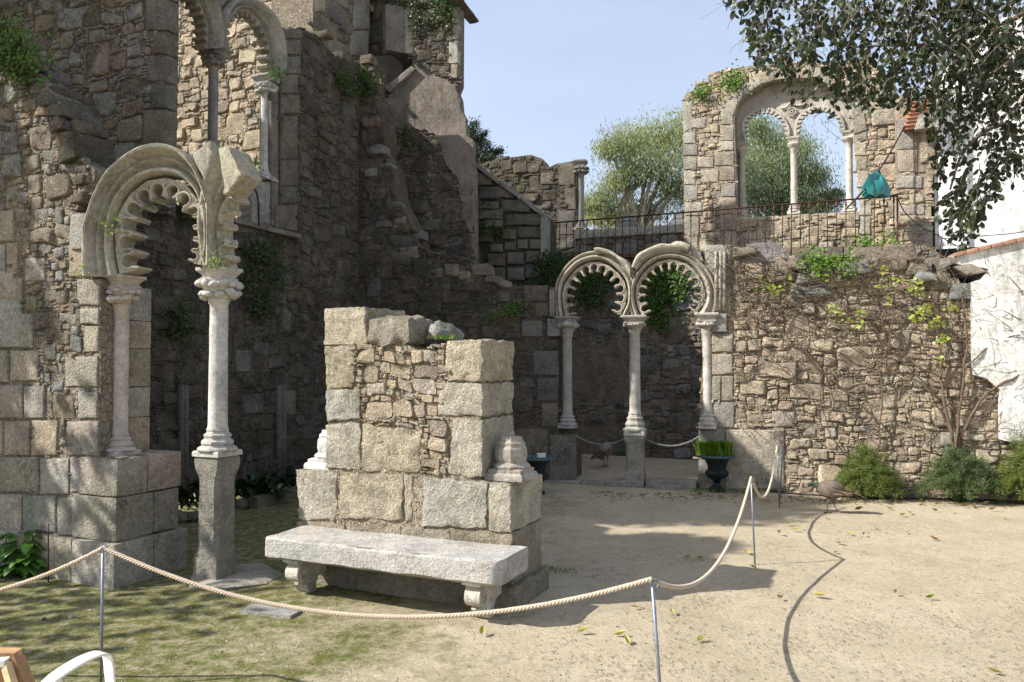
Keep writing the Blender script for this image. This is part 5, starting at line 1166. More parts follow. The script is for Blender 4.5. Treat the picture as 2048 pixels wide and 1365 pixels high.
# ---------------------------------------------------------------- chains in the arcade
def chain(label, a, b, sag):
    n = 34; r = thing('chain', label, 'chain', tuple(a), 'chains hung across the small arcade'); P = [a.lerp(b, i / n) - Vector((0, 0, sag * 4 * (i / n) * (1 - i / n))) for i in range(n + 1)]
    for i in range(n):
        p, q = P[i], P[i + 1]; t = (q - p).normalized(); s = t.cross(Vector((0, 0, 1))).normalized(); u_ = s if i % 2 else s.cross(t)
        c = (p + q) / 2; l = (q - p).length * .72; ringp = [c + t * l * math.cos(x) + u_ * .011 * math.sin(x) for x in [k * 6.283 / 8 for k in range(9)]]
        T = tube(ringp, .004, 4, False); mesh('link', T[0], T[1], M_CHAIN, r, tint=(1, 1, 1))
cz = lambda px, py: PL_F.P(*PL_F.uvo(px, py, -.03), -.03)
chain('steel chain hanging between the left and middle columns of the small arcade', cz(1150, 870), cz(1256, 873), .13)
chain('steel chain hanging between the middle and right columns of the small arcade', cz(1288, 876), cz(1400, 872), .13)

# ---------------------------------------------------------------- rope barrier
PH = .76
def post(px, top_py, label, lean=(0, 0), h=PH, ring=True, rad=.008):
    d = at(px, top_py, 1).z - CAMZ; d = (CAMZ - h) / -d; top = at(px, top_py, d); b = Vector((top.x + lean[0], top.y + lean[1], -.05))
    r = thing('barrier_post', label, 'post', (b.x, b.y, 0), 'thin metal posts of the rope barrier')
    T = tube([b, b.lerp(top, .5), top], rad, 8); mesh('rod', T[0], T[1], M_STEEL, r, tint=(1.1, 1.15, 1.25))
    if ring:
        c = top + Vector((.012, -.005, -.02)); T = tube([c + Vector((.02 * math.cos(a), 0, .02 * math.sin(a))) for a in [k * 6.283 / 12 for k in range(13)]], .005, 5, False); mesh('eye', T[0], T[1], M_STEEL, r, tint=(1, 1, 1))
    return top
t1 = post(206, 1093, 'steel barrier post in front of the left pier, behind the white armrest')
t2 = post(1304, 1158, 'leaning steel barrier post nearest the viewer, right of the bench', (.055, 0), rad=.0085)
t3 = post(1502, 955, 'steel barrier post in the middle of the sandy court', (.03, .0))
t4 = post(1554, 893, 'dark barrier post by the granite slab, end of the rope', (.04, .05))
t5 = post(1566, 893, 'second dark rod beside the end post of the rope', (.05, .3), h=.72, ring=False)
def rope(label, a, b, low, k=3, group='twisted ropes of the barrier'):
    # parabola through a and b whose lowest point is 'low' below the chord
    n = int((a - b).length / .022) + 30; P = []
    for i in range(n + 1):
        t = i / n; p = a.lerp(b, t); p.z -= low * 4 * t * (1 - t); P.append(p)
    r = thing('rope', label, 'rope', tuple(a), group); up = Vector((0, 0, 1)); L = 0
    Q = resample(P, n * 3)
    for s in range(k):
        pts = []; L = 0
        for i in range(len(Q)):
            tn = (Q[min(i + 1, len(Q) - 1)] - Q[max(0, i - 1)]).normalized(); x = tn.cross(up).normalized(); y = x.cross(tn)
            if i: L += (Q[i] - Q[i - 1]).length
            an = L / .055 * 6.283 + s * 6.283 / k; pts.append(Q[i] + x * .0062 * math.cos(an) + y * .0062 * math.sin(an))
        T = tube(pts, .0068, 5); mesh('strand', T[0], T[1], M_ROPE, r, tint=(1, 1, 1))
lft = at(-260, 1205, t1.y + .1)
rope('rope running out of view to the left from the left post', Vector(lft), t1 + Vector((0, 0, -.01)), .10)
rope('long rope sagging in front of the bench between the two nearest posts', t1 + Vector((.01, 0, -.01)), t2, .265)
rope('rope sagging between the nearest right post and the middle post', t2 + Vector((.01, 0, -.01)), t3, .33)
rope('short rope between the middle post and the end post by the slab', t3 + Vector((.005, 0, -.005)), t4, .36)

# ---------------------------------------------------------------- railing
r = thing('iron_railing', 'long rusty iron railing along the edge of the upper terrace', 'railing', (3.4, 14, TZ))
PLR = Plane(xd(1093, 15.3), 15.3, math.degrees(math.atan2(12.8 - 15.3, xd(1795, 12.8) - xd(1093, 15.3))))
def rp(px, top): # railing edges in the photograph
    s = (px - 1093) / 702; y_ = (447 - 55 * s) if top else (520 - 23 * s); u, v = PLR.uv(px, y_); return PLR.P(u, v)
T = tube([rp(1093 + 702 * i / 20, 1) for i in range(21)], .016, 4); mesh('top_rail', T[0], T[1], M_IRON, r, tint=(.4, .35, .35))
T = tube([rp(1093 + 702 * i / 20, 0) + Vector((0, 0, .05)) for i in range(21)], .011, 4); mesh('bottom_rail', T[0], T[1], M_IRON, r, tint=(1.1, .9, .85))
x = 1093.0; i = 0
while x < 1796:
    a, b = rp(x, 0), rp(x, 1); T = tube([a - Vector((0, 0, .04)), b], .0085, 5); bl = mesh('baluster', T[0], T[1], M_IRON, r, tint=(.6, .5, .48))
    T = tube([a.lerp(b, .86), a.lerp(b, .90), a.lerp(b, .95), a.lerp(b, 1)], [.009, .018, .014, .009], 5); mesh('collar', T[0], T[1], M_IRON, bl, tint=(1.2, .9, .8))
    x += 13.2 + 8.2 * (x - 1093) / 702 * .8; i += 1
T = tube([rp(1795, 0) - Vector((0, 0, .1)), rp(1795, 1)], .016, 5); mesh('end_post', T[0], T[1], M_IRON, r, tint=(1.2, .95, .85))

# ---------------------------------------------------------------- bag and cables
b0 = at(1755, 370, 12.75); r = thing('plastic_bag', 'teal plastic bag tied to a cable above the railing end', 'bag', tuple(b0))
M_BAG = plain('teal_plastic', (.02, .20, .19), .28, var=.15, bump=.004, sc_=14, spec=.7)
V = []; n = 30; prof = [(.02, .215), (.035, .17), (.10, .11), (.17, .04), (.205, -.06), (.215, -.14), (.20, -.185), (.08, -.195)]
for (rr, z_) in prof:
    for i in range(n):
        a = i * 6.283 / n; k = 1 + .30 * noise.noise(Vector((math.cos(a) * 3, math.sin(a) * 2, z_ * 9)))
        V.append((b0.x - (.03 if z_ < .1 else .09 * (z_ - .1) * 2) + rr * k * math.cos(a), b0.y + rr * .6 * k * math.sin(a), b0.z + z_ + .02 * math.cos(a * 5)))
Fc = [(k * n + i, k * n + (i + 1) % n, (k + 1) * n + (i + 1) % n, (k + 1) * n + i) for k in range(len(prof) - 1) for i in range(n)] + [tuple(range(n)), tuple((len(prof) - 1) * n + i for i in range(n))[::-1]]
o = mb_mesh(r, 'bag_body', (jitter(V, .014, 12), Fc), M_BAG, (1, 1, 1), sharp=40); fixn(o)
T = ([at(1748, 345, 12.7), at(1738, 350, 12.65), at(1722, 380, 12.6), at(1742, 372, 12.6), at(1760, 350, 12.7)], [(0, 1, 4), (1, 2, 3), (1, 3, 4)]); mb_mesh(r, 'flap', T, M_BAG, (.6, .6, .6), smooth=False)
def cable(label, pts, rad=.009):
    P = catmull([at(*p) for p in pts], 6); T = tube(P, rad, 5); o = mesh('cable', T[0], T[1], M_BLK, tint=(1, 1, 1), label=label, cat='cable', group='cables strung by the railing and the white house')
cable('thick black cable slanting down from the corbel to the teal bag', [(1826, 214, 12.9), (1800, 270, 12.9), (1768, 325, 12.85), (1745, 358, 12.8), (1730, 378, 12.7), (1712, 398, 12.8), (1690, 420, 12.9)], .014)
cable('thin cable sagging from the railing end to the white house corner', [(1795, 395, 12.8), (1810, 425, 12.8), (1840, 452, 12.7), (1875, 470, 12.6), (1905, 488, 12.5), (1935, 498, 12.4)])
cable('thin cable crossing the white house wall to the right edge', [(1880, 478, 12.5), (1920, 476, 12.4), (1970, 472, 12.2), (2020, 468, 12), (2070, 460, 11.8)], .007)
cable('thin wire running down the corner of the white house', [(1884, 478, 12.5), (1880, 500, 12.5), (1882, 515, 12.5), (1876, 530, 12.4)], .007)
cable('dark cable looped on the sill behind the broken arch stub', [(495, 362, 10), (508, 375, 10), (516, 400, 10.05), (518, 452, 10.2)], .012)
P = catmull([gnd(x, y) + Vector((0, 0, .015)) for x, y in ((1540, 985), (1620, 992), (1700, 996), (1800, 999), (1900, 1001), (2000, 1003), (2110, 1004))], 8)
T = tube(P, .014, 6); mesh('garden_hose', T[0], T[1], M_BLK, tint=(1.5, 1.4, 1.3), label='black irrigation hose along the foot of the right rubble wall', cat='hose')

# ---------------------------------------------------------------- ferns and garden plants
def fern(label, px, base_py, wpx, hpx, seed, tint):
    rng = random.Random(seed); g = gnd(px, base_py); d = g.y; w_ = wpx * d / F / 2; h = hpx * d / F
    r = thing('fern_bush', label, 'fern', (g.x, g.y, 0), 'feathery asparagus ferns at the foot of the right wall'); mb = MB(); st = MB()
    for i in range(300):
        a = rng.uniform(0, 6.283); rr = rng.random() ** .6; tip = Vector((g.x + w_ * rr * math.cos(a), g.y + min(w_, .35) * rr * math.sin(a) - .03, h * (1.12 - .85 * rr * rr) * rng.uniform(.55, 1.15)))
        b = Vector((g.x + rng.gauss(0, .04), g.y + rng.gauss(0, .03), 0)); mid = b.lerp(tip, .55) + Vector((0, 0, h * .22))
        P = catmull([b, mid, tip, tip + (tip - mid) * .25 - Vector((0, 0, .05 * h))], 4); st.add(*tube(P, .0018, 3))
        f = rng.uniform(.65, 1.3)
        for q in P[4:]:
            for _ in range(10):
                p = q + Vector((rng.gauss(0, .022), rng.gauss(0, .022), rng.gauss(0, .018))); dv = Vector((rng.gauss(0, 1), rng.gauss(0, 1), rng.gauss(.2, .6))).normalized(); l = rng.uniform(.018, .042)
                s = dv.cross(Vector((rng.gauss(0, 1), rng.gauss(0, 1), rng.gauss(0, 1)))).normalized() * .0032; mb.add([p - s, p + s, p + dv * l], [(0, 1, 2)], tuple(t * f for t in tint))
    st.build('stems', M_FERN, r); mb.build('foliage', M_FERN, r, smooth=False, kind='stuff')
fern('green feathery fern bush right behind the walking peahen', 1735, 998, 125, 86, 1, (1.15, 1.15, .7))
fern('wide bluish green fern bush under the vine trunk', 1918, 1004, 155, 90, 2, (.85, .95, 1.0))
fern('yellowish fern bush at the right edge of the court', 2050, 1008, 125, 108, 3, (1.35, 1.25, .8))
def big_leaf(root, base, d, L, W, mat, tint, curl=.3, n=5, name='leaf'):
    d = d.normalized(); s = d.cross(Vector((0, 0, 1)))
    if s.length < .05: s = Vector((1, 0, 0))
    s.normalize(); V = []
    for i in range(n + 1):
        t = i / n; w_ = W * (math.sin(math.pi * min(1, t * .93 + .05)) ** .8) * .5; p = base + d * L * t + Vector((0, 0, -curl * L * t * t)); up = s.cross(d)
        V += [p - s * w_ + up * w_ * .25, p, p + s * w_ + up * w_ * .25]
    Fc = []
    for i in range(n):
        for k in (0, 1): a = i * 3 + k; Fc.append((a, a + 1, a + 4, a + 3))
    return mesh(name, V, Fc, mat, root, tint=tint)
def leafy(label, px, py, w_, h, n, L, W, mat, seed, tint, name='leafy_plant', cat='plant', upright=.5, arch=.5, stake=False, group=None):
    rng = random.Random(seed); g = gnd(px, py); r = thing(name, label, cat, (g.x, g.y, 0), group); st = MB()
    for i in range(n):
        a = rng.uniform(0, 6.283); rr = math.sqrt(rng.random()); b = Vector((g.x + w_ * rr * math.cos(a) * .5, g.y + w_ * .6 * rr * math.sin(a) * .5, h * rng.uniform(.15, 1) * (1 - .45 * rr * rr)))
        d = Vector((math.cos(a) * .8 + rng.gauss(0, .3), math.sin(a) * .8 - .2 + rng.gauss(0, .3), rng.uniform(-.1, 1) * upright)); f = rng.uniform(.7, 1.3)
        big_leaf(r, b, d, L * rng.uniform(.7, 1.2), W * rng.uniform(.8, 1.15), mat, tuple(t * f for t in tint), arch)
        if i % 3 == 0: st.add(*tube([Vector((g.x + (b.x - g.x) * .3, g.y + (b.y - g.y) * .3, 0)), b], .004, 4))
    st.build('stems', mat, r); return r
leafy('bright green broad leaved bush at the foot of the far left pier', 45, 1150, .42, .40, 150, .12, .08, M_HYD, 3, (1, 1, 1), 'leafy_bush', 'bush')
g = gnd(97, 1165); T = tube([g, g + Vector((-.01, 0, .47))], .006, 5); mesh('plant_stake', T[0], T[1], M_IRON, tint=(1, .7, .6), label='thin rusty stake beside the leafy bush at the far left', cat='stake')
for i, (px, py, w_, h, n) in enumerate(((355, 1030, .6, .75, 40), (405, 1020, .5, .6, 25), (500, 1005, .8, .7, 60), (560, 985, .8, .55, 45), (610, 970, .6, .6, 25))):
    lab = ('dark aspidistra clump between the left pier and the freestanding column', 'dark aspidistra tuft just behind the freestanding column pedestal', 'largest dark aspidistra clump right of the freestanding column', 'low aspidistra clump behind the left end of the bench', 'aspidistra clump beside the monument shoulder')[i]
    rngp = random.Random(60 + i); g = gnd(px, py); r = thing('broad_leaf_plant', lab, 'plant', (g.x, g.y, 0), 'dark aspidistra plants in the shaded bed')
    for k in range(n):
        a = rngp.uniform(0, 6.283); L = h * rngp.uniform(.7, 1.15); b = Vector((g.x + rngp.gauss(0, w_ * .22), g.y + rngp.gauss(0, .1), rngp.uniform(.0, .25) * h))
        d = Vector((math.cos(a) * .7, math.sin(a) * .6 - .2, rngp.uniform(.5, 1.3))); f = rngp.uniform(.6, 1.35)
        big_leaf(r, b, d, L, .09, M_ASP, (f, f, f), .55, 6)
# bed edging stones
r = thing('bed_edging', 'mossy stone edging of the shaded plant bed along the dark wall', 'edging', (-3, 9.8, 0))
E = [gnd(x, y) for x, y in ((505, 1018), (540, 1008), (575, 999), (608, 990), (640, 982))]
for i in range(4):
    a, b = E[i], E[i + 1]; c = (a + b) / 2; L = (b - a).length; T = box((c.x, c.y, .05), L * .97, .12, .16, math.atan2(b.y - a.y, b.x - a.x)); mb_mesh(r, 'edging_stone', (jitter(T[0], .02, 4), T[1]), M_GRD, (.2, .2, .12), smooth=False)
for i, (px, py, s, lab) in enumerate(((352, 1045, .13, 'mossy stone at the foot of the aspidistra by the left pier'), (388, 1042, .10, 'smaller mossy stone just left of the freestanding column'), (485, 1015, .10, 'mossy stone right of the freestanding column pedestal'), (338, 1035, .08, 'little grey stone touching the left pier foot'))):
    g = gnd(px, py); T = lathe(g.x, g.y, [(s * .7, -.03), (s, s * .3), (s * .8, s * .75), (s * .3, s)], 9); mesh('bed_stone', jitter(T[0], s * .35, 9), T[1], M_GRD, tint=(.24, .23, .17), sharp=50, label=lab, cat='stone')

# ---------------------------------------------------------------- climbing vine
def on_wall(px, py, off): return PL_F.P(*PL_F.uvo(px, py, off), off)
r = thing('climbing_vine', 'bare woody climbing vine spreading over the right rubble wall with a few yellow green leaves', 'vine', tuple(on_wall(1920, 985, .15)))
rngv = random.Random(8)
def vine(pts, r0, r1, name='stem', off=.08):
    P = catmull([on_wall(x, y, off + rngv.uniform(-.02, .035)) for x, y in pts], 6); P = [p + noise.noise_vector(p * 5) * .03 for p in P]
    m = len(P); T = tube(P, [r0 + (r1 - r0) * i / (m - 1) for i in range(m)], 6); mesh(name, T[0], T[1], M_VINE, r, tint=(1.1, 1.05, 1.0))
    return P
vine([(1922, 990), (1914, 940), (1905, 880), (1890, 820), (1882, 760), (1880, 700), (1870, 640), (1862, 580)], .028, .010, 'trunk')
vine([(1912, 900), (1915, 850), (1925, 800), (1930, 740), (1935, 680), (1930, 620), (1925, 580)], .02, .008, 'trunk')
vine([(1914, 885), (1935, 845), (1955, 810), (1985, 780), (2010, 765), (2040, 745), (2048, 690), (2046, 640)], .022, .012, 'trunk')
for st_ in ([(1735, 955), (1700, 920), (1665, 880), (1650, 840), (1640, 790), (1640, 740)], [(1750, 950), (1756, 900), (1760, 850), (1765, 800), (1758, 740), (1755, 690), (1752, 640), (1756, 580)],
            [(1905, 880), (1880, 820), (1850, 770), (1800, 720), (1740, 690), (1680, 670), (1620, 640), (1570, 600), (1520, 570)],
            [(1890, 760), (1840, 735), (1790, 700), (1740, 690), (1700, 685), (1640, 660), (1590, 640), (1540, 625), (1490, 620)],
            [(1880, 700), (1840, 690), (1790, 670), (1730, 640), (1680, 620), (1640, 610), (1600, 580), (1560, 560)],
            [(1870, 640), (1820, 620), (1770, 600), (1700, 590), (1640, 570), (1570, 560), (1500, 545), (1450, 530)], [(1862, 580), (1800, 560), (1740, 570), (1660, 560), (1580, 545)], [(1885, 800), (1830, 760), (1790, 745), (1720, 720), (1650, 700)], [(1880, 760), (1900, 700), (1905, 640), (1890, 590)], [(1925, 700), (1890, 660), (1850, 640), (1800, 640)], [(1640, 740), (1600, 690), (1570, 680), (1520, 650), (1470, 640)], [(1758, 740), (1780, 680), (1790, 620)],
            [(1760, 850), (1700, 790), (1650, 750), (1600, 700), (1560, 660), (1530, 620), (1510, 580)], [(1450, 748), (1500, 746), (1540, 752), (1580, 760), (1610, 790)],
            [(1520, 570), (1500, 620), (1530, 660), (1560, 620), (1580, 570)], [(1930, 740), (1970, 700), (2000, 680), (2040, 670)], [(1925, 800), (1980, 790), (2030, 770), (2070, 765)],
            [(1950, 640), (1980, 700), (1985, 740)], [(2000, 900), (1960, 890), (2000, 860), (2048, 845)]):
    vine(st_, .012, .006)
twg = MB()
ends = [(rngv.uniform(1440, 1900), rngv.uniform(500, 640)) for _ in range(150)] + [(rngv.uniform(1480, 1930), rngv.uniform(560, 880)) for _ in range(110)] + [(rngv.uniform(1930, 2070), rngv.uniform(540, 880)) for _ in range(40)] + [(rngv.gauss(1445, 30), rngv.gauss(545, 40)) for _ in range(60)]
for (x, y) in ends:
    a = rngv.gauss(.25, .6) + (math.pi if rngv.random() < .5 else 0); l = rngv.uniform(25, 110); pts = [(x, y)]
    for k in range(4): a += rngv.gauss(0, .35); pts.append((pts[-1][0] + math.cos(a) * l / 4, pts[-1][1] + math.sin(a) * l / 4))
    P = catmull([on_wall(u_, v_, rngv.uniform(.06, .16)) for u_, v_ in pts if 1400 < u_ < 2090], 3) if all(1400 < q[0] < 2090 for q in pts) else None
    if P: m = len(P); twg.add(*tube(P, [.0058 - .0036 * i / (m - 1) for i in range(m)], 3), (rngv.uniform(.8, 1.3),) * 3)
twg.build('fine_twigs', M_VINE, r, kind='stuff')
for (cx_, cy_, n, s) in ((1530, 575, 22, 16), (1555, 582, 16, 10), (1580, 565, 8, 8), (1548, 590, 10, 8), (1670, 618, 8, 8), (1705, 645, 14, 12), (1725, 632, 14, 10), (1755, 575, 9, 8), (1778, 600, 9, 8), (1820, 570, 12, 10), (1838, 578, 20, 12), (1842, 628, 34, 16), (1855, 615, 18, 10), (1900, 612, 14, 12), (1875, 645, 14, 12), (1870, 650, 12, 10), (1882, 680, 12, 8), (1878, 720, 7, 7), (1795, 560, 10, 8), (1770, 545, 8, 10)):
    sp = [on_wall(cx_ + rngv.gauss(0, s * .6), cy_ + rngv.gauss(0, s * .6), rngv.uniform(.10, .18)) for _ in range(n)]
    leafcloud(sp[:max(5, len(sp) * 2 // 3)], .06, rngv, (1, 1, 1), elong=1.1, normal=PL_F.n, fold=.1).build('leaf_cluster', M_YEL, r, smooth=False)

# ---------------------------------------------------------------- trees
def eucalyptus(label, x, y, z0, H, lobes, seed, nl=900, trunk=(0, 0), tint=(1, 1, 1)):
    """lobes: (dx, z, radius) clumps in metres; drooping strings of slender leaves round each"""
    rng = random.Random(seed); r = thing('eucalyptus_tree', label, 'tree', (x, y, z0)); mb = MB(); cr = MB()
    T = tube(catmull([Vector((x, y, z0)), Vector((x + trunk[0] * .4, y, z0 + H * .25)), Vector((x + trunk[0], y, z0 + H * .45)), Vector((x + trunk[1], y, z0 + H * .6))], 5), [.28 - .22 * i / 15 for i in range(16)], 8); mesh('trunk', T[0], T[1], M_EBARK, r, tint=(1, 1, 1))
    for (dx, zc, R) in lobes:
        c = Vector((x + dx, y + rng.uniform(-1, 1) * R, z0 + zc)); b = Vector((x + trunk[0] * .6, y, z0 + max(.5, zc * .45)))
        P = catmull([b, b.lerp(c, .5) + Vector((rng.gauss(0, .2), 0, .3)), c + Vector((0, 0, -R * .2))], 4); m = len(P)
        T = tube(P, [.09 - .07 * i / (m - 1) for i in range(m)], 6); mesh('limb', T[0], T[1], M_EBARK, r, tint=(1.1, 1.05, 1))
        for _ in range(7):
            e = c + Vector((rng.gauss(0, R * .5), rng.gauss(0, R * .5), rng.uniform(-.2, .8) * R)); cr.add(*tube([P[-2], P[-1].lerp(e, .5) + Vector((0, 0, .1)), e], [.025, .015, .006], 4))
        for _ in range(int(nl * R * 1.9)):
            v = Vector((rng.gauss(0, 1), rng.gauss(0, 1), rng.gauss(0, 1))) * R * .60; p = c + Vector((v.x, v.y, v.z * .8)); f = rng.uniform(.6, 1.4) * (1.0 + .12 * noise.noise(p * 1.3)); g = rng.uniform(.9, 1.15)
            for k in range(4):
                q = p + Vector((rng.gauss(0, .10), rng.gauss(0, .10), -k * .045 + rng.gauss(0, .05))); l = rng.uniform(.08, .16); dv = Vector((rng.gauss(0, .6), rng.gauss(0, .6), -1)).normalized(); s = dv.cross(Vector((rng.gauss(0, 1), rng.gauss(0, 1), .1))).normalized() * l * .11
                mb.add([q, q + dv * l * .45 + s, q + dv * l, q + dv * l * .45 - s], [(0, 1, 2, 3)], (f * g * tint[0], f * tint[1], f * tint[2]))
    cr.build('branches', M_EBARK, r); mb.build('crown', M_EUC, r, smooth=False, kind='stuff')
D1 = 27
def lob(L, d, x0, z0): return [((a - 1024) / F * d - x0, CAMZ + (730 - b) / F * d - z0, R / F * d) for a, b, R in L]
xe = xd(1330, D1)
eucalyptus('pale green eucalyptus tree rising behind the low parapet, left of the window wall', xe, D1, TZ, 8, lob([(1245, 285, 38), (1290, 262, 40), (1335, 268, 44), (1380, 250, 45), (1215, 295, 22), (1260, 340, 36), (1230, 360, 28), (1310, 330, 46), (1350, 370, 42), (1205, 395, 28), (1250, 415, 34), (1300, 415, 36), (1180, 400, 18), (1400, 300, 60), (1410, 380, 60)], D1, xe, TZ), 21, 560, (-1.4, -.3), (1.1, 1.1, .95))
xf = xd(1560, D1 + 2)
eucalyptus('dense eucalyptus seen through the twin arched window', xf, D1 + 2, TZ, 8, lob([(1545, 262, 40), (1520, 300, 44), (1570, 310, 46), (1530, 350, 50), (1590, 350, 46), (1560, 395, 52), (1610, 400, 46), (1650, 390, 26), (1640, 415, 34), (1500, 400, 52), (1590, 290, 30), (1625, 350, 26), (1675, 385, 14), (1510, 250, 26), (1460, 340, 50), (1590, 420, 50)], D1 + 2, xf, TZ), 22, 620, (.3, -.2), (.85, .92, .85))
xg = xd(1185, 34)
eucalyptus('yellowish low trees behind the low parapet', xg, 34, TZ, 4, lob([(1180, 415, 22), (1200, 430, 24), (1230, 440, 26), (1280, 440, 28)], 34, xg, TZ), 23, 300, (0, 0), (1.6, 1.3, .7))
# conifer behind the stair wall
rng = random.Random(3); dc = 24; xc = xd(958, dc); r = thing('conifer_tree', 'dark conifer top showing between the plastered tower and the far wall fragment', 'tree', (xc - .6, dc, TZ)); mb = MB()
zc = lambda py: CAMZ + (730 - py) / F * dc
T = tube([Vector((xc - .3, dc, TZ)), Vector((xc - .2, dc, zc(245)))], [.15, .02], 6); mesh('trunk', T[0], T[1], M_BARK, r, tint=(1, 1, 1))
for (px, py) in ((950, 245), (970, 262), (978, 285), (1003, 292), (985, 300), (960, 275), (945, 265), (975, 315), (955, 310), (1000, 298), (940, 300), (990, 318), (965, 330), (945, 330), (930, 280), (935, 250)):
    e = Vector((xd(px, dc), dc + rng.uniform(-.4, .4), zc(py))); b = Vector((xc - .25, dc, e.z - .45)); mb2 = tube([b, b.lerp(e, .6) - Vector((0, 0, .05)), e], [.03, .018, .006], 4); mesh('branch', mb2[0], mb2[1], M_BARK, r, tint=(1, 1, 1))
    for _ in range(420):
        t = rng.random() ** .7; p = b.lerp(e, t) + Vector((rng.gauss(0, .11), rng.gauss(0, .11), rng.gauss(0, .09))) * (1.25 - t * .6); dv = Vector((rng.gauss(.4, .5), rng.gauss(0, .5), rng.gauss(.4, .5))).normalized(); l = rng.uniform(.06, .14); s = dv.cross(Vector((rng.gauss(0, 1), rng.gauss(0, 1), 1))).normalized() * .016
        f = rng.uniform(.6, 1.4); mb.add([p - s, p + s, p + dv * l], [(0, 1, 2)], (f, f, f))
mb.build('crown', M_CON, r, smooth=False, kind='stuff')

# overhanging tree, top right
rng = random.Random(15)
r = thing('overhanging_tree', 'glossy dark leaved tree whose branches hang into view at the top right', 'tree', (5.6, 5.6, 0))
T = tube(catmull([Vector((5.6, 5.8, 0)), Vector((5.5, 5.8, 2.5)), Vector((5.2, 5.9, 4.6)), Vector((4.6, 6.1, 6))], 6), [.2 - .006 * i for i in range(19)], 10); mesh('trunk', T[0], T[1], M_BARK, r, tint=(.8, .8, .8))
lp = [((4.9, 6.0, 5.3), (1990, 60, 6.3), (1850, -20, 6.2), (1700, -60, 6.0), (1560, -50, 5.9)), ((4.9, 6.0, 5.2), (2030, 130, 6.0), (1940, 100, 5.9), (1830, 90, 5.8), (1700, 95, 5.9)), ((5.2, 5.9, 4.6), (2080, 260, 5.8), (2000, 250, 5.7), (1930, 300, 5.6), (1900, 380, 5.6)), ((5.3, 5.9, 4.4), (2080, 180, 6.6), (1990, 60, 6.5), (1930, 20, 6.5))]
for L in lp:
    P = catmull([Vector(L[0])] + [at(*q) for q in L[1:]], 6); m = len(P); T = tube(P, [.026 - .02 * i / (m - 1) for i in range(m)], 6); mesh('limb', T[0], T[1], M_BARK, r, tint=(.6, .6, .6))
mask = [(1470, -60), (1440, 0), (1490, 30), (1500, 90), (1515, 130), (1570, 150), (1590, 190), (1612, 215), (1640, 240), (1672, 230), (1700, 215), (1780, 210), (1850, 212), (1862, 250), (1880, 290), (1862, 330), (1885, 350), (1880, 420), (1895, 470), (1930, 505), (1955, 500), (1975, 440), (1990, 400), (2010, 390), (2048, 380), (2120, 360), (2120, -60)]
thin = [(1800, 200), (1900, 260), (2048, 300), (2048, 400), (1990, 430), (1900, 300)]
tw = MB(); leaves = []
def tleaf(p, d, n_, L, W, f):
    s = d.cross(n_).normalized(); n_ = s.cross(d); V = []
    for t, w_ in ((0, 0), (.25, .38), (.55, .5), (.82, .34)):
        q = p + d * L * t - n_ * L * .10 * math.sin(t * 3.0)
        if w_ == 0: V.append(q)
        else: V += [q - s * W * w_ + n_ * W * .12, q, q + s * W * w_ + n_ * W * .12]
    V.append(p + d * L + n_ * (-.03 * L)); return V
LF = [(0, 2, 1), (0, 3, 2), (1, 2, 5, 4), (2, 3, 6, 5), (4, 5, 8, 7), (5, 6, 9, 8), (7, 8, 10), (8, 9, 10)]
cnt = 0
for _ in range(2050):
    px, py = rng.uniform(1440, 2110), rng.uniform(-60, 505)
    if not inside((px, py), mask): continue
    if py > 330 and px > 1975 and rng.random() < .6: continue
    dens = noise.noise(Vector((px * .012, py * .012, 4))) 
    if dens < -.06 and rng.random() < (.85 if py > 180 or px < 1700 else .45): continue
    d0 = rng.uniform(5.2, 7.0); p = at(px, py - 38, d0); nseg = rng.randint(4, 8); a = rng.uniform(0, 6.283); v = Vector((math.cos(a) * .5 - .25, math.sin(a) * .5, -.1)); pts = [p]
    for k in range(nseg): v = (v + Vector((rng.gauss(0, .25), rng.gauss(0, .25), -.28))).normalized(); p = p + v * .055; pts.append(p)
    ok_ = [q_ for q_ in pts if inside((q_.x / q_.y * F + 1024, 730 - (q_.z - CAMZ) / q_.y * F), mask)]
    if len(ok_) < 3: continue
    pts = ok_; nseg = len(pts) - 1
    q = (at(px, py, 1).x * p.y, )
    tw.add(*tube(pts, [.0035 - .002 * i / nseg for i in range(nseg + 1)], 3))
    f0 = rng.uniform(.55, 1.3) * (1.9 if rng.random() < .08 else 1)
    for k in range(1, nseg + 1):
        for sgn in (-1, 1):
            if rng.random() < .25: continue
            d = (v * .5 + Vector((rng.gauss(0, .7), rng.gauss(0, .7), rng.uniform(-1.0, .1)))).normalized(); n_ = Vector((rng.gauss(-.4, .8), rng.gauss(-.2, .8), rng.gauss(.4, .7))).normalized()
            L = rng.uniform(.04, .072); f = f0 * rng.uniform(.8, 1.25); leaves.append((tleaf(pts[k], d, n_, L, L * rng.uniform(.55, .68), f), f))
for (px, py) in [(rng.uniform(1450, 2060), rng.uniform(-20, 330)) for _ in range(330)]:     # bare twigs
    if inside((px, py), mask):
        d0 = rng.uniform(5.2, 6.8); p = at(px, py, d0); v = Vector((rng.gauss(-.4, .5), rng.gauss(0, .4), rng.gauss(-.3, .4))).normalized(); pts = [p]
        for k in range(5): v = (v + Vector((rng.gauss(0, .3), rng.gauss(0, .3), rng.gauss(-.1, .25)))).normalized(); p = p + v * .05; pts.append(p)
        tw.add(*tube(pts, .0016, 3))
tw.build('twigs', M_BARK, r, kind='stuff')
def vis(l):
    c = l[0][5]; c = Vector(c); px = c.x / c.y * F + 1024; py = 730 - (c.z - CAMZ) / c.y * F
    return (0 if (0 < px < 2048 and 0 < py < 1365) else 100) + c.y
leaves.sort(key=vis); rest = MB()
for i, (V, f) in enumerate(leaves):
    if i < 296: mesh('leaf', V, LF, M_GLOSS, r, tint=(f, f, f))
    else: rest.add(V, LF, (f, f, f))
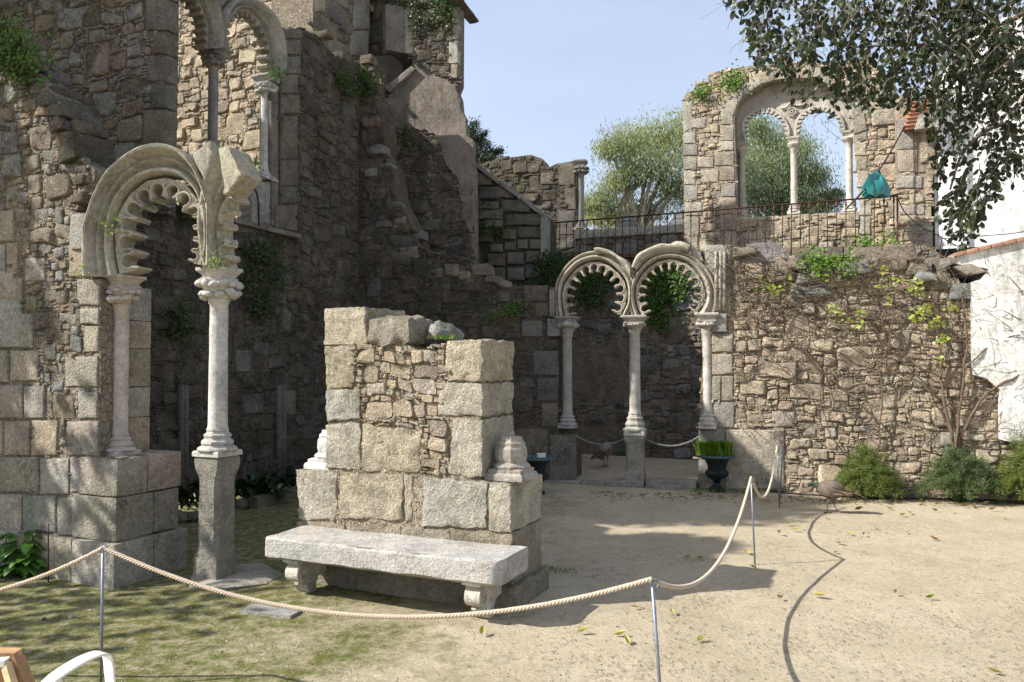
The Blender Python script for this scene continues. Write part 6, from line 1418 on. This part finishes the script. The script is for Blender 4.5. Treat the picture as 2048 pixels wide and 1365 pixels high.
rest.build('foliage', M_GLOSS, r, kind='stuff')

# tree outside the frame on the left whose crown dapples the pier and the moss
rng = random.Random(31)
r = thing('tall_tree', 'tall tree left of the view that shades the left pier', 'tree', (-9.5, 7.0, 0))
T = tube(catmull([Vector((-9.5, 7, 0)), Vector((-9.4, 7.1, 3)), Vector((-9.2, 7.3, 6)), Vector((-9.2, 7.4, 9))], 5), [.3 - .015 * i for i in range(16)], 10); mesh('trunk', T[0], T[1], M_BARK, r, tint=(1, 1, 1))
mb = MB()
SHADE = [(-8.6, 8.0, 7.2, 1.25, 4200), (-9.0, 9.0, 8.6, 1.2, 3200), (-8.8, 7.4, 5.6, .85, 1800), (-9.0, 8.8, 6.2, 1.1, 2600), (-9.0, 7.7, 9.6, 1.2, 2500), (-8.0, 5.6, 4.2, 1.0, 260), (-8.2, 4.4, 4.0, 1.2, 260), (-8.5, 6.75, 4.2, .85, 2600), (-8.5, 6.8, 5.5, .8, 2500), (-8.5, 6.8, 6.8, .8, 2200), (-8.5, 6.2, 6.0, .4, 350), (-8.5, 5.78, 8.45, .55, 1100), (-8.4, 6.5, 3.1, .6, 900), (-8.3, 6.2, 3.2, .6, 500)]
for (x, y, z, R, n) in SHADE:
    b = Vector((-9.3, 7.2, max(2.5, z - 1.5))); T = tube(catmull([b, b.lerp(Vector((x, y, z)), .5) + Vector((0, 0, .2)), Vector((x, y, z))], 4), [.08, .07, .06, .05, .045, .04, .03, .02, .015], 6); mesh('limb', T[0], T[1], M_BARK, r, tint=(1, 1, 1))
    for _ in range(n):
        v = Vector((rng.gauss(0, 1), rng.gauss(0, 1), rng.gauss(0, 1))).normalized() * R * rng.random() ** .4; mb.v, k = mb.v, len(mb.v)
        p = Vector((x, y, z)) + v; d = Vector((rng.gauss(0, 1), rng.gauss(0, 1), rng.gauss(0, 1))).normalized(); s = d.cross(Vector((rng.gauss(0, 1), rng.gauss(0, 1), rng.gauss(0, 1)))).normalized() * .07
        mb.add([p, p + d * .1 + s, p + d * .2, p + d * .1 - s], [(0, 1, 2, 3)], (1, 1, 1))
mb.build('crown', M_IVY, r, smooth=False, kind='stuff')
# ---------------------------------------------------------------- peahens
def skin_body(name, root, pts, edges, radii, mat, tint, rootv=0, sub=2):
    c = Vector(pts[rootv]); me = bpy.data.meshes.new(name); me.from_pydata([tuple(Vector(p) - c) for p in pts], edges, []); o = bpy.data.objects.new(name, me); C.objects.link(o)
    md = o.modifiers.new('skin', 'SKIN'); md.use_smooth_shade = True
    for i, r_ in enumerate(radii):
        sv = me.skin_vertices[0].data[i]; sv.radius = r_ if hasattr(r_, '__len__') else (r_, r_); sv.use_root = (i == rootv)
    ms = o.modifiers.new('sub', 'SUBSURF'); ms.levels = sub; ms.render_levels = sub
    dg = bpy.context.evaluated_depsgraph_get(); dg.update(); ev = o.evaluated_get(dg); m2 = bpy.data.meshes.new_from_object(ev)
    V = [v.co + c for v in m2.vertices]; Fc = [tuple(f.vertices) for f in m2.polygons]
    bpy.data.objects.remove(o); return mesh(name, V, Fc, mat, root, tint=tint(V) if callable(tint) else tint)
def peahen(label, base, ang, s, head_down, seed):
    rng = random.Random(seed); r = thing('peahen', label, 'bird', tuple(base))
    f = Vector((math.cos(ang), math.sin(ang), 0)); sd_ = Vector((-f.y, f.x, 0)); Zv = Vector((0, 0, 1))
    def q(a, b, c): return Vector(base) + (f * a + sd_ * b + Zv * c) * s
    H = .29
    if head_down: neck = [q(.16, 0, .335), q(.205, .0, .36), q(.235, .0, .365), q(.262, 0, .35), q(.285, 0, .333)]
    else: neck = [q(.13, 0, .40), q(.15, .0, .45), q(.155, .0, .49), q(.17, 0, .52), q(.20, 0, .515)]
    body = [q(-.17, 0, H - .02), q(-.09, 0, H), q(0, 0, H), q(.09, 0, H + .02)]
    pts = body + neck; e = [(i, i + 1) for i in range(len(pts) - 1)]; rad = [(.06 * s, .06 * s), (.115 * s, .12 * s), (.135 * s, .135 * s), (.12 * s, .12 * s), .052 * s, .027 * s, .022 * s, .028 * s, .016 * s]
    for sg in (-1, 1):
        k = len(pts); pts += [q(.0, .045 * sg, H - .08), q(.01 + .05 * sg, .05 * sg, .12), q(-.02 + .07 * sg, .05 * sg, .02)]; e += [(2, k), (k, k + 1), (k + 1, k + 2)]; rad += [.035 * s, .007 * s, .006 * s]
    nk = neck[1]
    def col(V):
        out = []
        for v in V:
            v = Vector(v); d = (v - Vector(base)).dot(f) / s; zz_ = v.z - base[2]; n = noise.noise(v * 40) * .25
            if zz_ < .17 * s and not (head_down and d > .25): c = (.55, .5, .45)
            elif (v - nk).length < .07 * s or d > .25 and head_down: c = (.22 + n * .2, .36 + n * .2, .28)
            else: c = (.72 + n, .68 + n, .62 + n) if head_down else (1.3 + n, 1.2 + n, 1.1 + n)
            out.append(c)
        return out
    skin_body('body', r, pts, e, rad, M_FEA, col, 2)
    hd = neck[-1]; fd = (neck[-1] - neck[-2]).normalized(); T = tube([hd + fd * .008 * s, hd + fd * .035 * s, hd + fd * .055 * s], [.009 * s, .006 * s, .001], 6); mesh('beak', T[0], T[1], M_DIRT, r, tint=(2, 1.8, 1.5))
    for sg in (-1, 1):
        T = lathe(0, 0, [(0, -.005), (.005, 0), (0, .005)], 6); mesh('eye', [Vector(v) * s + hd + sd_ * sg * .020 * s + Zv * .006 - fd * .006 for v in T[0]], T[1], M_BLK, r, tint=(1, 1, 1))
        ft = [q(-.02 + .07 * sg, .05 * sg, .02), ]; mb = MB()
        for a in (-.6, 0, .6, math.pi): d = f * math.cos(a) + sd_ * math.sin(a); mb.add(*tube([ft[0], ft[0] + d * .05 * s - Zv * .014], .004 * s, 4))
        mb.build('foot', M_FEA, r, tint=None) if False else mesh('foot', mb.v, mb.f, M_FEA, r, tint=(.6, .55, .5))
        w_ = [q(.08, .09 * sg, H + .04), q(-.02, .115 * sg, H + .05), q(-.16, .085 * sg, H + .0), q(-.27, .05 * sg, H - .03), q(-.16, .095 * sg, H - .05), q(-.0, .112 * sg, H - .05)]
        c = sum(w_, Vector()) / 6 + sd_ * sg * .012 * s; V = w_ + [c] + [p - sd_ * sg * .03 * s for p in w_]; Fc = [(i, (i + 1) % 6, 6) for i in range(6)] + [(i, (i + 1) % 6, (i + 1) % 6 + 7, i + 7) for i in range(6)]
        mesh('wing', V, Fc, M_FEA, r, tint=[(.75, .68, .6), (.9, .8, .7), (1.4, .85, .5), (.5, .42, .36), (1.5, .8, .45), (.8, .7, .6), (.85, .75, .65)] + [(.8, .7, .6)] * 6)
        mb = MB()
        for i in range(7):
            a = q(.05 - i * .03, (.10 + .01) * sg, H + .045 - i * .008); mb.add([a, a + (f * -.09 + Zv * -.028) * s, a + (f * -.10 + Zv * -.045 + sd_ * sg * .004) * s, a + (f * -.03 + Zv * -.03) * s], [(0, 1, 2, 3)], (rng.uniform(.5, 1.2),) * 3)
        mb.build('covert_feathers', M_FEA, r, smooth=False)
    for i in range(9):
        a = (i - 4) / 4; b = q(-.15, a * .02, H - .01 + .004 * (i % 2)); t = q(-.44 + .03 * abs(a), a * .11, H - .10 - .03 * abs(a)); sdv = (sd_ * .03 + Zv * .006 * (1 if a > 0 else -1)) * s
        mesh('tail_feather', [b - sdv * .4, b + sdv * .4, b.lerp(t, .7) + sdv + Zv * .008, t + sdv * .5, t - sdv * .5, b.lerp(t, .7) - sdv + Zv * .008], [(0, 1, 2, 5), (5, 2, 3, 4)], M_FEA, r, tint=(.22, .2, .2) if i % 2 else (.6, .5, .4), smooth=False)
    if not head_down:
        T = tube([neck[-2] + Zv * .02, neck[-2] + Zv * .06], [.002, .008], 5); mesh('crest', T[0], T[1], M_FEA, r, tint=(.4, .6, .4))
g = gnd(1662, 1026); peahen('brown peahen walking left with lowered head near the fern bush', (g.x, g.y, 0), math.radians(172), .93, True, 1)
g = at(1211, 946, 13.3); peahen('dark peahen seen from behind in the shaded recess behind the small arcade', (g.x, g.y, .065), math.radians(62), .95, False, 2)

# ---------------------------------------------------------------- chairs at the lower left corner
def bar(a, b, w_, h, up=Vector((0, 0, 1))):
    a, b = Vector(a), Vector(b); t = (b - a).normalized(); s = t.cross(up).normalized() * w_ / 2; u_ = s.cross(t).normalized() * h / 2
    V = [a - s - u_, a + s - u_, a + s + u_, a - s + u_, b - s - u_, b + s - u_, b + s + u_, b - s + u_]
    return V, [(3, 2, 1, 0), (4, 5, 6, 7), (0, 1, 5, 4), (1, 2, 6, 5), (2, 3, 7, 6), (3, 0, 4, 7)]
cB = at(215, 1308, 3.0); r = thing('white_armchair', 'white plastic armchair of which only the curved armrest shows at the bottom edge', 'chair', (cB.x - .2, cB.y - .2, 0))
# armrest strap: rises from the back (lower left, nearer) to a bend, then runs down as the front leg
A = [at(72, 1392, 2.55), at(100, 1362, 2.60), at(130, 1340, 2.68), at(160, 1322, 2.78), at(185, 1311, 2.88), at(200, 1307, 2.95), at(211, 1309, 3.0), at(216, 1320, 3.02), at(219, 1345, 3.02), at(224, 1400, 3.02)]
P = resample(catmull(A, 5), 40); V = []; wd = Vector((.8, -.45, 0)).normalized()
for i, p in enumerate(P):
    t = (P[min(i + 1, 39)] - P[max(i - 1, 0)]).normalized(); s = (wd - t * wd.dot(t)).normalized() * .026; n_ = s.cross(t).normalized() * .004
    V += [p - s - n_, p + s - n_, p + s + n_, p - s + n_]
Fc = [(i * 4 + k, i * 4 + (k + 1) % 4, i * 4 + 4 + (k + 1) % 4, i * 4 + 4 + k) for i in range(39) for k in range(4)]
o = mesh('armrest', V, Fc, M_WPL, r, tint=(1, 1, 1), sharp=50); fixn(o)
b = P[-1]; T = bar(b, (b.x + .02, b.y, 0), .045, .02, Vector((0, 1, 0))); mesh('leg', T[0], T[1], M_WPL, r, tint=(1, 1, 1), smooth=False)
for dx, dy in ((-.5, -.1), (-.45, -.5), (.0, -.45)):
    T = bar((b.x + dx, b.y + dy, .42), (b.x + dx, b.y + dy, 0), .04, .03, Vector((0, 1, 0))); mesh('leg', T[0], T[1], M_WPL, r, tint=(1, 1, 1), smooth=False)
T = box((b.x - .24, b.y - .27, .42), .5, .46, .03); mesh('seat', T[0], T[1], M_WPL, r, tint=(1, 1, 1), smooth=False)
c0 = at(10, 1306, 2.75); r = thing('wooden_chair', 'varnished wooden folding chair back cut by the lower left corner', 'chair', (c0.x - .2, c0.y, 0))
dA = at(36, 1305, 2.75) - at(0, 1302, 2.75)
def wp(px, py, d): return at(px, py, d)
T = bar(wp(-90, 1309, 2.7), wp(36, 1312, 2.72), .05, .035); mesh('top_rail', T[0], T[1], M_WOOD, r, tint=(1.15, 1.1, 1.05), smooth=False)
T = bar(wp(27, 1318, 2.70), wp(66, 1420, 2.66), .045, .05, Vector((0, 1, 0))); mesh('side_post', T[0], T[1], M_WOOD, r, tint=(.8, .7, .65), smooth=False)
T = bar(wp(12, 1326, 2.66), wp(38, 1420, 2.60), .02, .03, Vector((0, 1, 0))); mesh('side_post', T[0], T[1], M_WOOD, r, tint=(1.5, 1.7, 1.7), smooth=False)
T = bar(wp(-80, 1330, 2.64), wp(14, 1324, 2.66), .04, .02); mesh('slat', T[0], T[1], M_WPL, r, tint=(1, 1, 1), smooth=False)
for k in range(3):
    T = bar(wp(-90, 1350 + k * 32, 2.66), wp(24, 1350 + k * 32, 2.68), .02, .045); mesh('slat', T[0], T[1], M_WOOD, r, tint=(1, .85, .75), smooth=False)
for x_, y_ in ((c0.x - .45, c0.y - .1), (c0.x + .02, c0.y - .12), (c0.x - .45, c0.y - .5), (c0.x + .0, c0.y - .5)):
    T = bar((x_, y_, .44), (x_, y_, 0), .03, .03, Vector((0, 1, 0))); mesh('leg', T[0], T[1], M_WOOD, r, tint=(1, 1, 1), smooth=False)
T = box((c0.x - .22, c0.y - .3, .44), .48, .42, .03); mesh('seat', T[0], T[1], M_WOOD, r, tint=(1, 1, 1), smooth=False)
T = tube(catmull([at(-30, 1300, 2.95), at(5, 1296, 2.95), at(18, 1304, 2.95)], 4), .012, 6)

# ---------------------------------------------------------------- litter on the ground
rng = random.Random(44)
bigl = [(1870, 1025), (1700, 1070), (1728, 1072), (1868, 1081), (1506, 1138), (1672, 1108), (1790, 1190), (1402, 1285), (1345, 1228), (1375, 1118), (1558, 1070), (1990, 1350), (1950, 1020), (1985, 1022), (1905, 1026), (1930, 1015), (1780, 1020), (1820, 1028), (1842, 1004), (1770, 1005), (1590, 1062), (1600, 1058), (1578, 1050), (1495, 1108), (1400, 1120), (1400, 990), (1535, 1005), (1520, 1003), (1560, 1010), (1678, 1090), (1752, 1060), (1806, 1033), (1972, 1010), (1560, 1200), (1640, 1195), (1860, 1200), (1240, 1275), (965, 1270), (1165, 1268), (1815, 1068), (1270, 1218), (1255, 1290), (1440, 1050), (1718, 1022), (2010, 1040), (1655, 1040)]
for i, (px, py) in enumerate(bigl):
    g = gnd(px, py); s = rng.uniform(.032, .055); a = rng.uniform(0, 6.28); ru = rng.uniform(.3, 1.0); V = []
    for (u_, v_, h) in ((-1, 0, .05), (-.4, .45, .35), (.4, .4, .3), (1, 0, .0), (.4, -.4, .25), (-.4, -.45, .3), (0, 0, .02)):
        X, Y = u_ * s, v_ * s; V.append((g.x + X * math.cos(a) - Y * math.sin(a), g.y + X * math.sin(a) + Y * math.cos(a), .012 + h * s * ru * 2.2 + max(0, u_) * s * ru))
    t = rng.choice(((1, 1, .9), (1.0, 1.05, 1.0), (.8, .55, .6), (.55, .7, .45), (1.2, 1.1, 1.2))); mesh('fallen_leaf', V, [(0, 1, 6), (1, 2, 6), (2, 3, 6), (3, 4, 6), (4, 5, 6), (5, 0, 6)], M_DRY, tint=t, smooth=False, label={1: 'yellow leaf fallen on the sandy court', .8: 'brown dry leaf fallen on the sandy court', .55: 'dull green leaf fallen on the sandy court', 1.2: 'pale straw coloured leaf fallen on the sandy court'}[t[0]] if t[0] in (1, .8, .55, 1.2) else 'yellow green curled leaf fallen on the sandy court', cat='leaf', group='fallen leaves on the sandy court')
for i, (px, py, s, lab, t) in enumerate(((142, 1238, .022, 'pale pebble on the moss, right of the dark one', (.6, .5, .42)), (88, 1240, .016, 'dark purplish pebble on the moss at the lower left', (.22, .19, .2)), (1385, 990, .03, 'small stone near the loose flat slab', (.5, .45, .36)), (180, 1222, .010, 'tiny white chip on the moss', (.7, .68, .65)))):
    g = gnd(px, py); T = lathe(g.x, g.y, [(s * .6, 0), (s, s * .3), (s * .7, s * .8), (s * .2, s)], 8); mesh('pebble', jitter(T[0], s * .4, 40), T[1], M_GR, tint=t, label=lab, cat='pebble')
def scatter_mask(n, fn):
    out = []
    while len(out) < n:
        px, py = rng.uniform(-60, 2120), 985 + (1400 - 985) * rng.random() ** 1.0
        g = gnd(px, py)
        if fn(g): out.append(g)
    return out
mb = MB()
for g in scatter_mask(4200, lambda g: True):
    s = rng.choice((.003, .004, .005, .007, .010)) * rng.uniform(.7, 1.2); a = rng.uniform(0, 6.28); f = rng.uniform(.5, 1.7); zg = ground_h(g.x, g.y); V = [(g.x + s * math.cos(a + k * 1.57) * rng.uniform(.7, 1.3), g.y + s * math.sin(a + k * 1.57) * rng.uniform(.7, 1.3), zg) for k in range(4)] + [(g.x, g.y, zg + s * .8)]
    mb.add(V, [(0, 1, 4), (1, 2, 4), (2, 3, 4), (3, 0, 4)], (.38 * f, .34 * f, .29 * f))
o = mb.build('gravel', M_GR, smooth=False, kind='stuff', label='fine grit and little stones scattered over the court', cat='gravel')
mb = MB()
for i in range(520):
    px = rng.uniform(1180, 2100); py = 985 + (px - 1300) * .025 + abs(rng.gauss(0, 7)); g = gnd(px, py); s = rng.uniform(.012, .035); a = rng.uniform(0, 6.28); zg = ground_h(g.x, g.y) + .004; c_, s_ = math.cos(a) * s, math.sin(a) * s
    f = rng.uniform(.3, 1.0); mb.add([(g.x - c_, g.y - s_, zg), (g.x + s_ * .5, g.y - c_ * .5, zg + s * .4), (g.x + c_, g.y + s_, zg + s * .15), (g.x - s_ * .5, g.y + c_ * .5, zg + s * .3)], [(0, 1, 2), (0, 2, 3)], (f, f * rng.uniform(.6, .95), f * .7))
mb.build('leaf_litter', M_DRY, smooth=False, kind='stuff', label='brown leaf litter gathered along the foot of the right wall', cat='leaf litter')
mb = MB(); cl = [gnd(rng.uniform(900, 2080), rng.uniform(1000, 1365)) for _ in range(90)]
for i in range(3300):
    if rng.random() < .6: c = rng.choice(cl); g = Vector((c.x + rng.gauss(0, .12), c.y + rng.gauss(0, .12), 0))
    else: g = gnd(rng.uniform(300, 2100), rng.uniform(990, 1390))
    a = rng.uniform(0, 6.28); l = rng.uniform(.012, .05); zg = ground_h(g.x, g.y) + .004; d = Vector((math.cos(a), math.sin(a), 0)); s = Vector((-d.y, d.x, 0)) * .0019; m = g + d * l * .5 + Vector((0, 0, .004)) + s * rng.uniform(-4, 4)
    g = Vector((g.x, g.y, zg)); m.z = zg + .005; e = g + d * l; f = rng.uniform(.6, 1.4); mb.add([g - s, g + s, m + s, m - s, e + s * .5, e - s * .5], [(0, 1, 2, 3), (3, 2, 4, 5)], (f, f * .9, f * .8))
mb.build('dry_twigs', M_VINE, smooth=False, kind='stuff', label='dry twigs and stalks strewn over the sandy court', cat='twigs')
mb = MB()
for g in scatter_mask(5200, lambda g: g.x < -.6 + noise.noise(Vector((g.x, g.y, 0))) * 1.2 and noise.noise(Vector((g.x * 3, g.y * 3, 2))) > -.1 and not (-1.9 < g.x < -.1 and 5.3 < g.y < 6.4)):
    h = rng.uniform(.004, .012); a = rng.uniform(0, 6.28); zg = ground_h(g.x, g.y); d = Vector((math.cos(a), math.sin(a), 0)) * h * .6; s = Vector((-d.y, d.x, 0)) * .5; f = rng.uniform(.5, 1.1); p = Vector((g.x, g.y, zg))
    mb.add([p - s, p + s, p + d + Vector((0, 0, h))], [(0, 1, 2)], (f, f, f * .5))
mb.build('moss_tufts', M_GRS, smooth=False, kind='stuff', label='short moss and grass tips on the damp ground at the left', cat='moss')
